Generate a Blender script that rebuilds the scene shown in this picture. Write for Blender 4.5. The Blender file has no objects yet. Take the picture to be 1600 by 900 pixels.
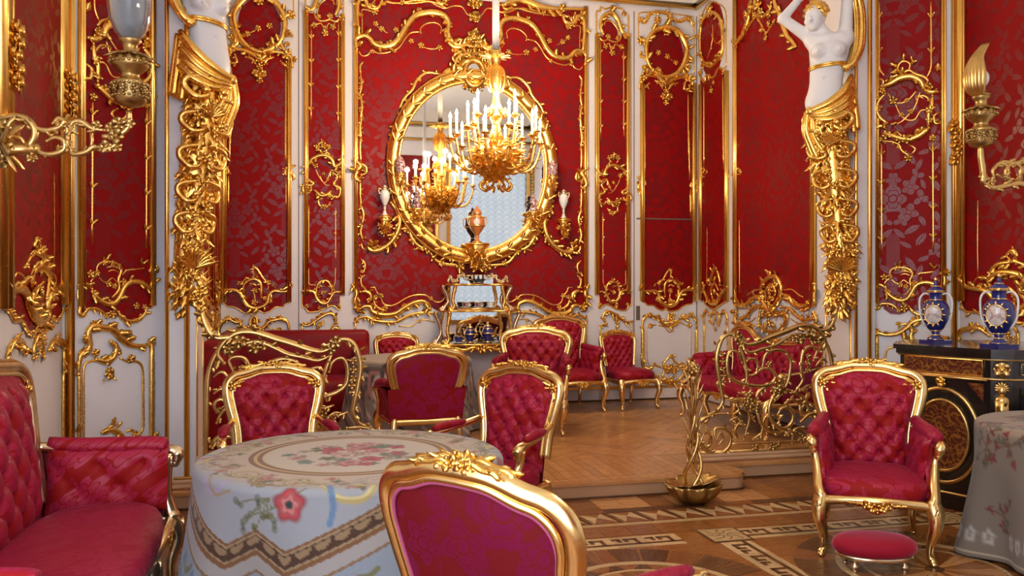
import bpy, math, random
import numpy as np
from mathutils import Vector, Matrix
from math import sin, cos, pi, radians, sqrt, atan2

random.seed(5)
S = bpy.context.scene
COL = S.collection

# ---------------------------------------------------------------- camera, light, exposure
FOC, YAW, EYE = 1312.0, radians(13.4), 1.52
cam_d = bpy.data.cameras.new('camera')
cam_d.sensor_width = 36.0
cam_d.lens = FOC * 36.0 / 1600.0
cam_d.clip_start = 0.05
cam = bpy.data.objects.new('camera', cam_d)
cam.location = (0, 0, EYE)
cam.rotation_euler = (pi / 2, 0, -YAW)
COL.objects.link(cam)
S.camera = cam

S.view_settings.view_transform = 'Standard'
S.view_settings.look = 'None'
S.view_settings.gamma = 1.0
S.view_settings.use_curve_mapping = False
S.view_settings.exposure = 0.28
S.cycles.use_denoising = True
S.cycles.max_bounces = 8
S.cycles.diffuse_bounces = 4
S.cycles.glossy_bounces = 5
S.cycles.sample_clamp_indirect = 6.0
S.cycles.caustics_reflective = False
S.cycles.caustics_refractive = False

W = bpy.data.worlds.new('world')
S.world = W
W.use_nodes = True
bg = W.node_tree.nodes['Background']
bg.inputs[0].default_value = (0.75, 0.85, 1.0, 1)
bg.inputs[1].default_value = 1.0

WINDOW_GLOW = .50         # daylight through the drawn ruched blind
SKY_GLOW = 5.0            # daylight through two unseen windows, the left-wall one added for light
CANDLE_W = 15.0            # watts per candle bulb
CANDLE_COL = (1.0, 0.80, 0.54)


# room plan (metres): camera at x=0,y=0; alcove behind a splayed opening, platform 0.12 m up
YB, XL, XR, XC = 9.86, -1.03, 4.77, 1.87
YS = 6.60                     # inner end of the splays
SXL, SXR, SY = -1.59, 5.33, 6.03   # side walls of the front room, outer end of the splays
YREAR = -0.45
ZP = 0.12                     # platform
ZC = 5.00                     # underside of the cornice
ZT = 5.75                     # ceiling


# ---------------------------------------------------------------- mesh builder
class MB:
    def __init__(self):
        self.v, self.f, self.n = [], [], 0
        self.cols = None

    def add(self, verts, faces):
        verts = np.asarray(verts, dtype=float).reshape(-1, 3)
        k = self.n
        self.v.append(verts)
        self.f.extend([tuple(i + k for i in fc) for fc in faces])
        self.n += len(verts)

    def join(self, other, M=None):
        if other.n == 0:
            return
        vs = np.concatenate(other.v)
        if M is not None:
            A = np.array(M)
            vs = vs @ A[:3, :3].T + A[:3, 3]
        self.add(vs, other.f)

    def xf(self, M):
        A = np.array(M)
        self.v = [v @ A[:3, :3].T + A[:3, 3] for v in self.v]
        return self

    def mesh(self, name, smooth=True):
        me = bpy.data.meshes.new(name)
        vs = np.concatenate(self.v) if self.v else np.zeros((0, 3))
        me.from_pydata(vs.tolist(), [], self.f)
        if smooth:
            me.shade_smooth()
        me.update()
        return me


def smooth_angle(me, ang=40):
    me.shade_smooth()
    try:
        me.set_sharp_from_angle(angle=radians(ang))
    except Exception:
        pass


def obj(name, mb, mat, parent=None, smooth=True, loc=None, sharp=None):
    me = mb if isinstance(mb, bpy.types.Mesh) else mb.mesh(name, smooth)
    if sharp:
        smooth_angle(me, sharp)
    if mat is not None and not me.materials:
        me.materials.append(mat)
    o = bpy.data.objects.new(name, me)
    COL.objects.link(o)
    if parent is not None:
        o.parent = parent
    if loc is not None:
        o.location = loc
    return o


def tag(o, label=None, cat=None, group=None, kind=None):
    if label:
        o['label'] = label
    if cat:
        o['category'] = cat
    if group:
        o['group'] = group
    if kind:
        o['kind'] = kind
    return o


def thing(name, label, cat, loc=(0, 0, 0), rz=0, group=None):
    o = bpy.data.objects.new(name, None)
    o.empty_display_size = 0.1
    COL.objects.link(o)
    o.location = loc
    o.rotation_euler = (0, 0, rz)
    return tag(o, label, cat, group)


def copy_tree(o, parent=None):
    c = o.copy()
    COL.objects.link(c)
    if parent is not None:
        c.parent = parent
    for ch in list(o.children):
        copy_tree(ch, c)
    return c


# ---------------------------------------------------------------- shape helpers
def box(mb, x0, x1, y0, y1, z0, z1):
    v = [(x0, y0, z0), (x1, y0, z0), (x1, y1, z0), (x0, y1, z0), (x0, y0, z1), (x1, y0, z1), (x1, y1, z1), (x0, y1, z1)]
    mb.add(v, [(0, 3, 2, 1), (4, 5, 6, 7), (0, 1, 5, 4), (1, 2, 6, 5), (2, 3, 7, 6), (3, 0, 4, 7)])


def bevel_box(mb, x0, x1, y0, y1, z0, z1, b):
    prof = [(0, b), (b * .3, b * .3), (b, 0)]
    # rounded in plan and in section: stack of rounded rectangles
    zs = [(z0, b), (z0 + b, 0), (z1 - b, 0), (z1 - b * .3, b * .3), (z1, b)]
    rings = []
    for z, ins in zs:
        pts = []
        for cx, cy, a0 in ((x1 - b, y1 - b, 0), (x0 + b, y1 - b, 90), (x0 + b, y0 + b, 180), (x1 - b, y0 + b, 270)):
            for k in range(4):
                a = radians(a0 + 30 * k)
                r = b - ins * .9
                pts.append((cx + r * cos(a), cy + r * sin(a), z))
        rings.append(pts)
    loft(mb, rings, caps=True)


def loft(mb, rings, closed=True, caps=False):
    n = len(rings[0])
    vs = [p for r in rings for p in r]
    fs = []
    for i in range(len(rings) - 1):
        for j in range(n if closed else n - 1):
            a, b = i * n + j, i * n + (j + 1) % n
            fs.append((a, b, b + n, a + n))
    if caps:
        fs.append(tuple(range(n - 1, -1, -1)))
        fs.append(tuple((len(rings) - 1) * n + j for j in range(n)))
    mb.add(vs, fs)


def lathe(mb, prof, n=24, c=(0, 0, 0), flute=0, fl=0.0):
    rings = []
    for r, z in prof:
        ring = []
        for k in range(n):
            a = 2 * pi * k / n
            rr = r * (1 + fl * cos(flute * a)) if flute else r
            ring.append((c[0] + rr * cos(a), c[1] + rr * sin(a), c[2] + z))
        rings.append(ring)
    loft(mb, rings, True, True)


def ball(mb, c, r, n=8, m=6, sc=(1, 1, 1)):
    prof = []
    for i in range(m + 1):
        a = -pi / 2 + pi * i / m
        prof.append((max(1e-4, cos(a)), sin(a)))
    rings = [[(c[0] + r * sc[0] * p * cos(2 * pi * k / n), c[1] + r * sc[1] * p * sin(2 * pi * k / n), c[2] + r * sc[2] * q)
              for k in range(n)] for p, q in prof]
    loft(mb, rings, True, True)


def spline(pts, sub=6, closed=False):
    P = np.asarray(pts, dtype=float)
    if len(P) < 3 and not closed:
        t = np.linspace(0, 1, sub + 1)[:, None]
        return P[0] * (1 - t) + P[-1] * t
    n = len(P)
    out = []
    segs = n if closed else n - 1
    for i in range(segs):
        if closed:
            p0, p1, p2, p3 = P[(i - 1) % n], P[i], P[(i + 1) % n], P[(i + 2) % n]
        else:
            p1, p2 = P[i], P[i + 1]
            p0 = P[i - 1] if i > 0 else 2 * p1 - p2
            p3 = P[i + 2] if i + 2 < n else 2 * p2 - p1
        for k in range(sub):
            t = k / sub
            out.append(.5 * ((2 * p1) + (-p0 + p2) * t + (2 * p0 - 5 * p1 + 4 * p2 - p3) * t * t + (-p0 + 3 * p1 - 3 * p2 + p3) * t ** 3))
    if not closed:
        out.append(P[-1])
    return np.array(out)


def tube(mb, pts, rad, n=8, up=(0, 0, 1), flat=1.0, rib=0.0, nrib=3, closed=False, caps=True):
    """sweep of a (ribbed) round section; rad is a number or one per point; flat scales along the 'up' side"""
    P = np.asarray(pts, dtype=float)
    m = len(P)
    R = np.full(m, rad, dtype=float) if np.isscalar(rad) else np.asarray(rad, dtype=float)
    T = np.empty_like(P)
    if closed:
        T = np.roll(P, -1, 0) - np.roll(P, 1, 0)
    else:
        T[1:-1] = P[2:] - P[:-2]
        T[0], T[-1] = P[1] - P[0], P[-1] - P[-2]
    T /= np.maximum(np.linalg.norm(T, axis=1), 1e-9)[:, None]
    U = np.tile(np.asarray(up, dtype=float), (m, 1))
    B = np.cross(T, U)
    L = np.linalg.norm(B, axis=1)
    bad = L < 0.12
    if bad.any():
        alt = np.cross(T[bad], np.array([0.31, 0.95, 0.0]) if abs(up[2]) > .5 else np.array([0.2, 0.1, 0.97]))
        B[bad] = alt
        L = np.linalg.norm(B, axis=1)
        for i in range(1, m):
            if np.dot(B[i], B[i - 1]) < 0:
                B[i] *= -1
    B /= np.maximum(L, 1e-9)[:, None]
    N = np.cross(B, T)
    a = np.arange(n) * 2 * pi / n
    q = 1 + rib * np.cos(nrib * a)
    ca, sa = np.cos(a) * q, np.sin(a) * q
    V = P[:, None, :] + R[:, None, None] * (B[:, None, :] * ca[None, :, None] + N[:, None, :] * (sa[None, :, None] * flat))
    fs = []
    for i in range(m if closed else m - 1):
        i2 = (i + 1) % m
        for j in range(n):
            j2 = (j + 1) % n
            fs.append((i * n + j, i * n + j2, i2 * n + j2, i2 * n + j))
    if caps and not closed:
        fs.append(tuple(range(n - 1, -1, -1)))
        fs.append(tuple((m - 1) * n + j for j in range(n)))
    mb.add(V.reshape(-1, 3), fs)


def leaf3(mb, p, d, up, L, Wd, curl=.35, seg=4):
    """an acanthus-like leaf with a raised rib, 3-D: base p, direction d, standing off along up"""
    p, d, up = np.asarray(p, float), np.asarray(d, float), np.asarray(up, float)
    d = d / np.linalg.norm(d)
    s = np.cross(up, d)
    s /= max(np.linalg.norm(s), 1e-9)
    u = np.cross(d, s)
    vs = []
    for i in range(seg + 1):
        t = i / seg
        w = Wd * 1.2 * (sin(pi * min(1, .12 + t * .88)) ** .8) * (1.0 if i % 2 else .62)
        if i == seg:
            w = Wd * .04
        c = p + d * (L * t) + u * (L * curl * t * t)
        vs += [c - s * w, c + u * (.45 * w + .02 * L), c + s * w, c - u * .1 * w]
    fs = []
    for i in range(seg):
        a = i * 4
        for j in range(4):
            fs.append((a + j, a + (j + 1) % 4, a + 4 + (j + 1) % 4, a + 4 + j))
    mb.add(vs, fs)


def petal(mb, p, d, up, L, Wd):
    d = d / np.linalg.norm(d)
    s = np.cross(up, d)
    s /= max(np.linalg.norm(s), 1e-9)
    u = np.cross(d, s)
    vs = []
    for t, w, z in ((0, .3, 0.), (.35, .85, .16), (.72, 1., .12), (1., .5, -.06)):
        c = p + d * (L * t) + u * (L * z)
        vs += [c - s * Wd * w, c - u * (.18 * Wd * (1 if t < .9 else .3)), c + s * Wd * w, c - u * (.4 * Wd)]
    fs = [(a * 4 + k, a * 4 + (k + 1) % 4, a * 4 + 4 + (k + 1) % 4, a * 4 + 4 + k) for a in range(3) for k in range(4)] + [(12, 13, 14, 15)]
    mb.add(vs, fs)


def flower3(mb, p, up, r, petals=5, rot=0.):
    p, up = np.asarray(p, float), np.asarray(up, float)
    up = up / np.linalg.norm(up)
    ref = np.array([0, 0, 1.]) if abs(up[2]) < .8 else np.array([1., 0, 0])
    a = np.cross(up, ref)
    a /= np.linalg.norm(a)
    b = np.cross(a, up)
    for k in range(petals):
        t = 2 * pi * k / petals + rot
        d = a * cos(t) + b * sin(t)
        petal(mb, p + up * r * .08, d + up * (.35 + .25 * (k % 2)), up, r * (1.0 if k % 2 else .9), r * .46)
    ball(mb, p + up * r * .34, r * .30, 6, 4)


# ---------------------------------------------------------------- wall planes and relief carving
class Plane:
    """a wall: origin o, u to the right as seen from the room, z up, n out of the wall into the room"""
    def __init__(self, o, u, n):
        self.o, self.u, self.n = np.array(o, float), np.array(u, float), np.array(n, float)
        self.M = np.eye(4)
        self.M[:3, 0], self.M[:3, 1], self.M[:3, 2], self.M[:3, 3] = self.u, (0, 0, 1), self.n, self.o

    def uz(self, px, py):
        lat, dz = (px - 800) / FOC, -(py - 450) / FOC
        r = np.array([sin(YAW) + lat * cos(YAW), cos(YAW) - lat * sin(YAW), dz])
        e = np.array([0, 0, EYE])
        t = np.dot(self.o - e, self.n) / np.dot(r, self.n)
        p = e + r * t
        return np.array([np.dot(p - self.o, self.u), p[2]]), t

    def pt(self, u, z, h=0):
        return self.o + self.u * u + np.array([0, 0, z]) + self.n * h


q2 = sqrt(.5)
PB = Plane((0, YB, 0), (1, 0, 0), (0, -1, 0))
PAR = Plane((XR, YB, 0), (0, -1, 0), (-1, 0, 0))
PAL = Plane((XL, YB, 0), (0, 1, 0), (1, 0, 0))
PSR = Plane((XR, YS, 0), (q2, -q2, 0), (-q2, -q2, 0))
PSL = Plane((SXL, SY, 0), (q2, q2, 0), (q2, -q2, 0))
PWR = Plane((SXR, SY, 0), (0, -1, 0), (-1, 0, 0))
PWL = Plane((SXL, SY, 0), (0, 1, 0), (1, 0, 0))
PRAIL = Plane((0, 6.25, 0), (1, 0, 0), (0, -1, 0))


class Carve:
    """a carved ornament measured on a wall: scrolls, leaves and flowers in wall metres"""
    def __init__(self, plane, x0=0, y0=0, sc=1.0):
        self.p, self.x0, self.y0, self.sc = plane, x0, y0, sc
        self.items = []

    def _c(self, pts):
        out = []
        k = 1
        for x, y in pts:
            q, d = self.p.uz(self.x0 + x / self.sc, self.y0 + y / self.sc)
            out.append(q)
            k = d / FOC / self.sc
        return np.array(out), k

    def s(self, pts, r, leaves=0, taper=.45, h=0, rib=.16, ends=True, closed=False):
        q, k = self._c(pts)
        r *= 1.22
        self.items.append(['s', q, r * k, leaves, taper, h, rib, ends, closed])
        return self

    def v(self, pts, r, leaves=0):          # thin vine, no volutes
        return self.s(pts, r, leaves, .8, 0, 0, False)

    def f(self, x, y, r, n=5):
        q, k = self._c([(x, y)])
        self.items.append(['f', q[0], r * k, n, random.random() * 6])
        return self

    def l(self, x, y, ang, L, w=None):
        q, k = self._c([(x, y)])
        self.items.append(['l', q[0], radians(ang), L * k, (w or L * .3) * k])
        return self

    def sprig(self, x0, y0, x1, y1, step, L, phase=.5):   # straight vine with paired leaves
        self.v([(x0, y0), ((x0 + x1) / 2, (y0 + y1) / 2), (x1, y1)], L * .16)
        n = max(1, int(abs(y1 - y0) / step))
        for i in range(n):
            t = (i + phase) / n
            x, y = x0 + (x1 - x0) * t, y0 + (y1 - y0) * t
            self.l(x, y, 55, L)
            self.l(x, y, 125, L)
        return self

    def centre(self, x):
        return self._c([(x, self.y0)])[0][0][0]

    def build(self, mb, plane=None, fn=None, mirror=None, hz=1.0, seed=0):
        """fn maps wall u to wall u of the target; mirror = u of the mirror axis"""
        rnd = random.Random(seed)
        plane = plane or self.p
        t = MB()

        def mp(q):
            q = np.array(q, float).reshape(-1, 2).copy()
            if mirror is not None:
                q[:, 0] = 2 * mirror - q[:, 0]
            if fn is not None:
                q[:, 0] = fn(q[:, 0])
            return q

        up = (0, 0, 1)
        for it in self.items:
            if it[0] == 's':
                _, q, r, nl, taper, h, rib, ends, closed = it
                q = mp(q)
                c = spline(q, 5 if len(q) > 3 else 4, closed)
                m = len(c)
                tt = np.linspace(0, 1, m)
                rr = np.full(m, r) if closed else r * (taper + (1 - taper) * np.sin(pi * np.clip(tt, 0, 1)) ** .6)
                P = np.column_stack([c, np.full(m, r * .55 * hz + h)])
                tube(t, P, rr, 8 if r > .012 else 6, up, .85 * hz, rib, 3, closed)
                if ends and not closed and r > .008:
                    ball(t, P[0], r * taper * 1.55, 7, 5)
                    ball(t, P[-1], r * taper * 1.55, 7, 5)
                if nl == 0 and ends and r > .012:
                    Lt = np.linalg.norm(np.diff(c, axis=0), axis=1).sum()
                    nl = int(Lt / (r * 3.0))
                for i in range(nl):
                    f_ = (i + .5 + rnd.uniform(-.2, .2)) / nl
                    k = min(m - 2, max(1, int(f_ * (m - 1))))
                    tg = c[k + 1] - c[k - 1]
                    a = atan2(tg[1], tg[0]) + (1 if rnd.random() < .5 else -1) * rnd.uniform(.5, 1.1)
                    L = r * rnd.uniform(1.9, 3.1)
                    p0 = P[k] + np.array([cos(a), sin(a), 0]) * r * .4
                    leaf3(t, p0, (cos(a), sin(a), .25), up, L, L * .38, .3, 4)
            elif it[0] == 'f':
                q = mp(it[1])[0]
                flower3(t, (q[0], q[1], it[2] * .15), (0, 0, 1), it[2], it[3], it[4])
            elif it[0] == 'l':
                q = mp(it[1])[0]
                a = it[2] if mirror is None else pi - it[2]
                leaf3(t, (q[0], q[1], it[4] * .3), (cos(a), sin(a), .2), up, it[3], it[4], .25, 4)
        t.xf(plane.M)
        mb.join(t)
        return mb


# ---------------------------------------------------------------- materials
class NT:
    """small helper to write node maths as expressions"""
    def __init__(self, name):
        self.m = bpy.data.materials.new(name)
        self.m.use_nodes = True
        self.t = self.m.node_tree
        self.b = self.t.nodes['Principled BSDF']

    def node(self, typ, **kw):
        n = self.t.nodes.new(typ)
        for k, v in kw.items():
            setattr(n, k, v)
        return n

    def link(self, a, b):
        self.t.links.new(a.s if isinstance(a, X) else a, b)

    def set(self, **kw):
        names = {'col': 'Base Color', 'rough': 'Roughness', 'metal': 'Metallic', 'spec': 'Specular IOR Level', 'sheen': 'Sheen Weight',
                 'sheenr': 'Sheen Roughness', 'trans': 'Transmission Weight', 'ior': 'IOR', 'coat': 'Coat Weight', 'coatr': 'Coat Roughness',
                 'emit': 'Emission Color', 'emits': 'Emission Strength', 'sheent': 'Sheen Tint', 'alpha': 'Alpha', 'sub': 'Subsurface Weight'}
        for k, v in kw.items():
            i = self.b.inputs[names[k]]
            if isinstance(v, X):
                self.link(v, i)
            elif isinstance(v, tuple):
                i.default_value = (*v, 1)[:4]
            else:
                i.default_value = v
        return self

    def coord(self, kind='Object'):
        n = self.node('ShaderNodeTexCoord')
        return n.outputs[kind]

    def sep(self, vec):
        n = self.node('ShaderNodeSeparateXYZ')
        self.t.links.new(vec, n.inputs[0])
        return X(self, n.outputs[0]), X(self, n.outputs[1]), X(self, n.outputs[2])

    def comb(self, x, y, z=0):
        n = self.node('ShaderNodeCombineXYZ')
        for i, v in enumerate((x, y, z)):
            if isinstance(v, X):
                self.t.links.new(v.s, n.inputs[i])
            else:
                n.inputs[i].default_value = v
        return n.outputs[0]

    def noise(self, vec, scale, detail=3, rough=.55, dist=0, out='Fac'):
        n = self.node('ShaderNodeTexNoise')
        n.inputs['Scale'].default_value = scale
        n.inputs['Detail'].default_value = detail
        n.inputs['Roughness'].default_value = rough
        n.inputs['Distortion'].default_value = dist
        if vec is not None:
            self.t.links.new(vec, n.inputs['Vector'])
        return X(self, n.outputs[out]) if out == 'Fac' else n.outputs[out]

    def mix(self, f, a, b):
        n = self.node('ShaderNodeMix', data_type='RGBA')
        for i, v in ((0, f), (6, a), (7, b)):
            if isinstance(v, X):
                self.t.links.new(v.s, n.inputs[i])
            elif isinstance(v, tuple):
                n.inputs[i].default_value = (*v, 1)[:4]
            else:
                n.inputs[i].default_value = v
        return X(self, n.outputs[2])

    def ramp(self, f, stops):
        n = self.node('ShaderNodeValToRGB')
        self.link(f, n.inputs[0])
        e = n.color_ramp.elements
        while len(e) < len(stops):
            e.new(.5)
        for k, (p, c) in enumerate(stops):
            e[k].position = p
            e[k].color = (*c, 1)[:4]
        return X(self, n.outputs[0])

    def bump(self, h, strength=.3, dist=.01):
        n = self.node('ShaderNodeBump')
        n.inputs['Strength'].default_value = strength
        n.inputs['Distance'].default_value = dist
        self.link(h, n.inputs['Height'])
        self.t.links.new(n.outputs[0], self.b.inputs['Normal'])
        return self

    def attr(self, name):
        n = self.node('ShaderNodeAttribute', attribute_name=name)
        return X(self, n.outputs['Color'])


class X:
    def __init__(self, nt, s):
        self.nt, self.s = nt, s

    def op(self, o, b=None, c=None):
        n = self.nt.node('ShaderNodeMath', operation=o)
        for i, v in enumerate((self, b, c)):
            if v is None:
                continue
            if isinstance(v, X):
                self.nt.t.links.new(v.s, n.inputs[i])
            else:
                n.inputs[i].default_value = v
        return X(self.nt, n.outputs[0])

    def __add__(a, b): return a.op('ADD', b)
    __radd__ = __add__
    def __mul__(a, b): return a.op('MULTIPLY', b)
    __rmul__ = __mul__
    def __sub__(a, b): return a.op('SUBTRACT', b)
    def __rsub__(a, b): return (a * -1.0) + b
    def __truediv__(a, b): return a.op('DIVIDE', b)
    def sin(a): return a.op('SINE')
    def cos(a): return a.op('COSINE')
    def abs(a): return a.op('ABSOLUTE')
    def fl(a): return a.op('FLOOR')
    def fr(a): return a.op('FRACT')
    def lt(a, b): return a.op('LESS_THAN', b)
    def gt(a, b): return a.op('GREATER_THAN', b)
    def mx(a, b): return a.op('MAXIMUM', b)
    def mn(a, b): return a.op('MINIMUM', b)
    def pw(a, b): return a.op('POWER', b)
    def sqrt(a): return a.op('SQRT')
    def step(a, lo, hi):      # smooth 0..1
        n = a.nt.node('ShaderNodeMapRange', interpolation_type='SMOOTHSTEP')
        a.nt.t.links.new(a.s, n.inputs[0])
        n.inputs[1].default_value, n.inputs[2].default_value = lo, hi
        return X(a.nt, n.outputs[0])


def damask_mask(nt, x, y, cw=.56, chh=.92):
    """woven damask: big peonies in a half drop with leaves, S scrolls and a lattice band"""
    wob = nt.noise(nt.comb(x, y), 9.0, 2, .5, 0, 'Color')
    wx, wy, _ = nt.sep(wob)
    x = x + (wx - .5) * .030
    y = y + (wy - .5) * .030
    cx = x / cw
    col = cx.fl()
    ry = y / chh + col * .5
    qx = ((cx.fr() - .5).abs()) * cw
    qy = (ry.fr() - .5) * chh

    def flower(ox, oy, R, n, amp, ph=0.):
        dx, dy = qx - ox, qy - oy
        r = (dx * dx + dy * dy).sqrt()
        a = dy.op('ARCTAN2', dx)
        pet = (a * n + ph).cos()
        inside = r.lt(pet * (amp * R) + R)
        seam = ((a * n + ph) * .5).cos().abs().lt(.16) * r.gt(R * .32)
        gap = (r - R * .34).abs().lt(R * .05).mx((r - R * (.70) - pet * (amp * R * .7)).abs().lt(R * .035))
        return inside * (1.0 - seam) * (1.0 - gap)

    def leafm(ox, oy, ang, L, w):
        dx, dy = qx - ox, qy - oy
        u = dx * cos(ang) + dy * sin(ang)
        v = dy * cos(ang) - dx * sin(ang)
        t = u / L
        e = (1.0 - t * t) * w * ((u * (22.0 / L) + v.abs() * 60.0).sin() * .22 + .9)
        return v.abs().lt(e) * v.abs().gt(w * .09)

    m = flower(0.0, .0, .100, 5.0, .14)
    m = m.mx(flower(.135, .10, .060, 5.0, .18, .5))
    m = m.mx(flower(.125, -.12, .066, 4.0, .22, 1.2))
    m = m.mx(flower(.0, .17, .055, 5.0, .2, .4))
    m = m.mx(flower(.225, .0, .050, 3.0, .45, .9))
    m = m.mx(flower(.19, .20, .040, 3.0, .5, .2))
    m = m.mx(flower(.06, -.19, .040, 3.0, .5, 1.9))
    for ox, oy, an, L, w in ((.06, .30, .6, .07, .026), (.14, .35, 2.2, .075, .028), (.21, .29, 1.2, .06, .024), (.25, .40, .3, .06, .022), (.05, -.30, -.7, .065, .024),
                             (.15, -.27, .5, .075, .028), (.23, -.20, -1.0, .055, .022), (.22, -.36, .9, .07, .026), (.10, -.40, 2.6, .06, .022), (.24, .12, 1.9, .05, .02)):
        m = m.mx(leafm(ox, oy, an, L, w))
    # lattice band between
    l1 = ((qx + qy) * 145.0).sin().abs().lt(.3)
    l2 = ((qx - qy) * 145.0).sin().abs().lt(.3)
    band = qx.lt(.055) * (qy.abs().gt(.3))
    m = m.mx(l1.mx(l2) * band)
    return m


def make_damask(name, base, pat, r0, r1, uv=True, cw=.56, chh=.92, spec=.5, sheen=.0, scale=1.0, spec2=None, shot=None):
    nt = NT(name)
    if uv:
        x, y, _ = nt.sep(nt.coord('UV'))
    else:
        x, y, z = nt.sep(nt.coord('Object'))
        x = x + y * .8
        y = z + y * .6
    m = damask_mask(nt, x * scale, y * scale, cw, chh)
    big = nt.noise(nt.comb(x, y), 1.1, 2)
    thread = nt.noise(nt.comb(x * 30.0, y), 14.0, 2)
    col = nt.mix(m, base, pat)
    if shot is not None:          # shot-silk sheen put into the colour, pinker at a slant
        lw = nt.node('ShaderNodeLayerWeight')
        lw.inputs[0].default_value = .5
        col = nt.mix(X(nt, lw.outputs['Facing']).step(.10, .60) * .7, col, shot)
    if spec2 is not None:
        spec = m * (spec2 - spec) + spec
    dk = nt.mix(big.step(.3, .75), tuple(c * .78 for c in base), col)
    col = nt.mix(.45, col, dk)
    rough = m * (r1 - r0) + r0 + (thread - .5) * .12
    nt.set(col=col, rough=rough, spec=spec, sheen=sheen, sheenr=.35, sheent=(1.0, .35, .55))
    nt.bump(m * .6 + thread * .5, .12, .004)
    return nt.m


M = {}


def gold(name, col, rough, bump=.25, dirt=.5, dcol=(.20, .085, .02)):
    nt = NT(name)
    o = nt.coord('Object')
    n1 = nt.noise(o, 9.0, 3)
    n2 = nt.noise(o, 60.0, 3)
    c = nt.mix(n1.step(.42, .78) * dirt, col, tuple(a * .5 + b * .5 for a, b in zip(col, dcol)))
    nt.set(col=c, metal=1.0, rough=n2 * .12 + (rough - .06))
    nt.bump(n2, bump, .003)
    return nt.m


M['gold'] = gold('gilded_carving', (1.0, .63, .16), .28, .10)
M['gold_bar'] = gold('gilded_moulding', (.98, .60, .15), .25, .02, .25)
M['gold_pale'] = gold('pale_gilding', (.96, .70, .30), .25, .05, .35)
M['bronze'] = gold('gilt_bronze', (.74, .50, .19), .33, .2, .7, (.14, .07, .02))
M['bronze_dark'] = gold('dark_bronze', (.50, .34, .13), .36, .10, .8, (.08, .04, .015))
M['silver_gold'] = gold('worn_silver_gilding', (.86, .72, .48), .25, .06, .55)


def paint(name, col, rough=.42, var=.06, spec=.4):
    nt = NT(name)
    o = nt.coord('Object')
    n = nt.noise(o, 2.2, 4)
    n2 = nt.noise(o, 90.0, 2)
    c = nt.mix(n, tuple(v * (1 - var) for v in col), tuple(min(1, v * (1 + var)) for v in col))
    nt.set(col=c, rough=rough, spec=spec)
    nt.bump(n2, .05, .002)
    return nt.m


M['white'] = paint('lavender_white_paint', (.85, .79, .80))
M['white_warm'] = paint('warm_white_paint', (.84, .78, .72))
M['ceiling'] = paint('ceiling_paint', (.82, .78, .72), .6)
M['marble'] = paint('white_stucco', (.82, .81, .83), .38, .04)
M['dark'] = paint('dark_gap', (.03, .025, .02), .8)
M['brown'] = paint('brown_iron', (.16, .12, .10), .5)
M['damask'] = make_damask('red_wall_damask', (.30, .0022, .003), (.165, .002, .007), .60, .32, True, .56, .92, .16, spec2=.42)
M['silk'] = make_damask('crimson_silk_damask', (.32, .004, .004), (.44, .022, .070), .62, .40, False, .34, .44, .22, .08, shot=(.30, .006, .050))
M['silk_back'] = make_damask('crimson_back_damask', (.27, .0015, .006), (.30, .006, .070), .52, .34, False, .40, .50, .3, .02, 1.0)  # copy of the back silk, coloured brighter for the dim alcove
M['silk_plum'] = make_damask('plum_red_silk_damask', (.12, .0008, .004), (.135, .003, .030), .52, .36, False, .40, .50, .3, .02, 1.0)
M['silk_dark'] = make_damask('deep_red_velvet', (.27, .002, .006), (.22, .002, .008), .6, .45, False, .34, .44, .25, .08)


def plain_cloth(name, col, rough=.7, sheen=.4, tint=None):
    nt = NT(name)
    o = nt.coord('Object')
    n = nt.noise(o, 5.0, 4)
    n2 = nt.noise(o, 260.0, 2)
    nt.set(col=nt.mix(n, tuple(c * .8 for c in col), tuple(min(1, c * 1.12) for c in col)), rough=rough, spec=.25, sheen=sheen, sheenr=.4,
           sheent=tint or col)
    nt.bump(n2, .15, .002)
    return nt.m


M['velvet'] = plain_cloth('crimson_velvet', (.33, .003, .022), .75, .7, (1., .3, .4))
M['piping'] = plain_cloth('rose_gimp', (.34, .06, .13), .6, .3)


def glossy(name, col, rough=.12, coat=.5, spec=.5):
    nt = NT(name)
    n = nt.noise(nt.coord('Object'), 20.0, 3)
    nt.set(col=nt.mix(n, tuple(c * .85 for c in col), col), rough=rough, coat=coat, spec=spec)
    return nt.m


M['black'] = glossy('black_lacquer', (.012, .010, .010), .16)
M['porcelain'] = glossy('white_porcelain', (.85, .84, .84), .12)
M['cobalt'] = glossy('cobalt_blue_porcelain', (.012, .018, .17), .10)
M['turquoise'] = glossy('dark_green_blue_enamel', (.05, .10, .12), .2)
M['terracotta'] = glossy('red_gold_porcelain', (.62, .19, .05), .2)
M['candle'] = NT('glowing_candle_sleeve').set(col=(.9, .87, .8), rough=.4, emit=(1., .8, .55), emits=.9).m  # bulb light on the sleeve put in as its own glow
M['flame'] = NT('candle_bulb').set(col=(1, 1, 1), emit=(1.0, .80, .50), emits=32.0).m
M['sleeve'] = plain_cloth('white_chain_sleeve', (.80, .78, .76), .6, .1)


def mirror_mat():
    nt = NT('silvered_glass')
    n = nt.noise(nt.coord('Object'), .9, 2)
    nt.set(col=nt.mix(n, (.84, .85, .84), (.90, .90, .88)), metal=1.0, rough=.015)
    return nt.m


M['mirror'] = mirror_mat()


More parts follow.
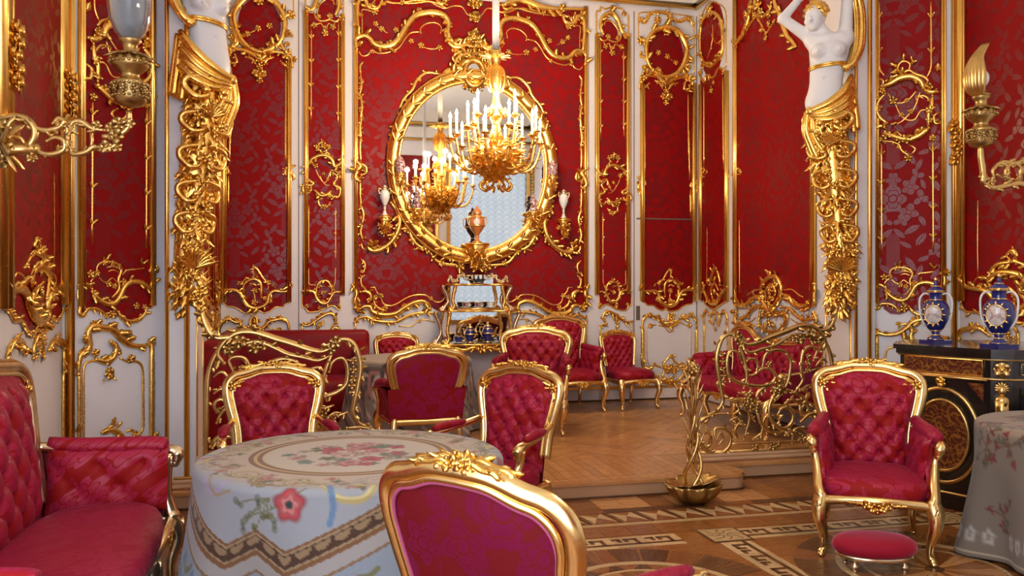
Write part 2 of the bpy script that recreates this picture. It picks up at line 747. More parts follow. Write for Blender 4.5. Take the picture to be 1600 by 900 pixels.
def lamp_glass():
    nt = NT('thin_greyish_lamp_glass')
    t = nt.t
    lw = nt.node('ShaderNodeLayerWeight')
    lw.inputs[0].default_value = .35
    tr, df, gl = nt.node('ShaderNodeBsdfTransparent'), nt.node('ShaderNodeBsdfTranslucent'), nt.node('ShaderNodeBsdfGlossy')
    tr.inputs[0].default_value = (.90, .94, .97, 1)
    df.inputs[0].default_value = (.62, .68, .74, 1)
    gl.inputs[0].default_value = (.9, .93, .97, 1)
    gl.inputs[1].default_value = .06
    dd = nt.node('ShaderNodeBsdfDiffuse')
    dd.inputs[0].default_value = (.50, .55, .60, 1)
    m0, m1, m2 = nt.node('ShaderNodeMixShader'), nt.node('ShaderNodeMixShader'), nt.node('ShaderNodeMixShader')
    m0.inputs[0].default_value = .5
    t.links.new(df.outputs[0], m0.inputs[1])
    t.links.new(dd.outputs[0], m0.inputs[2])
    m1.inputs[0].default_value = .42
    t.links.new(tr.outputs[0], m1.inputs[1])
    t.links.new(m0.outputs[0], m1.inputs[2])
    t.links.new(lw.outputs['Facing'], m2.inputs[0])
    t.links.new(m1.outputs[0], m2.inputs[1])
    t.links.new(gl.outputs[0], m2.inputs[2])
    t.links.new(m2.outputs[0], t.nodes['Material Output'].inputs[0])
    return nt.m


M['glass'] = lamp_glass()


def wood(name, c1, c2, rough=.28, sc=3.0, axis=0):
    nt = NT(name)
    x, y, z = nt.sep(nt.coord('Object'))
    a, b = (x, y) if axis == 0 else (y, x)
    rnd = nt.node('ShaderNodeObjectInfo').outputs['Random']
    r = X(nt, rnd)
    v = nt.comb(a * .6 + r * 13.0, b * 9.0 + r * 7.0, z)
    g = nt.noise(v, sc, 4, .6, .6)
    g2 = nt.noise(nt.comb(a * 2.0, b * 60.0 + r * 5.0, 0.), 3.0, 2)
    c = nt.mix(g.step(.3, .75), c1, c2)
    c = nt.mix((r * 7.0).fr() * .6, c, tuple(v_ * .55 for v_ in c1))
    nt.set(col=c, rough=g2 * .16 + rough - .08, spec=.45, coat=.25, coatr=.18)
    nt.bump(g2, .06, .001)
    return nt.m


M['oak'] = wood('honey_oak_plank', (.54, .235, .075), (.66, .33, .12))
M['oak_light'] = wood('pale_maple_inlay', (.66, .43, .20), (.74, .52, .27))
M['oak_mid'] = wood('warm_brown_parquet', (.27, .088, .018), (.36, .13, .03))
M['oak_red'] = wood('red_brown_inlay', (.25, .075, .02), (.32, .11, .03))
M['oak_dark'] = wood('dark_walnut_inlay', (.085, .032, .012), (.14, .055, .02))
M['riser'] = wood('pale_oak_riser', (.60, .34, .18), (.68, .42, .25), .4)


def cloth_mat(name, sheen=.15):
    nt = NT(name)
    c = nt.attr('Col')
    n = nt.noise(nt.coord('Object'), 55.0, 3)
    n2 = nt.noise(nt.coord('Object'), 330.0, 2)
    nt.set(col=nt.mix(n * .16, c, (.20, .18, .17)), rough=.82, spec=.2, sheen=sheen)
    nt.bump(n2, .25, .003)
    return nt.m


M['tapestry'] = cloth_mat('painted_tapestry_cloth')


def boulle_mat():
    nt = NT('tortoiseshell_and_brass_inlay')
    o = nt.coord('Object')
    x, y, z = nt.sep(o)
    d = nt.noise(o, 9.0, 2, .5, 0, 'Color')
    dx, dy, dz = nt.sep(d)
    a = ((x + y + dx * .25) * 62.0).sin() * ((z + dz * .25) * 62.0).sin()
    b = ((x + y - z + dy * .3) * 48.0).sin()
    m = (a.abs().lt(.16)).mx(b.abs().lt(.2))
    nt.set(col=nt.mix(m, (.10, .016, .008), (.50, .26, .06)), metal=m * .8, rough=.3, coat=.4)
    return nt.m


M['boulle'] = boulle_mat()


def blind_mat():
    nt = NT('daylight_through_ruched_blind')
    x, y, z = nt.sep(nt.coord('Object'))
    n = nt.noise(nt.coord('Object'), 1.2, 2)
    nt.set(col=(.30, .33, .36), rough=.9, emit=nt.mix(((z * 52.0 - ((x * 16.5).sin().abs() * 5.5)).sin() * .30 + (x * 16.5).sin().abs() * .25 + n * .6), (.48, .66, .90), (.97, 1.0, 1.0)), emits=WINDOW_GLOW)  # light and dark of the folds put into the glow colour
    return nt.m


M['blind'] = blind_mat()
M['sky_pane'] = NT('bright_sky_behind_glass').set(col=(.8, .85, .9), rough=.2, emit=(.78, .88, 1.0), emits=SKY_GLOW).m


# ---------------------------------------------------------------- the setting: floors
XC = 1.885
XL = -1.00


def struct(name, mb, mat, **kw):
    o = obj(name, mb, mat, **kw)
    o['kind'] = 'structure'
    return o


def prism(poly, z0, z1):
    """flat upright prism over a plan polygon (counter-clockwise)"""
    mb = MB()
    n = len(poly)
    vs = [(x, y, z0) for x, y in poly] + [(x, y, z1) for x, y in poly]
    fs = [tuple(range(n - 1, -1, -1)), tuple(range(n, 2 * n))]
    fs += [(i, (i + 1) % n, n + (i + 1) % n, n + i) for i in range(n)]
    mb.add(vs, fs)
    return mb


fl = MB()
box(fl, SXL - .2, SXR + .2, YREAR - .2, 6.9, -.12, 0.0)
floor = struct('floor', fl, M['oak_mid'], smooth=False)

_pc = {}


def piece(name, poly, z0, z1, mat, parent, key=None, at=(0, 0), rz=0):
    """one inlaid piece: thin prism, mesh shared by alike pieces through key"""
    k = (name, key) if key else None
    if k and k in _pc:
        me = _pc[k]
    else:
        me = prism(poly, z0, z1).mesh(name, False)
        me.materials.append(M[mat])
        if k:
            _pc[k] = me
    o = obj(name, me, None, parent)
    o.location = (at[0], at[1], 0)
    o.rotation_euler = (0, 0, rz)
    return o


rnd = random.Random(3)
H1 = .0025
X0, X1 = .45, 5.3
# plank strip along the step, laid across
x = X0
for i in range(26):
    w = .185
    piece('plank', [(.002, 5.455), (w - .002, 5.455), (w - .002, 5.74 if .4 < x < 3.2 else 6.09), (.002, 5.74 if .4 < x < 3.2 else 6.09)], 0, H1,
          'oak' if rnd.random() < .35 else 'oak_mid', floor, 'a%d%d' % (.4 < x < 3.2, rnd.random() * 3), (x, 0))
    x += w
# dark band
x = X0
for i in range(13):
    piece('dark_strip', [(.002, 5.362), (.368, 5.362), (.368, 5.45), (.002, 5.45)], 0, H1, 'oak_dark' if i % 3 else 'oak_red', floor, 'd%d' % (i % 3 > 0), (x, 0))
    x += .37
# band of triangles
p = .212
for i in range(23):
    x = X0 + i * p
    T = lambda *q: [(a * p, 5.115 + b * .24) for a, b in q]
    piece('pale_triangle', T((.03, .96), (.24, .06), (.50, .60)), 0, H1 * 1.5, 'oak_light', floor, 't1', (x, 0))
    piece('pale_triangle', T((.50, .60), (.98, .16), (.74, .98)), 0, H1 * 1.5, 'oak_light', floor, 't2', (x, 0))
    piece('red_triangle', T((.24, .06), (.96, .06), (.50, .56)), 0, H1, 'oak_red', floor, 't3', (x, 0))
    piece('dark_bar', T((.86, .98), (1.06, .04), (1.14, .04), (.96, .98)), 0, H1 * 1.6, 'oak_dark', floor, 't4', (x, 0))
piece('pale_line', [(X0, 5.06), (X1, 5.06), (X1, 5.11), (X0, 5.11)], 0, H1, 'oak_light', floor)
x = X0
for i in range(26):
    piece('plank', [(.0015, 4.845), (.184, 4.845), (.184, 5.057), (.0015, 5.057)], 0, H1, 'oak_mid' if rnd.random() < .8 else 'oak_red', floor,
          'p%d' % (rnd.random() < .8), (x, 0))
    x += .1855


def fret(at, rz, key):
    """one unit of the Greek key on its pale strip, .215 long and .215 wide"""
    q = .215
    piece('fret_ground', [(.0, .008), (q, .008), (q, .207), (.0, .207)], 0, H1, 'oak_light' if key else 'oak', floor, 'fg', at, rz)
    mb = MB()
    t = .026
    for a, b, c_, d in ((0, .048, .165, .048 + t), (.165 - t, .048, .165, .165), (.075, .165 - t, .165, .165), (.075, .105, .075 + t, .165),
                        (.165, .048, .215, .048 + t), (.03, .105, .03 + t, .165), (0, .165 - t, .03 + t, .165)):
        box(mb, a, c_, b, d, 0, H1 * 1.7)
    k = ('fret', 0)
    if k not in _pc:
        _pc[k] = mb.mesh('greek_key', False)
        _pc[k].materials.append(M['oak_dark'])
    o = obj('greek_key', _pc[k], None, floor)
    o.location = (at[0], at[1], 0)
    o.rotation_euler = (0, 0, rz)


CX = [.05, 1.66, 3.27, 4.88]
CY = 3.88
for c0, c1 in ((.855, 2.355), (2.575, 3.97), (4.18, 5.3)):
    n = int((c1 - c0 - .06) / .215)
    for i in range(n):
        fret((c0 + .03 + i * .215, 4.615), 0, True)
for cx in (.855, 2.465, 4.075):
    for i in range(7):
        fret((cx + .1075, 3.07 + i * .215), pi / 2, True)
    # square medallion at the crossing
    piece('square_border', [(-.135, -.135), (.135, -.135), (.135, .135), (-.135, .135)], 0, H1 * 1.2, 'oak_dark', floor, 'sq', (cx, 4.725))
    piece('square_medallion', [(-.118, -.118), (.118, -.118), (.118, .118), (-.118, .118)], 0, H1 * 2, 'oak_light', floor, 'sm', (cx, 4.725))
    mb = MB()
    for k in range(8):
        a = k * pi / 4
        tube(mb, spline([(cx + cos(a) * .02, 4.725 + sin(a) * .02, .0052), (cx + cos(a + .35) * .065, 4.725 + sin(a + .35) * .065, .0052),
                         (cx + cos(a - .1) * (.1 if k % 2 == 0 else .13), 4.725 + sin(a - .1) * (.1 if k % 2 == 0 else .13), .0052)], 4), .0035, 4, flat=.3)
    obj('medallion_tracery', mb, M['oak_dark'], floor)
for cx in CX:
    for k in range(24):
        a0, a1 = 2 * pi * k / 24 + .01, 2 * pi * (k + 1) / 24 - .01
        piece('ring_segment', [(.505 * cos(.01), .505 * sin(.01)), (.725 * cos(.01), .725 * sin(.01)), (.725 * cos(.13), .725 * sin(.13)),
                               (.725 * cos(.25), .725 * sin(.25)), (.505 * cos(.25), .505 * sin(.25)), (.505 * cos(.13), .505 * sin(.13))],
              0, H1, 'oak_dark' if k % 3 else 'oak_red', floor, 'rs%d' % (k % 3 > 0), (cx, CY), a0)
    ring = MB()
    for r0, r1, zz in ((.462, .502, H1 * 1.3), (.352, .372, H1 * 1.3)):
        n = 64
        vs = []
        for z in (0, zz):
            for r in (r0, r1):
                vs += [(cx + r * cos(2 * pi * i / n), CY + r * sin(2 * pi * i / n), z) for i in range(n)]
        fs = []
        for i in range(n):
            j = (i + 1) % n
            fs += [(2 * n + i, 3 * n + i, 3 * n + j, 2 * n + j), (n + i, n + j, 3 * n + j, 3 * n + i), (i, 2 * n + i, 2 * n + j, j)]
        ring.add(vs, fs)
    obj('pale_ring', ring, M['oak_light'], floor, smooth=False)
    for k in range(16):
        a = 2 * pi * k / 16
        piece('fret_arc', [(.385 * cos(t), .385 * sin(t)) for t in (.05, .17, .3)] + [(.448 * cos(t), .448 * sin(t)) for t in (.2, .1)] , 0, H1, 'oak_dark', floor, 'fa', (cx, CY), a)
        piece('star_ray', [(.05 * cos(-.17), .05 * sin(-.17)), (.345 * cos(-.17), .345 * sin(-.17)), (.35, 0), (.345 * cos(.17), .345 * sin(.17)), (.05 * cos(.17), .05 * sin(.17))],
              0, H1, 'oak' if k % 2 else 'oak_mid', floor, 'sr%d' % (k % 2), (cx, CY), a)
    piece('star_centre', [(.05 * cos(2 * pi * i / 20), .05 * sin(2 * pi * i / 20)) for i in range(20)], 0, H1 * 2, 'oak_dark', floor, 'sc', (cx, CY))

# platform of the alcove with its bowed front step
pf = []
pl = [(XL, 9.86), (XL, 6.10), (.56, 6.10), (.56, 5.87)]
for k in range(1, 7):
    a = radians(180 + 90 * k / 6)
    pl.append((.68 + .12 * cos(a), 5.87 + .12 * sin(a)))
for k in range(0, 7):
    a = radians(270 + 90 * k / 6)
    pl.append((3.09 + .12 * cos(a), 5.87 + .12 * sin(a)))
pl += [(3.21, 6.10), (XR, 6.10), (XR, 9.86)]
platform = struct('floor_platform', prism(pl, 0.0, ZP - .004), M['riser'], smooth=False)
# dark shoe moulding and top nosing along the step
edge = [(XL, 6.10)] + pl[2:-2] + [(XR, 6.10)]


def offset_path(mb, path, d, z0, z1):
    P = np.array(path)
    T = np.gradient(P, axis=0)
    T /= np.linalg.norm(T, axis=1)[:, None]
    Nn = np.column_stack([T[:, 1], -T[:, 0]])
    rings = []
    for i in range(len(P)):
        o = P[i] + Nn[i] * d
        rings.append([(P[i][0], P[i][1], z0), (o[0], o[1], z0), (o[0], o[1], z1), (P[i][0], P[i][1], z1)])
    loft(mb, rings, True, True)


mb = MB()
offset_path(mb, edge, .014, 0, .016)
obj('shoe_moulding', mb, M['oak_dark'], platform, smooth=False)
mb = MB()
offset_path(mb, edge, .012, ZP - .022, ZP)
obj('nosing', mb, M['oak'], platform, smooth=False)
# planks of the platform: border, a straight row, herringbone behind
for i in range(34):
    x = .60 + i * .0765
    piece('plank', [(.002, 5.80), (.0745, 5.80), (.0745, 6.58), (.002, 6.58)], ZP - .004, ZP, 'oak', platform, 'fr', (x, 0))
piece('border_plank', [(.60, 5.755), (3.19, 5.755), (3.19, 5.798), (.60, 5.798)], ZP - .004, ZP, 'oak', platform)
for x0, x1 in ((XL + .01, .595), (3.205, XR - .01)):
    n = int((x1 - x0) / .155)
    for i in range(n):
        a, b = x0 + (x1 - x0) * i / n, x0 + (x1 - x0) * (i + 1) / n
        piece('plank', [(a + .0012, 6.105), (b - .0012, 6.105), (b - .0012, 6.58), (a + .0012, 6.58)], ZP - .004, ZP, 'oak', platform)
Lh, Wh = .56, .14


def clip(poly, axis, lim, keep_less):
    out = []
    for i in range(len(poly)):
        a, b = poly[i], poly[(i + 1) % len(poly)]
        ia = (a[axis] <= lim) == keep_less
        ib = (b[axis] <= lim) == keep_less
        if ia:
            out.append(a)
        if ia != ib:
            t = (lim - a[axis]) / (b[axis] - a[axis])
            out.append((a[0] + (b[0] - a[0]) * t, a[1] + (b[1] - a[1]) * t))
    return out


cnt = 0
g = .002
for a in range(-30, 31):
    for b in range(-10, 11):
        # classic herringbone turned 45 degrees
        for kind in (0, 1):
            if kind == 0:
                bx, by = a * Wh + b * Lh, a * Wh - b * Lh
                rect = [(bx + g, by + g), (bx + Lh - g, by + g), (bx + Lh - g, by + Wh - g), (bx + g, by + Wh - g)]
            else:
                bx, by = a * Wh + b * Lh + Lh, a * Wh - b * Lh
                rect = [(bx + g, by + Wh - Lh + g), (bx + Wh - g, by + Wh - Lh + g), (bx + Wh - g, by + Wh - g), (bx + g, by + Wh - g)]
            poly = [(1.9 + (px - py) * q2, 8.2 + (px + py) * q2) for px, py in rect]
            for ax, lim, kl in ((0, XL + .01, False), (0, XR - .01, True), (1, 6.583, False), (1, 9.85, True)):
                poly = clip(poly, ax, lim, kl)
                if len(poly) < 3:
                    break
            if len(poly) < 3:
                continue
            ar = abs(sum(poly[i][0] * poly[(i + 1) % len(poly)][1] - poly[(i + 1) % len(poly)][0] * poly[i][1] for i in range(len(poly)))) / 2
            if ar < .003:
                continue
            piece('herringbone_plank', poly, ZP - .004, ZP, 'oak', platform)
            cnt += 1
print('herringbone', cnt)

# ---------------------------------------------------------------- walls
def wall(name, plane, u0, u1, z0, z1, th=.12, mat='white', holes=()):
    mb = MB()
    cells = [(u0, u1, z0, z1)]
    for h in holes:
        a, b, c_, d = h
        nc = []
        for (p0, p1, r0, r1) in cells:
            if a < p1 and b > p0:
                nc += [(p0, a, r0, r1), (b, p1, r0, r1), (a, b, r0, c_), (a, b, d, r1)]
            else:
                nc.append((p0, p1, r0, r1))
        cells = nc
    for p0, p1, r0, r1 in cells:
        box(mb, p0, p1, r0, r1, -th, 0)
    # plane space is (u, z, h)
    mb.xf(plane.M)
    return struct(name, mb, M[mat], smooth=False)


wall_back = wall('wall_back', PB, XL - .12, XR + .12, 0, ZT)
wall_alcove_right = wall('wall_alcove_right', PAR, 0, YB - YS, 0, ZT)
PAL = Plane((XL, YS, 0), (0, 1, 0), (1, 0, 0))
wall_alcove_left = wall('wall_alcove_left', PAL, 0, YB - YS, 0, ZT)
LS = sqrt((SXR - XR) ** 2 + (YS - SY) ** 2)
wall_splay_right = wall('wall_splay_right', PSR, 0, LS, 0, ZT)
wall_splay_left = wall('wall_splay_left', PSL, 0, LS, 0, ZT)
wall_right = wall('wall_right', PWR, 0, SY - YREAR, 0, ZT)
PWL = Plane((SXL, YREAR, 0), (0, 1, 0), (1, 0, 0))
WIN_L = (.35, 2.25, .75, 4.35)
wall_left = wall('wall_left', PWL, 0, SY - YREAR, 0, ZT, holes=[WIN_L])
PRE = Plane((SXR, YREAR, 0), (-1, 0, 0), (0, 1, 0))
WIN_A = (SXR - 5.15, SXR - 3.25, .75, 4.35)
WIN_B = (SXR - .60, SXR + 1.30, .75, 4.35)
wall_rear = wall('wall_rear', PRE, 0, SXR - SXL, 0, ZT, holes=[WIN_A, WIN_B])
mb = MB()
box(mb, SXL - .2, SXR + .2, YREAR - .2, YB + .2, ZT, ZT + .1)
ceiling = struct('ceiling', mb, M['ceiling'], smooth=False)


def blind(n, plane, hole):
    """window: reveal, gilt frame and a ruched blind full of daylight"""
    a, b, z0, z1 = hole
    mb = MB()
    for p0, p1, r0, r1 in ((a - .09, a, z0 - .09, z1 + .09), (b, b + .09, z0 - .09, z1 + .09), (a, b, z1, z1 + .09), (a, b, z0 - .09, z0)):
        box(mb, p0, p1, r0, r1, -.10, .05)
    mb.xf(plane.M)
    w = struct('window_%d' % n, mb, M['gold_bar'], smooth=False)
    if n > 1:
        m2 = MB()
        box(m2, a, b, z0, z1, -.08, -.05)
        obj('pane', m2.xf(plane.M), M['sky_pane'], w, smooth=False)
        m2 = MB()
        for u in (a + (b - a) / 3, a + 2 * (b - a) / 3):
            box(m2, u - .02, u + .02, z0, z1, -.05, -.02)
        for k in range(1, 5):
            z = z0 + (z1 - z0) * k / 5
            box(m2, a, b, z - .02, z + .02, -.05, -.02)
        obj('glazing_bars', m2.xf(plane.M), M['white'], w, smooth=False)
        return w
    m2 = MB()
    nu, nz = 70, 90
    vs = []
    for i in range(nz + 1):
        z = z0 + (z1 - z0) * i / nz
        for j in range(nu + 1):
            u = a + (b - a) * j / nu
            ph = abs(sin((u - a) * pi / .19))
            h = -.05 + .022 * ph + .018 * sin((z - .10 * ph) * 2 * pi / .17)
            vs.append((u, z, h))
    m2.add(vs, [(i * (nu + 1) + j, i * (nu + 1) + j + 1, (i + 1) * (nu + 1) + j + 1, (i + 1) * (nu + 1) + j) for i in range(nz) for j in range(nu)])
    m2.xf(plane.M)
    obj('ruched_blind', m2, M['blind'], w)
    return w


blind(1, PRE, WIN_A)
blind(2, PRE, WIN_B)
blind(3, PWL, WIN_L)  # added window out of view, for more daylight from the left


# cornice: gilt rod, white fascia, upper gilt moulding, around alcove
def run(mb, plane, u0, u1, z0, z1, h0, h1):
    t = MB()
    box(t, u0, u1, z0, z1, h0, h1)
    mb.join(t.xf(plane.M))


def rod(mb, plane, u0, u1, z, h, r):
    tube(mb, [plane.pt(u0, z, h), plane.pt((u0 + u1) / 2, z, h), plane.pt(u1, z, h)], r, 10)


segs = [(PB, XL, XR), (PAR, 0, YB - YS), (PAL, 0, YB - YS), (PSR, 0, LS), (PSL, 0, LS), (PWR, 0, SY - YREAR), (PWL, 0, SY - YREAR), (PRE, 0, SXR - SXL)]
c1, c2 = MB(), MB()
for pln, a, b in segs:
    rod(c1, pln, a, b, 5.085, .03, .030)
    run(c2, pln, a, b, 5.12, 5.42, 0, .07)
    run(c2, pln, a, b, 5.30, 5.36, 0, .13)
    rod(c1, pln, a, b, 5.45, .10, .045)
    run(c2, pln, a, b, 5.49, 5.75, 0, .20)
cor = struct('trim_1', c2, M['white_warm'], smooth=False)
obj('gilt_moulding', c1, M['gold_bar'], cor)


# ---------------------------------------------------------------- wall panels and carved, gilded relief
def vbar(mb, plane, u, z0, z1, w, h=.034):
    prof = [(-.5, 0), (-.5, .4), (-.36, .62), (-.22, 1.0), (.0, 1.08), (.14, .62), (.24, .5), (.36, .8), (.46, .7), (.5, 0)]
    t = MB()
    loft(t, [[(u + a * w, z, b * h) for a, b in prof] for z in (z0, z1)], True, True)
    mb.join(t.xf(plane.M))


def panel(name, parent, plane, poly, mat='damask', h=.008, mirror=None):
    q = np.array(poly, float)
    if mirror is not None:
        q[:, 0] = 2 * mirror - q[:, 0]
        q = q[::-1]
    n = len(q)
    mb = MB()
    mb.add([(a, b, h) for a, b in q] + [(a, b, 0.0) for a, b in q],
           [tuple(range(n))] + [(i, n + i, n + (i + 1) % n, (i + 1) % n) for i in range(n)])
    uv = np.concatenate([q, q])
    mb.xf(plane.M)
    me = mb.mesh(name, False)
    lay = me.uv_layers.new(name='UVMap')
    for lp in me.loops:
        lay.data[lp.index].uv = uv[lp.vertex_index]
    return obj(name, me, M[mat], parent)


def both(*a):
    return a


def kn(c, x, y, r, side=1):
    """carved knot that clasps a side moulding"""
    k = side
    c.s([(x - 8 * r * k, y - 18 * r), (x + 3 * r * k, y - 9 * r), (x - 3 * r * k, y + 2 * r), (x - 6 * r * k, y + 14 * r), (x + 2 * r * k, y + 20 * r)], 4.2 * r)
    c.s([(x, y - 14 * r), (x + 12 * r * k, y - 8 * r), (x + 14 * r * k, y + 4 * r), (x + 4 * r * k, y + 8 * r)], 2.6 * r)
    c.f(x + 10 * r * k, y - 2 * r, 6 * r)
    return c


# --- centre panel (left half is drawn, the right half mirrors it)
cen = Carve(PB, 545, 380, 7.2)
cen.s([(40, 470), (85, 560), (65, 650), (90, 760)], 22).s([(130, 550), (190, 545), (240, 580), (245, 630), (215, 660)], 22)
cen.s([(100, 760), (170, 715), (240, 720), (265, 770), (330, 800), (430, 810), (530, 790), (620, 730), (720, 675), (820, 655), (900, 690), (910, 740)], 26)
cen.v([(240, 500), (290, 500), (315, 550), (360, 610), (390, 680), (460, 705), (540, 680), (640, 620), (740, 585), (860, 585), (920, 625), (980, 660), (1040, 655), (1080, 610)], 8)
cen.s([(280, 640), (300, 700), (350, 740), (420, 760)], 12).f(110, 740, 60).f(360, 595, 34).f(920, 620, 26).f(620, 700, 30).f(410, 725, 32).f(300, 610, 30)
cen.s([(140, 0), (150, 50), (185, 85)], 10).s([(140, 180), (182, 240), (165, 320), (130, 325)], 13).s([(180, 360), (135, 400), (150, 490), (180, 500)], 12)
cen.s([(640, 720), (730, 740)], 7)
cdado = Carve(PB, 545, 380, 7.2)
cdado.s([(60, 890), (125, 840), (200, 830), (260, 860), (330, 880), (480, 890), (560, 870), (680, 810), (800, 785), (900, 780), (990, 790)], 16)
cdado.f(290, 850, 44).f(330, 870, 34).v([(560, 930), (700, 935), (770, 880), (860, 860), (970, 890)], 6).f(800, 875, 22)
cdado.v([(72, 890), (72, 1150), (72, 1500)], 12).l(72, 880, 90, 60)
# small vine up the side of the centre panel
cvine = Carve(PB, 540, 0, 3)
cvine.v([(82, 292), (68, 310), (70, 345)], 5).s([(70, 345), (74, 400), (64, 450)], 5).s([(68, 440), (76, 500), (68, 560)], 6).s([(78, 540), (66, 600), (74, 650)], 6)
cvine.v([(70, 640), (68, 700), (72, 760)], 4).v([(70, 830), (68, 900), (74, 980)], 4).s([(70, 960), (84, 1010), (74, 1060)], 6).s([(78, 1050), (70, 1090), (82, 1130)], 6)
for y in (400, 460, 520, 590, 650, 900, 960, 1010, 1060):
    cvine.l(72, y, 120 if y % 20 else 60, 22).f(72, y + 10, 9, 4)
kn(cvine, 60, 800, 2.6)
ctop = Carve(PB, 545, 0, 7.2)
ctop.s([(85, 560), (80, 450), (150, 410), (220, 430), (280, 500), (370, 530), (480, 510), (570, 430), (650, 300), (740, 190), (860, 150), (980, 150), (1080, 195), (1120, 280),
        (1110, 370), (1150, 460), (1230, 510), (1330, 515)], 30)
ctop.v([(110, 580), (150, 630), (210, 620), (260, 570), (330, 600), (440, 590), (560, 540), (640, 430), (700, 370), (800, 360)], 8)
ctop.v([(810, 380), (810, 320), (880, 265), (980, 260), (1040, 310), (1030, 380)], 8).v([(150, 385), (150, 240), (150, 110), (260, 130), (330, 110), (375, 20), (380, -60)], 7)
ctop.v([(290, 190), (290, 270), (370, 330), (440, 375), (550, 375)], 5).v([(720, 460), (815, 515), (900, 550), (1020, 540), (1080, 470)], 5).v([(1075, 380), (1080, 460), (1150, 540), (1210, 570)], 7)
for x, y, r in ((300, 270, 34), (370, 330, 36), (530, 340, 36), (290, 140, 40), (700, 465, 34), (810, 515, 40), (1020, 540, 40), (1200, 580, 40), (460, 500, 50), (940, 150, 40), (620, 300, 40), (790, 120, 36),
                (1400, 200, 70), (1390, 40, 80), (600, 30, 36), (1130, 290, 40), (90, 150, 40), (265, 580, 30), (510, 575, 28)):
    ctop.f(x, y, r)
ctop.v([(400, 20), (500, 40), (600, 30), (760, 5), (900, 15), (980, 60), (1080, 95), (1180, 70), (1270, 80), (1330, 160), (1390, 190)], 8)
ctop.s([(980, -20), (1000, 30), (1060, 45), (1130, 0)], 14).s([(170, 0), (200, 60), (250, 60), (290, 10)], 12)
ctop2 = Carve(PB, 540, 0, 3)
ctop2.s([(735, 28), (800, 4), (850, 10), (900, 30), (960, 44), (1010, 44)], 13).v([(1010, 45), (1060, 44), (1118, 46)], 8)
ctop2.s([(1010, 60), (1030, 105), (1070, 110), (1085, 80), (1110, 90), (1118, 150), (1110, 240)], 9).f(1045, 120, 18).f(1110, 70, 20).f(1015, 40, 22)
ctop2.s([(725, 60), (800, 40), (880, 60), (960, 72), (1000, 66)], 4, ends=False)

uc0 = PB.uz(555.5, 300)[0][0]
zt = PB.uz(908, 14)[0][1]
bot = cen._c([(75, 740), (110, 745), (170, 712), (240, 725), (270, 790), (330, 805), (430, 812), (530, 790), (620, 730), (720, 675), (820, 655), (900, 690), (960, 740), (1010, 760)])[0]
poly = [(uc0, zt)] + [tuple(p) for p in bot]
poly += [(2 * XC - a, b) for a, b in poly[::-1]]
pc = panel('damask_panel', wall_back, PB, poly)
mb = MB()
for m in (None, XC):
    for c in (cen, ctop):
        c.build(mb, mirror=m, seed=1)
    ctop2.build(mb, mirror=None if m else XC)
obj('gilt_scroll_frame', mb, M['gold'], pc)
mb = MB()
for m in (None, XC):
    cvine.build(mb, mirror=m)
obj('leaf_vine', mb, M['gold'], pc)
mb = MB()
for u in (uc0, 2 * XC - uc0):
    vbar(mb, PB, u, poly[1][1], zt + .03, .058)
obj('gilt_moulding', mb, M['gold_bar'], pc)
mb = MB()
for m in (None, XC):
    cdado.build(mb, mirror=m)
obj('dado_ornament', mb, M['gold'], wall_back)

# --- narrow panel
nt_ = Carve(PB, 925, 0, 5.294)
nt_.v([(35, 310), (35, 105), (65, 95), (70, 60), (110, 75), (160, 62), (250, 75), (255, 110), (295, 130), (300, 300)], 6)
nt_.s([(90, 285), (66, 220), (75, 160), (110, 125), (160, 115), (200, 150), (225, 210), (250, 270), (292, 292)], 17).v([(100, 210), (110, 178), (160, 180), (205, 235), (220, 300)], 6)
nt_.v([(50, 300), (90, 340), (130, 330), (165, 345), (200, 350), (230, 330), (240, 290)], 7).v([(90, 330), (110, 385), (140, 360), (165, 440), (190, 370), (240, 390), (270, 400)], 5)
for x, y, r in ((110, 385, 26), (165, 440, 30), (130, 305, 26), (240, 390, 26), (165, 65, 24), (260, 115, 24), (45, 300, 30), (298, 300, 26), (165, 400, 22), (210, 320, 22), (70, 200, 26), (235, 240, 24)):
    nt_.f(x, y, r)
nt_.sprig(68, 335, 72, 1160, 170, 34).sprig(260, 400, 262, 1130, 170, 34)
nm = Carve(PB, 925, 220, 7.5)
nm.s([(50, 290), (80, 370), (140, 405), (160, 340), (220, 295), (290, 300), (360, 340), (385, 385)], 20).s([(395, 400), (425, 470), (405, 560), (350, 600), (380, 625), (440, 620), (452, 690), (400, 712), (365, 665)], 14)
nm.s([(170, 460), (110, 520), (150, 600), (85, 640), (90, 720), (140, 745), (185, 700)], 14).s([(180, 680), (220, 720), (280, 725), (335, 680)], 18)
nm.s([(180, 795), (215, 845), (280, 840), (300, 785), (255, 755)], 10).s([(150, 330), (195, 270), (225, 245), (190, 205)], 10).s([(290, 255), (320, 200), (250, 140)], 10)
nm.v([(180, 460), (210, 550), (240, 590), (290, 530), (330, 440)], 6).v([(150, 600), (220, 612), (265, 560), (300, 470)], 5).v([(70, 560), (110, 470), (175, 450), (180, 530)], 7)
for x, y, r in ((245, 190, 40), (200, 200, 34), (305, 205, 34), (240, 850, 34), (90, 480, 34), (330, 410, 34), (300, 730, 36), (200, 730, 32), (250, 490, 22), (205, 545, 20), (75, 390, 36), (430, 640, 30), (380, 380, 30)):
    nm.f(x, y, r)
nb = Carve(PB, 925, 410, 9)
nb.s([(95, 415), (165, 415), (210, 480), (250, 550), (310, 560), (370, 510), (400, 430), (450, 395), (545, 400)], 19)
nb.s([(215, 490), (195, 390), (220, 310), (270, 265), (340, 280), (372, 330), (385, 420), (360, 500)], 13).s([(300, 345), (350, 330), (375, 370)], 8).s([(240, 385), (290, 410), (310, 380)], 7)
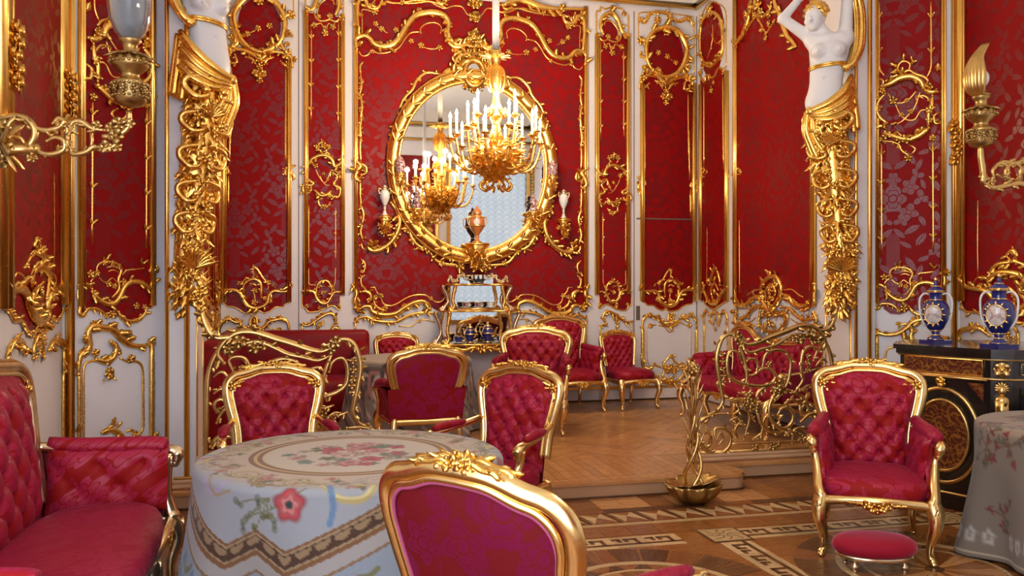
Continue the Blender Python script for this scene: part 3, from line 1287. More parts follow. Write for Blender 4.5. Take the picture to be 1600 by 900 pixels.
nb.v([(150, 30), (155, 160), (158, 290), (190, 335)], 6).v([(475, 30), (472, 160), (468, 305), (405, 320), (375, 345)], 6).l(275, 260, 80, 50).f(190, 345, 34).f(305, 425, 34).f(300, 545, 36).l(320, 330, 200, 50)
nb.sprig(152, -700, 152, 40, 190, 44).sprig(472, -700, 474, 40, 190, 44)
nb.s([(95, 450), (100, 560), (90, 615), (115, 645), (170, 597), (240, 595), (310, 640), (400, 668), (480, 665), (512, 610), (548, 590), (552, 420)], 10, ends=False).f(340, 620, 34).f(495, 590, 30).f(110, 590, 28)
ndo = Carve(PB, 925, 410, 9)
ndo.s([(190, 850), (150, 790), (170, 720), (230, 690), (320, 730), (400, 790), (480, 840), (565, 820)], 18).v([(550, 830), (552, 1100), (552, 1600)], 12).v([(110, 880), (110, 1150), (110, 1600)], 12)
ndo.s([(290, 780), (340, 830), (370, 880), (330, 930)], 14).f(345, 830, 40).f(205, 690, 34).s([(100, 890), (160, 880), (210, 890)], 14).f(350, 740, 30).f(430, 780, 30)
uL, uR = PB.uz(932.5, 300)[0][0], PB.uz(981, 300)[0][0]
top = nt_._c([(295, 300), (225, 300), (215, 250), (190, 200), (150, 165), (110, 160), (85, 180), (78, 230), (92, 300), (40, 310)])[0]
bt = nb._c([(95, 450), (100, 560), (95, 625), (115, 640), (170, 597), (240, 595), (310, 640), (400, 668), (480, 665), (512, 610), (548, 590), (548, 450)])[0]
npoly = [tuple(p) for p in top] + [tuple(p) for p in bt]

for m in (None, XC):
    pn = panel('damask_panel', wall_back, PB, npoly, mirror=m)
    mb = MB()
    for c in (nt_, nb):
        c.build(mb, mirror=m, seed=2)
    obj('gilt_carving', mb, M['gold'], pn)
    mb = MB()
    nm.build(mb, mirror=m, seed=3)
    obj('cartouche', mb, M['gold'], pn)
    mb = MB()
    for u in (uL, uR):
        uu = u if m is None else 2 * XC - u
        vbar(mb, PB, uu, bt[0][1], top[0][1], .058)
    obj('gilt_moulding', mb, M['gold_bar'], pn)
    mb = MB()
    ndo.build(mb, mirror=m)
    obj('dado_ornament', mb, M['gold'], wall_back)

# --- door panel: jib door in the back wall
dt = Carve(PB, 925, 0, 5.294)
dt.v([(382, 340), (382, 240), (382, 140), (410, 105), (600, 110), (800, 135), (840, 170), (843, 400), (845, 620)], 5)
dt.s([(390, 175), (440, 187), (470, 130), (520, 100), (620, 115), (660, 150), (720, 180), (800, 160), (832, 220)], 11)
dt.s([(500, 590), (462, 520), (445, 440), (452, 350), (500, 270), (560, 238), (620, 230), (690, 255), (745, 315), (778, 400), (768, 490), (735, 565), (680, 620), (610, 642), (550, 620), (500, 580)], 21, leaves=16)
dt.s([(400, 330), (440, 350), (450, 400)], 18).s([(400, 640), (450, 600), (470, 540), (430, 480), (400, 470)], 13).s([(790, 640), (755, 590), (770, 530), (800, 490)], 14)
dt.s([(390, 725), (400, 655), (440, 632), (520, 630), (570, 660), (605, 692), (650, 670), (720, 642), (790, 650), (828, 690), (836, 755)], 14, leaves=10)
dt.s([(470, 690), (440, 722), (418, 700)], 10).s([(520, 670), (560, 690), (580, 730)], 10).s([(700, 690), (660, 700), (630, 740)], 10).s([(770, 680), (760, 735), (800, 745), (810, 700)], 10)
for x, y, r in ((610, 810, 44), (590, 800, 34), (635, 800, 34), (610, 850, 28), (610, 750, 30), (535, 170, 36), (635, 165, 36), (400, 170, 30), (790, 160, 30), (400, 340, 40), (610, 270, 36), (600, 700, 32), (425, 640, 40), (800, 650, 40),
                (545, 440, 26), (620, 470, 26), (690, 520, 24), (545, 580, 28), (425, 560, 24), (790, 560, 30)):
    dt.f(x, y, r)
dt.v([(610, 290), (600, 380), (540, 450), (475, 478)], 5).v([(600, 390), (620, 470), (690, 520), (730, 560)], 5).v([(620, 290), (618, 360), (600, 390)], 4)
for y in (330, 400, 470, 540, 600):
    dt.l(800, y, 150 if y > 400 else 30, 60, 14)
dt.v([(435, 735), (435, 1000), (436, 1330)], 6).v([(792, 775), (794, 1000), (797, 1330)], 6)
dm = Carve(PB, 925, 220, 7.5)
kn(dm, 565, 500, 4.2)
kn(dm, 1212, 525, 4.2, -1)
dm.v([(620, -150), (620, 430)], 9).v([(612, 540), (614, 900)], 9).v([(1136, -120), (1140, 460)], 9).v([(1150, 570), (1152, 900)], 9)
db = Carve(PB, 925, 410, 9)
db.s([(700, 300), (715, 390), (790, 405), (880, 400), (930, 450), (950, 540), (1010, 592), (1100, 612), (1180, 570), (1222, 480), (1270, 405), (1360, 380), (1445, 398), (1468, 330)], 23)
db.s([(1020, 480), (1018, 330), (1060, 262), (1120, 250), (1190, 290), (1222, 370), (1195, 480)], 19).s([(940, 300), (1000, 230), (1060, 130), (1100, 95), (1112, 150), (1098, 205)], 12)
db.s([(1130, 210), (1200, 250), (1235, 305)], 9).s([(1070, 335), (1110, 310), (1150, 330)], 11).v([(1150, 360), (1100, 430), (1090, 500), (1095, 560)], 9).s([(940, 300), (945, 370), (1000, 390)], 9)
for x, y, r in ((1095, 395, 40), (1095, 540, 44), (940, 290, 38), (920, 520, 44), (1235, 300, 30), (1100, 100, 26), (690, 330, 44), (1480, 320, 40), (880, 320, 26), (1270, 300, 26), (980, 490, 30)):
    db.f(x, y, r)
db.v([(765, -200), (765, 50), (766, 290), (800, 345), (840, 320), (930, 310)], 8).v([(1388, -200), (1386, 50), (1385, 290), (1360, 345), (1300, 310), (1250, 330)], 8)
db.s([(690, 450), (692, 540), (740, 560), (780, 600), (860, 602), (920, 650), (990, 672), (1040, 645), (1080, 682), (1200, 672), (1270, 620), (1330, 592), (1400, 580), (1430, 540), (1472, 540), (1466, 420)], 10, ends=False)
ddo = Carve(PB, 985, 480, 6.43)
ddo.s([(112, 240), (125, 130), (170, 85), (230, 95), (280, 110), (320, 160), (400, 190), (470, 160), (495, 140)], 15).s([(490, 95), (540, 112), (600, 80), (655, 125), (685, 230)], 15)
ddo.s([(385, 60), (375, 130), (400, 180), (430, 130), (415, 60)], 14).v([(270, 180), (340, 200), (390, 250), (430, 232), (425, 205)], 6).v([(490, 150), (540, 175), (600, 200)], 6).v([(160, 200), (220, 180), (260, 180)], 6)
for x, y, r in ((400, 90, 34), (400, 140, 40), (540, 95, 34), (270, 100, 34), (600, 75, 32), (190, 80, 34), (195, 185, 28), (590, 185, 28), (440, 170, 30), (360, 170, 30)):
    ddo.f(x, y, r)
ddo.v([(118, 210), (120, 400), (122, 600)], 17).v([(662, 210), (660, 400), (656, 600)], 18).v([(165, 200), (166, 350), (168, 500), (195, 610)], 5).v([(612, 200), (610, 350), (608, 590)], 5)
ddo.s([(105, 480), (125, 600), (190, 640), (240, 690), (300, 730), (390, 748), (470, 738), (520, 690), (580, 650), (640, 640)], 17).s([(200, 615), (240, 578), (300, 605)], 10)
ddo.s([(320, 585), (360, 530), (410, 478), (440, 540), (495, 585)], 9).s([(340, 640), (325, 700), (400, 725), (440, 700)], 9).s([(495, 600), (540, 580), (580, 620)], 12)
for x, y, r in ((400, 600, 40), (340, 600, 36), (460, 610, 36), (430, 640, 38), (370, 640, 34), (540, 620, 44), (385, 750, 32), (260, 700, 28), (410, 490, 26)):
    ddo.f(x, y, r)
uL, uR = PB.uz(1003, 300)[0][0], PB.uz(1083.5, 300)[0][0]
c0, k0 = dt._c([(610, 440)])
el = [(c0[0][0] + 152 * k0 * cos(t), c0[0][1] + 195 * k0 * sin(t)) for t in np.linspace(0, 2 * pi, 40, endpoint=False)]
tp = dt._c([(830, 690), (790, 650), (720, 640), (650, 668), (605, 690), (570, 660), (520, 630), (440, 632), (400, 660)])[0]
bt = db._c([(690, 540), (740, 560), (780, 600), (860, 602), (920, 650), (990, 672), (1040, 645), (1080, 682), (1200, 672), (1270, 620), (1330, 592), (1400, 580), (1430, 540), (1468, 540)])[0]
dpoly = [tuple(p) for p in tp] + [(uL, bt[0][1])] + [tuple(p) for p in bt[1:-1]] + [(uR, bt[-1][1])]
doors = []
for i, m in enumerate((None, XC)):
    t = MB()
    a, b = PB.uz(991.5, 300)[0][0], PB.uz(1088.5, 300)[0][0]
    box(t, a, b - .01, .30, 4.98, -.01, .006)
    if m is not None:
        t2 = MB()
        box(t2, 2 * XC - b + .01, 2 * XC - a, .30, 4.98, -.01, .006)
        t = t2
    d = struct('door_%d' % (i + 1), t.xf(PB.M), M['white'], smooth=False)
    doors.append(d)
    t = MB()
    for u in (a - .008, b - .002):
        uu = u if m is None else 2 * XC - u
        box(t, uu - .005, uu + .005, ZP, 4.98, 0, .004)
    obj('door_gap', t.xf(PB.M), M['brown'], d, smooth=False)
    pn = panel('damask_panel', d, PB, dpoly, h=.012, mirror=m)
    pe = panel('damask_oval', d, PB, el, h=.012, mirror=m)
    mb = MB()
    dt.build(mb, mirror=m, seed=4)
    obj('oval_cartouche', mb, M['gold'], pe)
    mb = MB()
    db.build(mb, mirror=m, seed=5)
    dm.build(mb, mirror=m, seed=6)
    obj('gilt_carving', mb, M['gold'], pn)
    mb = MB()
    for u in (uL, uR):
        uu = u if m is None else 2 * XC - u
        vbar(mb, PB, uu, bt[0][1], tp[0][1], .06, .042)
    obj('gilt_moulding', mb, M['gold_bar'], pn)
    mb = MB()
    ddo.build(mb, mirror=m, seed=7)
    obj('dado_ornament', mb, M['gold'], d)
# hinge, lock plate and the dark track across the right door
t = MB()
ha, hb = PB.uz(993.5, 478)[0], PB.uz(999.5, 500)[0]
box(t, ha[0], hb[0], hb[1], ha[1], 0, .012)
obj('lock_plate', t.xf(PB.M), M['brown'], doors[0], smooth=False)['label'] = 'brown metal lock plate'
t = MB()
ta, tb = PB.uz(994, 341.5)[0], PB.uz(1086, 341.5)[0]
box(t, ta[0], tb[0], ta[1] - .008, ta[1] + .008, 0, .02)
obj('cross_track', t.xf(PB.M), M['brown'], doors[0], smooth=False)['label'] = 'thin dark metal strip across the door'

# --- alcove side walls: narrow and wide panel
st = Carve(PAR, 1060, 0, 5.294)
st.s([(215, 560), (190, 420), (190, 260), (215, 165), (275, 105), (335, 125), (368, 200), (378, 320), (370, 440), (335, 505), (280, 548), (225, 520), (192, 440)], 16, leaves=18)
st.v([(185, 625), (222, 682), (240, 622), (300, 642), (340, 562), (385, 602)], 10).v([(285, 200), (290, 290), (270, 400), (245, 480)], 5).v([(290, 300), (310, 350), (350, 365)], 4)
for x, y, r in ((285, 745, 34), (265, 640, 30), (280, 70, 44), (200, 180, 34), (370, 190, 36), (195, 600, 34), (385, 590, 34), (290, 290, 22), (280, 400, 22), (330, 480, 28), (300, 680, 22), (270, 110, 40)):
    st.f(x, y, r)
st.v([(175, 440), (176, 250), (200, 120), (260, 20), (330, 30), (395, 100), (398, 330), (398, 560)], 5).v([(215, 720), (215, 1000), (215, 1400)], 7).v([(372, 640), (374, 1000), (378, 1400)], 7)
sb = Carve(PAR, 1060, 400, 4.5)
sb.s([(180, 190), (195, 265), (235, 330), (280, 325), (315, 262), (352, 215)], 14).s([(228, 205), (238, 155), (265, 80), (292, 140), (300, 205)], 11).s([(245, 300), (235, 240), (262, 190), (285, 240)], 8)
sb.v([(180, 312), (200, 342), (250, 372), (300, 342), (352, 312)], 7).f(265, 160, 22).f(262, 250, 24).f(190, 215, 22).f(340, 225, 22).f(262, 320, 22)
sb.v([(205, -200), (205, 0), (204, 180), (228, 200)], 4).v([(330, -200), (332, 0), (334, 190), (305, 205)], 4)
sdo = Carve(PAR, 1060, 400, 4.5)
sdo.s([(185, 480), (184, 415), (200, 385), (225, 412)], 9).s([(350, 500), (346, 425), (320, 385), (300, 420)], 9).s([(240, 480), (235, 420), (262, 390), (295, 430), (285, 490)], 8)
for x, y in ((265, 400), (265, 440), (250, 470), (285, 470), (265, 510)):
    sdo.f(x, y, 20)
sdo.v([(185, 470), (184, 700), (184, 850)], 7).v([(350, 490), (350, 700), (350, 850)], 7)
kn(sb, 182, -590, 1.6)
kn(sb, 348, -575, 1.6, -1)
wb = Carve(PAR, 1060, 400, 4.5)
wb.s([(400, 195), (410, 265), (408, 330), (440, 345), (490, 342), (520, 310), (560, 285), (605, 300)], 17).s([(968, 195), (965, 270), (962, 335), (930, 345), (880, 356), (820, 340), (790, 292), (745, 270)], 17)
wb.s([(590, 260), (600, 200), (650, 150), (700, 150), (732, 210), (722, 290), (690, 340), (650, 382), (612, 340), (590, 285)], 17).s([(640, 160), (650, 112), (662, 150)], 12)
wb.s([(620, 320), (625, 240), (665, 200), (690, 250), (670, 310)], 12).v([(480, 282), (540, 240), (600, 242)], 6).v([(745, 242), (800, 235), (850, 272), (882, 290)], 6)
for x, y, r in ((650, 240, 34), (660, 290, 34), (690, 190, 30), (610, 200, 30), (650, 340, 34), (430, 335, 30), (930, 335, 34), (950, 230, 30), (410, 220, 26), (840, 340, 26), (515, 310, 26), (690, 370, 30), (600, 250, 26), (640, 120, 22)):
    wb.f(x, y, r)
wb.v([(432, -250), (432, 0), (434, 260)], 5).s([(942, -80), (948, 0), (940, 80), (946, 130), (930, 165)], 6).v([(942, -300), (944, -200), (942, -80)], 5)
kn(wb, 412, -590, 2.2)
wdo = Carve(PAR, 1060, 400, 4.5)
wdo.s([(430, 440), (490, 420), (530, 370), (580, 350), (622, 382)], 13).s([(728, 360), (790, 370), (840, 420), (890, 450), (955, 440)], 13)
wdo.s([(580, 400), (575, 470), (620, 522), (700, 532), (752, 490), (772, 420), (742, 398), (690, 402), (610, 400)], 13, leaves=12).s([(960, 395), (975, 440), (965, 480)], 14).s([(415, 380), (405, 430), (420, 500)], 13)
for x, y, r in ((650, 470, 34), (620, 490, 26), (680, 490, 28), (600, 420, 24), (415, 410, 30), (965, 420, 32), (760, 420, 26), (660, 530, 26), (500, 430, 20), (880, 430, 24)):
    wdo.f(x, y, r)
wdo.v([(420, 500), (420, 700), (420, 900)], 9).v([(970, 480), (970, 700), (970, 900)], 9).v([(440, 450), (500, 465), (550, 430)], 4).v([(790, 440), (840, 470), (890, 470)], 4)
wt = Carve(PAR, 1060, 0, 5.294)
wt.s([(470, 385), (500, 345), (540, 300), (565, 240), (585, 180), (605, 110), (640, 40), (660, -60)], 20).s([(630, 20), (640, 110), (700, 140), (760, 90), (780, 20)], 14)
wt.v([(640, 130), (690, 200), (730, 270), (770, 220), (800, 170)], 9).v([(560, 280), (600, 200), (640, 150)], 8)
for x, y, r in ((485, 385, 36), (470, 330, 34), (700, 245, 34), (733, 320, 30), (733, 280, 26), (620, 60, 60), (680, 40, 60), (700, 110, 50), (760, 200, 34), (640, 130, 40), (800, 180, 26), (580, 130, 50), (760, 120, 40), (575, 230, 36)):
    wt.f(x, y, r)
wt.s([(985, 385), (955, 345), (915, 300), (890, 240), (870, 180), (850, 110), (815, 40), (795, -60)], 20)
aL = YB - YS
b1, b2 = PAR.uz(1096.5, 300)[0][0], PAR.uz(1137, 300)[0][0]
w1, w2 = PAR.uz(1151, 300)[0][0], PAR.uz(1272.5, 300)[0][0]
c0 = st._c([(283, 330)])[0][0]
el2 = [(c0[0] + .30 * cos(t), c0[1] + .46 * sin(t)) for t in np.linspace(0, 2 * pi, 36, endpoint=False)]
zb = sb._c([(180, 310)])[0][0][1]
bb = sb._c([(180, 312), (200, 342), (250, 372), (300, 342), (352, 312)])[0]
tt_ = st._c([(385, 600), (340, 565), (300, 640), (240, 622), (222, 680), (185, 625)])[0]
p1 = [tuple(p) for p in tt_] + [(b1, bb[0][1])] + [tuple(p) for p in bb[1:-1]] + [(b2, bb[-1][1])]
wbb = wb._c([(405, 330), (440, 345), (490, 342), (520, 310), (560, 285), (605, 300), (650, 380), (690, 345), (745, 270), (790, 292), (820, 340), (880, 356), (930, 345), (968, 335)])[0]
p2 = [(w2, 5.0), (w1, 5.0), (w1, wbb[0][1])] + [tuple(p) for p in wbb[1:-1]] + [(w2, wbb[-1][1])]
for wl, pln, m in ((wall_alcove_right, PAR, None), (wall_alcove_left, PAL, aL / 2)):
    mr = (lambda u: u if m is None else 2 * m - u)
    pe = panel('damask_oval', wl, pln, el2, mirror=m)
    pn = panel('damask_panel', wl, pln, p1, mirror=m)
    pw = panel('damask_panel', wl, pln, p2, mirror=m)
    mb = MB()
    st.build(mb, plane=pln, mirror=m, seed=8)
    obj('oval_cartouche', mb, M['gold'], pe)
    mb = MB()
    sb.build(mb, plane=pln, mirror=m, seed=9)
    obj('gilt_carving', mb, M['gold'], pn)
    mb = MB()
    wb.build(mb, plane=pln, mirror=m, seed=10)
    wt.build(mb, plane=pln, mirror=m, seed=11)
    obj('gilt_carving', mb, M['gold'], pw)
    mb = MB()
    for u in (b1, b2):
        vbar(mb, pln, mr(u), zb, tt_[0][1], .07, .04)
    obj('gilt_moulding', mb, M['gold_bar'], pn)
    mb = MB()
    for u in (w1, w2):
        vbar(mb, pln, mr(u), wbb[0][1], 5.0, .08, .045)
    obj('gilt_moulding', mb, M['gold_bar'], pw)
    mb = MB()
    sdo.build(mb, plane=pln, mirror=m, seed=12)
    wdo.build(mb, plane=pln, mirror=m, seed=13)
    obj('dado_ornament', mb, M['gold'], wl)

# --- splayed walls beside the opening
sm = Carve(PSR, 1360, 70, 4.737)
sm.s([(85, 310), (150, 290), (220, 252), (300, 240), (370, 272), (392, 325)], 22).v([(105, 275), (170, 236), (240, 210), (285, 190), (330, 215), (400, 240), (432, 272)], 9)
sm.s([(285, 190), (292, 142), (245, 122), (210, 150), (205, 190), (245, 205)], 8, leaves=1).s([(110, 365), (60, 420), (45, 480), (70, 542), (125, 582)], 16).s([(18, 645), (60, 608), (122, 602)], 14)
sm.s([(395, 330), (440, 352), (495, 350)], 16).s([(460, 380), (452, 450), (430, 500), (430, 595)], 13).s([(500, 505), (470, 532), (480, 582), (515, 582)], 10).s([(70, 250), (95, 270), (90, 305)], 8)
sm.s([(100, 660), (150, 672), (210, 692), (280, 702), (350, 682), (410, 640), (432, 620)], 19).v([(185, 635), (230, 672), (280, 686), (335, 650)], 7).s([(80, 712), (160, 720), (212, 742), (230, 782), (272, 812), (290, 825)], 9)
sm.s([(290, 742), (332, 772), (300, 815)], 8).v([(130, 360), (170, 420), (230, 432), (290, 400), (342, 340)], 6).v([(180, 430), (220, 512), (270, 556), (330, 552), (372, 490), (422, 482)], 6)
sm.v([(372, 340), (330, 460), (290, 512), (230, 570), (170, 592)], 6).v([(340, 385), (400, 380), (442, 420), (442, 472)], 8).v([(350, 440), (340, 380), (400, 400)], 5)
for x, y, r in ((170, 415, 34), (280, 840, 30), (120, 670, 40), (380, 640, 38), (270, 700, 44), (320, 690, 34), (220, 705, 34), (440, 480, 34), (60, 470, 30), (435, 560, 28), (430, 320, 36), (420, 300, 28), (460, 690, 28), (90, 700, 26), (300, 495, 22), (230, 520, 22), (270, 412, 20), (90, 340, 26)):
    sm.f(x, y, r)
for x, y, a, L in ((205, 165, 150, 60), (205, 180, 215, 62), (240, 125, 80, 55), (292, 145, 20, 55), (200, 575, 200, 50), (310, 125, 100, 40), (500, 200, 90, 60)):
    sm.l(x, y, a, L, L * .36)
sm.v([(65, -320), (66, -80), (65, 80), (70, 180), (105, 232)], 7).v([(448, -320), (450, -80), (450, 60), (448, 170), (420, 240)], 7)
for y in (-200, 60):
    sm.l(65, y, 55, 44, 12).l(65, y, 125, 44, 12).l(450, y, 55, 44, 12).l(450, y, 125, 44, 12)
sm.sprig(82, 720, 84, 1560, 205, 46).sprig(462, 690, 466, 1540, 205, 46)
sq = Carve(PSL, 100, 380, 6.43)
sq.s([(135, 420), (220, 410), (275, 460)], 18).s([(270, 490), (320, 542), (380, 592), (450, 612), (512, 590), (560, 520), (592, 450), (640, 402), (720, 386), (800, 412), (842, 450), (882, 420), (890, 330), (850, 280)], 25)
sq.s([(300, 500), (265, 400), (290, 350), (330, 322)], 12).s([(322, 312), (330, 230), (380, 192), (460, 190), (530, 212), (570, 270), (542, 360), (552, 440), (520, 500), (480, 542)], 14)
sq.s([(430, 242), (500, 235), (562, 275)], 10).v([(340, 330), (380, 380), (430, 390), (480, 350), (540, 410)], 8).s([(580, 312), (640, 272), (720, 262), (792, 252)], 10).s([(430, 290), (490, 270), (555, 300)], 9)
for x, y, r in ((440, 410, 40), (260, 310, 50), (300, 510, 46), (500, 430, 34), (590, 390, 40), (450, 600, 40), (910, 270, 44), (330, 300, 34), (545, 235, 34), (400, 200, 36), (480, 200, 34)):
    sq.f(x, y, r)
for x, y, a, L in ((420, 180, 70, 90), (400, 185, 110, 60), (785, 220, 120, 90), (790, 215, 50, 70), (195, 110, 60, 50), (905, 290, 80, 80), (600, 300, 60, 50)):
    sq.l(x, y, a, L, L * .3)
sq.v([(185, 0), (186, 150), (195, 250), (240, 290)], 7).v([(785, 0), (786, 120), (785, 250)], 7)
sq.s([(138, 440), (135, 540), (155, 620), (148, 705), (190, 725), (230, 662), (320, 660), (380, 692), (425, 735)], 17).f(480, 712, 52).s([(540, 690), (570, 742), (640, 782), (730, 772), (800, 712), (822, 650)], 20)
sq.v([(822, 650), (882, 640), (890, 540), (890, 440)], 10).f(720, 630, 40).f(800, 640, 34).f(420, 730, 36).l(540, 690, 150, 60, 20)
sd = Carve(PSL, 100, 490, 3.913)
sd.s([(80, 370), (88, 290), (100, 250), (150, 205), (140, 120), (172, 78), (240, 85), (300, 102), (342, 150), (402, 190), (480, 196), (540, 170)], 17).v([(531, 180), (531, 500), (531, 850)], 15)
sd.v([(88, 330), (90, 600), (90, 1000)], 11).v([(118, 790), (118, 560), (118, 340), (150, 292), (200, 290)], 7).s([(190, 280), (250, 292), (300, 262), (312, 200), (280, 170)], 16)
sd.v([(340, 270), (390, 295), (430, 290), (475, 330), (480, 500), (480, 700), (452, 732), (480, 772), (522, 812)], 7).s([(230, 725), (290, 710), (342, 742), (350, 785), (325, 802)], 14)
sd.s([(240, 850), (250, 782), (300, 762), (340, 792), (382, 800), (412, 770), (432, 735)], 10).s([(128, 790), (180, 822), (192, 860)], 9).s([(220, 762), (200, 830), (190, 870)], 8).s([(380, 720), (410, 710), (432, 740)], 8).s([(250, 850), (260, 800), (300, 800)], 9)
sd.s([(320, 120), (370, 120), (395, 150)], 8)
for x, y, r in ((270, 372, 36), (270, 350, 30), (400, 275, 32), (175, 65, 30), (290, 90, 34), (140, 130, 30), (185, 240, 30), (260, 285, 36), (320, 230, 30), (430, 735, 24), (530, 170, 30), (250, 715, 26), (275, 820, 34), (395, 115, 20), (100, 240, 26)):
    sd.f(x, y, r)
for x, y, a, L in ((300, 690, 100, 70), (320, 700, 60, 50), (545, 780, 80, 70), (245, 400, 230, 30), (300, 390, 310, 30), (85, 730, 90, 70)):
    sd.l(x, y, a, L, L * .3)
uA, uB = PSL.uz(126, 300)[0][0], PSL.uz(236.5, 300)[0][0]
bt = sq._c([(150, 640), (165, 715), (190, 722), (230, 662), (320, 660), (380, 692), (425, 735), (540, 735), (580, 760), (640, 782), (730, 772), (800, 712), (822, 650), (880, 640)])[0]
sp = [(uB, 5.0), (uA, 5.0), (uA, bt[0][1])] + [tuple(p) for p in bt[1:-1]] + [(uB, bt[-1][1])]
for wl, pln, m in ((wall_splay_right, PSR, LS / 2), (wall_splay_left, PSL, None)):
    pn = panel('damask_panel', wl, pln, sp, mirror=m)
    mb = MB()
    # the photograph shows the lower carving drawn the same way round on both sides
    if m is None:
        sq.build(mb, seed=14)
    else:
        off = LS / 2 - (uA + uB) / 2
        sq.build(mb, plane=pln, fn=lambda u: u + 2 * off, seed=14)
    obj('gilt_carving', mb, M['gold'], pn)
    mb = MB()
    sm.build(mb, plane=pln, mirror=None if m else LS / 2, seed=15)
    obj('cartouche', mb, M['gold'], pn)
    mb = MB()
    for u in (uA, uB):
        vbar(mb, pln, u if m is None else 2 * m - u, bt[0][1], 5.0, .052, .035)
    obj('gilt_moulding', mb, M['gold_bar'], pn)
    mb = MB()
    sd.build(mb, plane=pln, mirror=m, seed=16)
    obj('dado_ornament', mb, M['gold'], wl)
    # the tall gilt and white mouldings that edge the splay
    mb = MB()
    for px, w in ((263, .03), (286, .06)):
        u = PSL.uz(px, 300)[0][0]
        vbar(mb, pln, u if m is None else 2 * m - u, .36, 5.0, w, .05)
    for px, w in ((107, .05),):
        u = PSL.uz(px, 300)[0][0]
        vbar(mb, pln, u if m is None else 2 * m - u, .36, 5.0, w, .05)
    obj('tall_moulding', mb, M['gold_bar'], wl)

# --- front room side walls
gb = Carve(PWL, 0, 360, 4.5)
gb.s([(35, 300), (45, 380), (65, 420), (120, 410), (160, 450), (180, 530), (212, 600), (270, 642), (312, 600), (312, 500), (342, 430), (400, 402), (435, 360)], 26)
gb.s([(195, 520), (215, 440), (200, 330), (232, 270), (290, 262), (330, 320), (322, 400), (310, 480)], 24).s([(160, 262), (200, 190), (238, 150), (230, 100), (245, 55), (268, 100), (250, 150)], 15).s([(240, 160), (300, 190), (332, 265)], 20)
gb.s([(240, 560), (230, 480), (262, 400), (290, 430)], 14).v([(85, 345), (110, 300), (152, 320), (182, 382)], 9).v([(340, 310), (372, 310), (388, 362)], 9).s([(225, 600), (260, 560), (300, 590)], 16)
gb.s([(28, 550), (60, 580), (90, 632), (140, 640), (180, 712), (220, 735), (252, 700), (300, 722), (340, 670), (352, 630), (412, 620), (432, 550)], 13)
for x, y, r in ((270, 420, 40), (250, 560, 44), (60, 390, 46), (420, 390, 46), (180, 240, 34), (320, 250, 34), (280, 190, 34), (240, 480, 30), (360, 390, 40), (270, 300, 34), (180, 520, 34)):
    gb.f(x, y, r)
gb.v([(68, -400), (70, 0), (74, 290)], 7).v([(372, -400), (374, 0), (372, 300)], 7)
gd = Carve(PWL, 0, 360, 4.5)
gd.s([(40, 1000), (40, 900), (60, 820), (100, 772), (150, 800), (165, 870)], 20).s([(330, 840), (370, 772), (432, 800), (438, 900), (436, 1000)], 20).s([(225, 900), (232, 800), (262, 740), (290, 800), (300, 900)], 14)
for x, y, r in ((260, 800, 34), (260, 850, 40), (240, 890, 36), (290, 890, 36), (100, 760, 40), (390, 750, 40), (140, 840, 34)):
    gd.f(x, y, r)
gd.v([(40, 980), (40, 1300), (40, 1700)], 14).v([(436, 980), (436, 1300), (436, 1700)], 14)
uA, uB = PWL.uz(6, 300)[0][0], PWL.uz(95, 300)[0][0]
bt = gb._c([(28, 550), (60, 580), (90, 632), (140, 640), (180, 712), (220, 735), (252, 700), (300, 722), (340, 670), (352, 630), (412, 620), (432, 550)])[0]
gp = [(uB, 5.0), (uA, 5.0), (uA, bt[0][1])] + [tuple(p) for p in bt[1:-1]] + [(uB, bt[-1][1])]
Lw = SY - YREAR
for wl, pln, m in ((wall_right, PWR, Lw / 2), (wall_left, PWL, None)):
    pn = panel('damask_panel', wl, pln, gp, mirror=m)
    mb = MB()
    gb.build(mb, plane=pln, mirror=m, seed=17)
    obj('gilt_carving', mb, M['gold'], pn)
    mb = MB()
    for u, w in ((uA, .10), (uA - .09, .05), (uB, .10), (uB + .10, .05)):
        vbar(mb, pln, u if m is None else 2 * m - u, bt[0][1], 5.0, w, .05)
    for z in (2.75,):
        for u in (uA, uB):
            uu = u if m is None else 2 * m - u
            t = MB()
            for k in range(5):
                flower3(t, (uu + rnd.uniform(-.03, .03), z + k * .07 - .14, .05), (0, 0, 1), .07)
            mb.join(t.xf(pln.M))
    obj('gilt_moulding', mb, M['gold_bar'], pn)
    mb = MB()
    gd.build(mb, plane=pln, mirror=m, seed=18)
    obj('dado_ornament', mb, M['gold'], wl)

# gilt arches over the windows and a pier panel, seen in the mirror
mb = MB()
for a, b, z0, z1 in (WIN_A, WIN_B):
    c = (a + b) / 2
    P = [(a - .2, z1 - .4), (a - .16, z1 + .05), (a + .25, z1 + .28), (c - .3, z1 + .22), (c, z1 + .42), (c + .3, z1 + .22), (b - .25, z1 + .28), (b + .16, z1 + .05), (b + .2, z1 - .4)]
    t = MB()
    tube(t, [(u, z, .05) for u, z in spline(P, 6)], .05, 8, (0, 0, 1), .8, .15)
    for k in range(26):
        q = spline(P, 6)[k * 48 // 26]
        flower3(t, (q[0], q[1], .08), (0, 0, 1), .11)
    mb.join(t.xf(PRE.M))
c = SXR - XC
for u in (c - 1.05, c + 1.05):
    vbar(mb, PRE, u, 1.2, 4.7, .09, .05)
obj('gilt_carving', mb, M['gold'], wall_rear)
panel('damask_panel', wall_rear, PRE, [(c - 1.0, 1.2), (c + 1.0, 1.2), (c + 1.0, 4.7), (c - 1.0, 4.7)][::1])

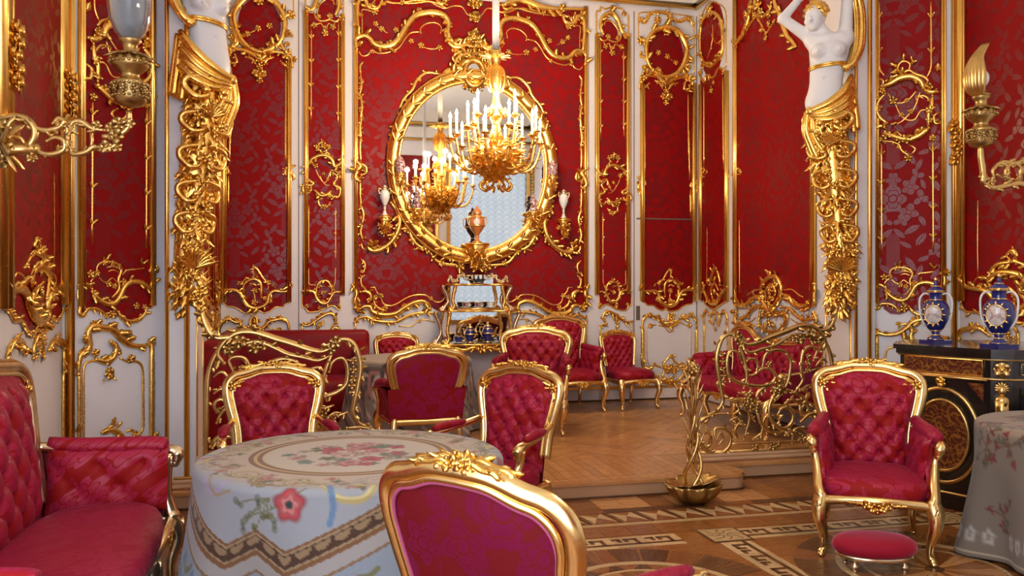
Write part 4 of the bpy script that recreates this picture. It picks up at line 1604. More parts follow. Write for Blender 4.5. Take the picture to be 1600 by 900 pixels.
# baseboards with a gilt line
for nm_, pln, a, b, z0 in (('baseboard_back', PB, XL, XR, ZP), ('baseboard_alcove_right', PAR, 0, aL, ZP), ('baseboard_alcove_left', PAL, 0, aL, ZP),
                           ('baseboard_splay_right', PSR, 0, LS, 0), ('baseboard_splay_left', PSL, 0, LS, 0), ('baseboard_right', PWR, 0, Lw, 0), ('baseboard_left', PWL, 0, Lw, 0)):
    mb = MB()
    run(mb, pln, a, b, z0 + .02, z0 + .15, 0, .03)
    bo = struct(nm_, mb, M['white'], smooth=False)
    mb = MB()
    run(mb, pln, a, b, z0 + .15, z0 + .18, 0, .04)
    if z0 == 0:
        run(mb, pln, a, b, z0 + .30, z0 + .36, 0, .05)
        run(mb, pln, a, b, z0 + .27, z0 + .30, 0, .035)
    obj('gilt_line', mb, M['gold_bar'], bo, smooth=False)
    mb = MB()
    run(mb, pln, a, b, z0, z0 + .02, 0, .035)
    obj('dark_gap_strip', mb, M['oak_dark'], bo, smooth=False)  # dark strip standing in for the shaded gap under the baseboard


# ---------------------------------------------------------------- seat furniture (local: front is -y, x to the right, z up)
def interp(pts, q, ax):
    P = sorted(pts, key=lambda p: p[ax])
    return np.interp(q, [p[ax] for p in P], [p[1 - ax] for p in P])


def tuft(x, s, a, b):
    al, be = (x / a + s / b) / 2, (x / a - s / b) / 2
    sa, sb_ = np.abs(np.sin(pi * al)), np.abs(np.sin(pi * be))
    r2 = np.minimum(sa, 1) ** 2 + np.minimum(sb_, 1) ** 2
    return .36 * (sa * sb_) ** .42 + .64 * (1 - np.exp(-r2 / .26))


def grid_faces(nx, ny):
    return [(j * (nx + 1) + i, j * (nx + 1) + i + 1, (j + 1) * (nx + 1) + i + 1, (j + 1) * (nx + 1) + i) for j in range(ny) for i in range(nx)]


def crest(mb, P, up, r, n=7):
    """carved spray of flowers and scrolls on a crest rail"""
    P, up = np.array(P, float), np.array(up, float)
    for k in range(n):
        t = (k - (n - 1) / 2)
        flower3(mb, P + np.array([t * r * .75, 0, r * (.55 - .05 * t * t)]), up, r * (.8 - .04 * abs(t)), 5, t)
    for s in (-1, 1):
        q = [P + np.array([s * r * a, 0, r * b]) for a, b in ((.4, .3), (1.6, .75), (2.8, .4), (3.9, .35), (4.6, -.1))]
        tube(mb, spline(q, 4), [r * .32] * 16 + [r * .15], 6, tuple(up))
        for k in range(4):
            leaf3(mb, q[k], (s, 0, .5 - .2 * k), up, r * 1.1, r * .3)


OUT_ARM = [(0, 1.03), (.10, 1.025), (.19, 1.0), (.255, .985), (.298, .945), (.305, .88), (.288, .79), (.264, .70), (.250, .61), (.246, .50)]
OUT_LOW = [(0, .86), (.10, .855), (.17, .84), (.215, .825), (.238, .79), (.238, .73), (.222, .62), (.206, .52), (.20, .46)]


def make_seat(name, label, cat, group=None, out=OUT_ARM, sw=.31, sb=.27, seat_z=.44, yb=.27, yf=-.31, arms='closed', ta=.058, tb=.074, tilt=.18,
              nlegs=2, curve=.22, mats=None, arm_h=.66, crest_r=.041, frame_r=.029, crests=(0,), gold_m='gold_pale', back_mat='silk_plum', ay=-.13):
    """bergere, fauteuil, side chair or settee"""
    cloth = (mats or 'silk')
    t = thing(name, label, cat, group=group)
    zt0 = seat_z - .05                                   # where the back pad starts
    xs = np.array([p[0] for p in out])
    ss = np.array([p[1] for p in out])
    hwmax = xs.max()
    ksh = int(np.argmax(xs))
    s_sh = ss[ksh]

    def hw(s):
        lo = [(a, b) for a, b in out[ksh:]]
        return np.interp(s, [b for a, b in lo][::-1], [a for a, b in lo][::-1])

    def stop(x):
        hi = [(a, b) for a, b in out[:ksh + 1]]
        return np.interp(abs(x), [a for a, b in hi], [b for a, b in hi])

    kc = curve / (hwmax / .3) ** 2

    def back(x, s, off=0.):
        return np.stack([x, yb + (s - .42) * tilt - kc * x * x - off + 0 * x, s + 0 * x], -1)

    # ---- frame
    mb = MB()
    half = spline([(a, b) for a, b in out], 5)
    full = np.concatenate([half[::-1] * [-1, 1], half[1:]])
    Pf = back(full[:, 0], full[:, 1], 0.0)
    tube(mb, Pf, frame_r, 10, (0, -1, .15), 1.05, .10, 4)
    inn = full * 1.0
    inn[:, 0] *= (hwmax - frame_r * 1.15) / hwmax
    inn[:, 1] -= frame_r * 1.0 * np.clip((full[:, 1] - s_sh + .03) / .06, 0, 1)
    tube(mb, back(inn[:, 0], inn[:, 1], .022), frame_r * .42, 6, (0, -1, .15))
    tube(mb, back(inn[:, 0], inn[:, 1], -.016), frame_r * .42, 6, (0, -1, .15))
    fr = obj('back_frame', mb, M[gold_m], t)
    for cx in crests:
        mb = MB()
        p = back(np.array(cx), np.array(stop(cx)), .010)
        crest(mb, p, (0, -1, .25), crest_r)
        crest(mb, back(np.array(cx), np.array(stop(cx)), -.014), (0, 1, .25), crest_r * .85, 5)
        obj('crest_carving', mb, M['gold'], fr)
    for s_ in (-1, 1):
        mb = MB()
        p = back(np.array(s_ * hwmax * .90), np.array(s_sh + .045), .016)
        for k in range(4):
            leaf3(mb, p, (-s_ * .9 + .3 * k * s_, 0, .35 - .4 * k), (0, -1, .2), crest_r * 2.0, crest_r * .5)
        flower3(mb, p + np.array([0, -.012, 0]), (0, -1, .2), crest_r * .8)
        obj('shoulder_leaf', mb, M['gold'], fr)

    # ---- tufted pad and plain back
    sc = 1.0 if hwmax < .5 else 1.6
    nx, ny = int(64 * min(2.6, hwmax / .3)), 64
    u, v = np.meshgrid(np.linspace(-1, 1, nx + 1), np.linspace(0, 1, ny + 1))
    xt = u * (hwmax - frame_r)
    st_ = np.vectorize(stop)(xt) - frame_r * .8
    s = zt0 + v * (st_ - zt0)
    x = u * np.minimum(hw(s), hwmax) * (hwmax - frame_r * .8) / hwmax
    e = (1 - np.abs(u) ** 8) * (1 - np.abs(2 * v - 1) ** 8)
    dome = (1 - np.abs(u) ** 3) * .018 + (1 - np.abs(2 * v - 1) ** 3) * .012
    off = .004 + e * ((.012 + dome) + .044 * sc * tuft(x, s, ta, tb) * (1 - np.abs(u) ** 10))
    P = back(x, s, off)
    mb = MB()
    mb.add(P.reshape(-1, 3), grid_faces(nx, ny))
    pad = obj('backrest', mb, M[cloth], t)
    mb = MB()
    for i in range(-40, 41):
        for j in range(0, 40):
            if (i + j) % 2:
                continue
            bx, bs = i * ta, j * tb
            if bs < zt0 + .03 or bs > stop(bx) - .07 or abs(bx) > hw(bs) - .055:
                continue
            p = back(np.array(bx), np.array(bs), .022)
            ball(mb, p, .009, 7, 4, (1, .6, 1))
    if mb.n:
        tag(obj('buttons', mb, M[cloth], pad), kind='stuff')
    nx2, ny2 = 14, 14
    u, v = np.meshgrid(np.linspace(-1, 1, nx2 + 1), np.linspace(0, 1, ny2 + 1))
    xt = u * (hwmax - frame_r)
    st_ = np.vectorize(stop)(xt) - frame_r * .8
    s = (zt0 - .05) + v * (st_ - zt0 + .05)
    x = u * np.minimum(hw(s), hwmax) * (hwmax - frame_r * .8) / hwmax
    P = back(x, s, -.012 - .014 * (1 - u ** 4) * (1 - (2 * v - 1) ** 4))
    mb = MB()
    mb.add(P.reshape(-1, 3), [f[::-1] for f in grid_faces(nx2, ny2)])
    obj('back_cover', mb, M[back_mat], t)
    mb = MB()
    tube(mb, back(inn[:, 0] * .985, inn[:, 1] - .004, .020), .0055, 5, (0, -1, .15))
    tube(mb, back(inn[:, 0] * .97, inn[:, 1] - .010, -.018), .0065, 5, (0, -1, .15))
    obj('gimp', mb, M['piping'], t)

    if arms == 'closed':
        # lower back panel that joins the sides below the arms
        mb = MB()
        n1, n2 = 12, 6
        u, v = np.meshgrid(np.linspace(-1, 1, n1 + 1), np.linspace(0, 1, n2 + 1))
        zl, zh = seat_z - .12, arm_h + .01
        zz = zl + (zh - zl) * v
        xx = u * (sb + .012 + .02 * v)
        yy = yb + .028 + (zz - .42) * tilt - kc * xx * xx * .6
        mb.add(np.stack([xx, yy, zz], -1).reshape(-1, 3), [f[::-1] for f in grid_faces(n1, n2)])
        obj('lower_back', mb, M[back_mat], t)

    # ---- seat cushion
    def plan(k, n=44):
        pts = []
        for i in range(n):
            a = 2 * pi * i / n
            ca, sa = cos(a), sin(a)
            q = (abs(ca) ** 3.2 + abs(sa) ** 3.2) ** (-1 / 3.2)
            yy = sa * q
            f_ = (1 - yy) / 2
            w = sb + (sw - sb) * f_
            cy = (yb + yf) / 2
            hy = (yb - yf) / 2
            y = cy + yy * hy * (1.0 if yy > 0 else 1.0 + .10 * (1 - (ca * q) ** 2))
            pts.append((ca * q * w * k, cy + (y - cy) * k))
        return pts
    z0 = seat_z - .11
    rings = [[(x_, y_, z) for x_, y_ in plan(k)] for k, z in ((.97, z0), (1.0, z0 + .03), (1.01, z0 + .065), (.985, z0 + .092), (.93, z0 + .11), (.8, z0 + .128), (.6, z0 + .139), (.3, z0 + .146), (.02, z0 + .148))]
    mb = MB()
    loft(mb, rings, True, True)
    obj('seat', mb, M[cloth], t)

    # ---- apron rail and legs
    mb = MB()
    za = z0 - .012
    fx, fy = sw - .03, yf + .03

    def rail(p0, p1, dip, n=9, bow=(0, 0)):
        p0, p1 = np.array(p0), np.array(p1)
        L = []
        for i in range(n):
            t_ = i / (n - 1)
            q = p0 + (p1 - p0) * t_
            wv = sin(pi * t_)
            q = q + np.array([bow[0] * wv, bow[1] * wv, dip * (1 - abs(2 * t_ - 1) ** 2)])
            L.append(q)
        tube(mb, spline(L, 3), .028, 8, (0, 0, 1), 1.0, .12, 3)
    lg = [(-fx, fy), (fx, fy)]
    mids = [] if nlegs == 2 else [0.0] if nlegs == 3 else [-fx / 3, fx / 3]
    xs_ = [-fx] + mids + [fx]
    for a, b in zip(xs_[:-1], xs_[1:]):
        bw = -.06 * (1 if len(xs_) == 2 else .3)
        rail((a, fy - (0 if abs(a) == fx else .02), za), (b, fy - (0 if abs(b) == fx else .02), za), .026, bow=(0, bw))
    for s_ in (-1, 1):
        rail((s_ * fx, fy, za), (s_ * (sb - .02), yb - .01, za), .012, bow=(s_ * .02, 0))
    rail((-(sb - .02), yb - .01, za), (sb - .02, yb - .01, za), .0)
    ap = obj('seat_rail', mb, M[gold_m], t)
    for a, b in zip(xs_[:-1], xs_[1:]):
        mb = MB()
        cx = (a + b) / 2
        cp = np.array([cx, fy - .085 if len(xs_) == 2 else fy - .04, za - .0])
        for k in range(5):
            flower3(mb, cp + np.array([(k - 2) * .028, 0, -.008 * (2 - abs(k - 2)) * 1.5 + .012]), (0, -1, -.1), .032, 5, k)
        for s_ in (-1, 1):
            for k in range(3):
                leaf3(mb, cp + np.array([s_ * (.045 + .03 * k), .008 * k, .004]), (s_, .1, .25), (0, -1, 0), .05, .013)
        obj('apron_carving', mb, M['gold'], ap)
    for lx in xs_:
        s_ = -1 if lx < -.001 else 1 if lx > .001 else 0
        mb = MB()
        P = [(lx, fy + .01, za + .03), (lx + s_ * .016, fy - .020, za - .03), (lx + s_ * .016, fy - .030, za - .10), (lx - s_ * .004, fy - .005, za - .19), (lx - s_ * .006, fy - .002, .05), (lx + s_ * .008, fy - .018, .018)]
        c_ = spline(P, 5)
        rr = np.interp(np.linspace(0, 1, len(c_)), [0, .2, .4, .65, .85, 1], [.042, .044, .034, .0225, .019, .023])
        tube(mb, c_, rr, 9, (0, 1, 0), 1.0, .09, 4)
        ball(mb, (P[-1][0], P[-1][1] - .004, .016), .021, 8, 6, (1, 1.15, .75))
        leaf3(mb, (lx + s_ * .02, fy - .05, za - .09), (0, 0, 1), (s_ * .6, -.8, 0), .10, .022, .1)
        leaf3(mb, (lx, fy - .03, .055), (0, -.1, 1), (s_ * .3, -.9, 0), .06, .014, .1)
        obj('leg', mb, M[gold_m], t)
    for s_ in (-1, 1):
        mb = MB()
        bx = sb - .03
        c_ = spline([(s_ * bx, yb - .005, za + .03), (s_ * (bx + .01), yb + .02, za - .08), (s_ * (bx + .005), yb + .03, .12), (s_ * (bx + .02), yb + .075, .018)], 5)
        tube(mb, c_, np.linspace(.028, .016, len(c_)), 8, (0, 1, 0), 1, .08, 4)
        ball(mb, c_[-1] - [0, 0, .004], .019, 8, 5, (1, 1.1, .75))
        obj('leg', mb, M[gold_m], t)

    # ---- arms
    if arms:
        ah = arm_h
        ar = frame_r / .028
        for s_ in (-1, 1):
            hx = float(hw(ah + .04))
            p_b = back(np.array(s_ * hx), np.array(ah + .05), .0)
            o_ = sw - .31 + 0.0
            A = [p_b, (s_ * (sw - .005), yb - .16, ah + .015), (s_ * (sw + .022), ay + .08, ah - .005), (s_ * (sw + .03), ay, ah - .012), (s_ * (sw + .026), ay - .055, ah - .03), (s_ * (sw + .016), ay - .045, ah - .075)]
            Bq = [(s_ * (sw + .022), ay - .01, ah - .035), (s_ * (sw + .006), ay - .005, ah - .12), (s_ * (sw - .006), ay * .5 + (fy + .02) * .5, ah - .21 - (ah - za - .29) * .2), (s_ * (sw - .015), fy + .005, (ah - .21) * .35 + za * .65), (s_ * fx, fy - .01, za + .01)]
            mb = MB()
            ca = spline(A, 5)
            tube(mb, ca, np.interp(np.linspace(0, 1, len(ca)), [0, .5, .85, 1], [.020 * ar, .020 * ar, .030 * ar, .020 * ar]), 9, (0, 0, 1), 1, .1, 4)
            cb = spline(Bq, 5)
            tube(mb, cb, np.interp(np.linspace(0, 1, len(cb)), [0, .3, .6, 1], [.024 * ar, .022 * ar, .026 * ar, .034 * ar]), 9, (s_, 0, 0), 1, .1, 4)
            ball(mb, A[-1], .026, 9, 6, (.8, 1, 1))
            ball(mb, (A[-2][0] + s_ * .012, A[-2][1], A[-2][2]), .020, 9, 6)
            for k in range(3):
                leaf3(mb, A[3], (s_ * .2, -.8, -.2 + .3 * k), (0, 0, 1), .06, .016, -.2)
            arm = obj('arm', mb, M[gold_m], t)
            mb = MB()
            if arms == 'closed':
                # inside of the arm: tufted cheek from the seat up to the padded roll on top
                n1, n2 = 26, 20
                u, v = np.meshgrid(np.linspace(0, 1, n1 + 1), np.linspace(0, 1, n2 + 1))
                yy = (yb - .02) + u * (ay - .02 - yb + .02)
                base_x = sb - .04 + (sw - sb) * u
                top_z = ah + .035 + .04 * (1 - u) ** 2
                zz = (seat_z - .05) + (top_z - seat_z + .05) * v
                tf = tuft(yy * .9, zz + .2, ta, tb)
                ed = (1 - np.abs(2 * u - 1) ** 8) * np.sin(pi * np.clip(v, 0, 1)) ** .5
                xx = base_x + np.interp(v, [0, .5, .8, 1], [-.035, -.005, .0, .03]) + .012 - .045 * tf * ed
                mb.add(np.stack([s_ * xx, yy, zz], -1).reshape(-1, 3), grid_faces(n1, n2))
                c_ = spline([(s_ * (sb - .01), yb - .02, ah + .055), (s_ * (sw - .02), yb - .2, ah + .032), (s_ * (sw + .005), ay + .06, ah + .022), (s_ * (sw + .012), ay - .008, ah + .008)], 6)
                tube(mb, c_, np.interp(np.linspace(0, 1, len(c_)), [0, .4, .9, 1], [.035, .045, .044, .03]), 12, (0, 0, 1))
                # front face of the arm behind the gilded post
                fz = np.linspace(seat_z - .08, ah + .01, 7)
                py = np.interp(fz, [seat_z - .08, ah - .15, ah + .01], [fy + .01, ay * .6 + fy * .4 + .03, ay - .005])
                f = []
                for z_, y_ in zip(fz, py):
                    f += [(s_ * (sb - .045 + (sw - sb)), y_ + .02, z_), (s_ * (sw - .0), y_ + .005, z_), (s_ * (sw + .01), y_ + .05, z_)]
                mb.add(f, [(3 * i + k, 3 * i + k + 1, 3 * i + k + 4, 3 * i + k + 3) for i in range(6) for k in range(2)])
                obj('arm_upholstery', mb, M[cloth], t)
                mb = MB()
                # outer side
                mb = MB()
                n1, n2 = 8, 6
                u, v = np.meshgrid(np.linspace(0, 1, n1 + 1), np.linspace(0, 1, n2 + 1))
                yy = (yb + .02) + u * (ay - .025 - yb - .02)
                zz = (seat_z - .10) + (ah - seat_z + .11) * v
                xx = (sb + .01) + (sw - sb) * u + .035 * v ** 2
                mb.add(np.stack([s_ * xx, yy, zz], -1).reshape(-1, 3), grid_faces(n1, n2))
                obj('arm_side', mb, M['silk_back'], t)
            else:
                c_ = spline([(s_ * (sw - .012), yb - .12, ah + .032), (s_ * (sw + .012), .02, ah + .030), (s_ * (sw + .026), ay + .02, ah + .018)], 6)
                tube(mb, c_, .034 * np.sin(np.linspace(.35, pi - .35, len(c_))) ** .5, 12, (0, 0, 1), .8)
                obj('arm_pad', mb, M[cloth], arm)
    return t


def face(dx, dy):
    """rotation that turns a seat's front (-y) towards direction (dx, dy)"""
    return atan2(dx, -dy)


def put(t, x, y, z, rz):
    t.location = (x, y, z)
    t.rotation_euler = (0, 0, rz)
    return t


gA = 'gilded upholstered chairs of the boudoir'
# armchair on the right of the front room
right_chair = put(make_seat('armchair', 'gilded armchair with tufted crimson back facing us before the black cabinet', 'armchair', gA), 3.21, 4.32, 0, face(-.54, -.84))
# armchair behind the front table
c = put(make_seat('armchair', 'gilded armchair with tufted back directly behind the near tapestry table', 'armchair', gA, arms='open', arm_h=.62, out=[(a_ * .97, b_ - .04) for a_, b_ in OUT_ARM]), -.20, 5.42, 0, face(.12, -.99))
# fauteuil to the right of the front table
c = put(make_seat('armchair', 'gilded open-arm chair with red arm pads right of the near tapestry table', 'armchair', gA, arms='open', arm_h=.64, out=[(a_ * .97, b_ - .02) for a_, b_ in OUT_ARM]), 1.03, 4.93, 0, face(-.74, -.67))
# chair in the foreground, seen from behind
c = put(make_seat('armchair', 'foreground armchair seen from behind with plain plum red back cover', 'armchair', gA, arms='open', arm_h=.73, ay=-.20, sw=.27, sb=.25, tilt=.22, crest_r=.036, frame_r=.026, out=[(a_, b_ + .05) for a_, b_ in OUT_ARM]), .68, 2.25, 0, face(.80, .60))
# alcove
ga2 = 'gilded upholstered chairs of the boudoir'
c = put(make_seat('armchair', 'low gilded armchair turned its plain red back to us at the alcove table', 'armchair', ga2, arms='closed', arm_h=.58, out=[(a, b - .12) for a, b in OUT_ARM], sb=.29, back_mat='silk_back'),
        .88, 7.05, ZP, face(-.08, .99))
c = put(make_seat('armchair', 'gilded armchair with red closed side just left of the bergere by the back wall', 'armchair', ga2, out=[(a * 1.14, b - .05) for a, b in OUT_ARM], sb=.31, sw=.34), 2.12, 8.02, ZP, face(-.35, -.94))
c = put(make_seat('bergere', 'tall gilded armchair against back wall half hidden by the armchair before it', 'armchair', ga2, out=[(a * 1.05, b + .02) for a, b in OUT_ARM]), 2.90, 9.25, ZP, face(.10, -.99))
c = put(make_seat('side_chair', 'small armless gilded chair with tufted red back standing beside the jib door', 'chair', ga2, out=OUT_LOW, arms=None, sw=.265, sb=.21, yb=.22, yf=-.26, seat_z=.43, ta=.042, tb=.052, frame_r=.021, crest_r=.032),
        3.64, 9.32, ZP, face(.18, -.98))
c = put(make_seat('side_chair', 'small gilded chair behind alcove table with only its tufted top showing', 'chair', ga2, out=OUT_LOW, arms=None, sw=.265, sb=.21, yb=.22, yf=-.26, seat_z=.43, ta=.042, tb=.052, frame_r=.021, crest_r=.032),
        .93, 9.42, ZP, face(-.05, -.99))
OUT_SET = [(0, .84), (.22, .845), (.36, .87), (.50, .95), (.62, .985), (.74, .97), (.82, .92), (.835, .84), (.80, .72), (.77, .60), (.76, .48)]
c = put(make_seat('settee', 'gilded tufted red settee along the right alcove wall behind the balustrade', 'settee', None, out=OUT_SET, sw=.82, sb=.78, yb=.30, yf=-.32, nlegs=4, curve=.1, crests=(-.62, 0, .62), arm_h=.62, ta=.066, tb=.08,
                  tilt=.14), 4.28, 7.72, ZP, face(-.99, -.06))
OUT_SOFA = [(0, 1.20), (.45, 1.18), (.72, 1.16), (.86, 1.145), (.945, 1.09), (.965, 1.0), (.955, .88), (.945, .78), (.97, .70), (1.01, .665), (1.03, .55), (1.03, .48)]
OUT_SOFA = [(a, b) if a < .966 or b > .9 else (.96, b) for a, b in OUT_SOFA]
c = put(make_seat('sofa', 'large gilded sofa with deep tufted red back along the left wall', 'sofa', None, out=OUT_SOFA, sw=1.03, sb=1.0, yb=.25, yf=-.36, seat_z=.46, nlegs=4, curve=.03, crests=(0,), arm_h=.70, ta=.088, tb=.105, tilt=.12, frame_r=.034,
                  crest_r=.05, gold_m='silver_gold', ay=-.30), -1.03, 3.55, 0, face(1, 0))


# plain red sofa of the alcove, against the back wall
t = thing('sofa', 'long frameless red sofa with flat top against the back wall', 'sofa', (-.17, 9.36, ZP))
mb = MB()
bevel_box(mb, -.80, .80, .16, .42, .08, .93, .06)
bevel_box(mb, -.80, -.58, -1.75, .42, .08, .93, .06)
obj('backrest', mb, M['silk_dark'], t)
mb = MB()
bevel_box(mb, -.60, .76, -.45, .20, .10, .44, .06)
bevel_box(mb, -.60, -.02, -1.75, -.47, .10, .44, .06)
obj('seat', mb, M['silk_dark'], t)
mb = MB()
c_ = spline([(.70, .30, .80), (.70, 0.0, .66), (.70, -.42, .60)], 5)
tube(mb, c_, .085, 14, (0, 0, 1))
bevel_box(mb, .64, .78, -.45, .30, .08, .60, .04)
obj('arm', mb, M['silk_dark'], t)
mb = MB()
bevel_box(mb, -.80, .78, -.42, .40, 0, .09, .02)
bevel_box(mb, -.80, -.05, -1.72, -.42, 0, .09, .02)
obj('base', mb, M['silk_dark'], t)


# ---------------------------------------------------------------- tables under tapestry cloths
class Paint:
    """colours of a woven pattern, laid out on the cloth spread flat (metres from its centre)"""
    def __init__(self, x, y, base):
        self.x, self.y = x, y
        self.c = np.tile(np.array(base, float), (len(x), 1))

    def blend(self, a, col):
        a = np.clip(a, 0, 1)[:, None]
        self.c = self.c * (1 - a) + np.array(col) * a

    def dot(self, cx, cy, r, col, n=5, amp=.18, ph=0., soft=.25):
        k = np.nonzero((np.abs(self.x - cx) < r * 1.5) & (np.abs(self.y - cy) < r * 1.5))[0]
        if not len(k):
            return
        dx, dy = self.x[k] - cx, self.y[k] - cy
        rr = np.hypot(dx, dy) / (r * (1 + amp * np.cos(n * np.arctan2(dy, dx) + ph)))
        a = np.clip((1 - rr) / soft, 0, 1)[:, None]
        sh = (.72 + .28 * np.cos(rr * 9 + n * .3))[:, None]
        self.c[k] = self.c[k] * (1 - a) + np.array(col) * sh * a

    def line(self, pts, w, col, soft=.4):
        c = spline(pts, 8)
        lo, hi = c.min(0) - w, c.max(0) + w
        k = np.nonzero((self.x > lo[0]) & (self.x < hi[0]) & (self.y > lo[1]) & (self.y < hi[1]))[0]
        if not len(k):
            return
        d = np.full(len(k), 9.)
        for i in range(len(c) - 1):
            a, b = c[i], c[i + 1]
            ab = b - a
            t = np.clip(((self.x[k] - a[0]) * ab[0] + (self.y[k] - a[1]) * ab[1]) / max(1e-9, ab @ ab), 0, 1)
            d = np.minimum(d, np.hypot(self.x[k] - a[0] - ab[0] * t, self.y[k] - a[1] - ab[1] * t))
        al = np.clip((w - d) / (w * soft), 0, 1)[:, None]
        self.c[k] = self.c[k] * (1 - al) + np.array(col) * al


def cloth_mesh(R, H, nth, nr, folds, flare, seed, hem=.02, rot=0.):
    """round table cloth: flat top, rounded edge, skirt falling in folds; returns vertices, faces and flat coordinates"""
    r_ = random.Random(seed)
    th = np.linspace(0, 2 * pi, nth, endpoint=False)
    tot = R + H
    rho = np.concatenate([np.linspace(.004, R - .03, int(nr * .42)), np.linspace(R - .02, R + .05, int(nr * .10)), np.linspace(R + .06, tot - .01, nr - int(nr * .42) - int(nr * .10))])
    T, P = np.meshgrid(th, rho)
    s = np.clip(P - R + .03, 0, None)
    e = .035
    ang = np.clip(s / e, 0, pi / 2)
    drop = np.where(s < e * pi / 2, e * (1 - np.cos(ang)), e + (s - e * pi / 2))
    outw = np.where(s < e * pi / 2, e * np.sin(ang), e)
    fs = np.clip((s - .06) / (H - .06), 0, 1)
    wave = 0
    for n, a, ph in folds:
        wave = wave + a * np.cos(n * T + ph + .5 * np.sin(T * 2 + ph))
    rr = np.minimum(P, R - .03) + outw + fs ** 1.2 * (flare + wave)
    z = -drop * 1.0
    z = np.maximum(z, -H + .012)
    V = np.stack([rr * np.cos(T), rr * np.sin(T), z], -1).reshape(-1, 3)
    n1 = len(rho)
    fcs = [(i * nth + j, i * nth + (j + 1) % nth, (i + 1) * nth + (j + 1) % nth, (i + 1) * nth + j) for i in range(n1 - 1) for j in range(nth)]
    fcs.append(tuple(range(nth)))
    return V, fcs, (P * np.cos(T)).ravel(), (P * np.sin(T)).ravel(), P.ravel(), T.ravel()


def cloth_obj(name, V, F, col, mat, parent=None):
    mb = MB()
    mb.add(V, F)
    me = mb.mesh(name)
    at = me.color_attributes.new('Col', 'FLOAT_COLOR', 'POINT')
    at.data.foreach_set('color', np.column_stack([np.clip(col, 0, 1), np.ones(len(col))]).ravel())
    return obj(name, me, mat, parent)


def table(name, label, loc, R, zt):
    t = thing(name, label, 'table', loc)
    mb = MB()
    lathe(mb, [(R - .03, zt - .045), (R - .02, zt - .03), (R - .02, zt - .018), (R - .03, zt - .012)], 40)
    obj('table_top', mb, M['oak_red'], t)
    mb = MB()
    lathe(mb, [(.05, .25), (.07, .32), (.045, .42), (.06, .55), (.12, zt - .05)], 16)
    obj('pedestal', mb, M['oak_red'], t)
    for k in range(3):
        a = 2 * pi * k / 3 + .4
        mb = MB()
        c_ = spline([(0, 0, .30), (.16 * cos(a), .16 * sin(a), .26), (.30 * cos(a), .30 * sin(a), .12), (.38 * cos(a), .38 * sin(a), .03)], 5)
        tube(mb, c_, np.linspace(.045, .024, len(c_)), 8)
        obj('leg', mb, M['oak_red'], t)
    return t


CREAM, BLUEW, TAN, BROWN, DBROWN = (.50, .38, .275), (.27, .31, .37), (.36, .23, .08), (.20, .085, .028), (.065, .026, .011)
ROSE, RED, GREEN, SAGE, BLUE, LIL = (.62, .24, .22), (.52, .06, .07), (.13, .20, .12), (.18, .17, .08), (.13, .22, .36), (.38, .33, .44)


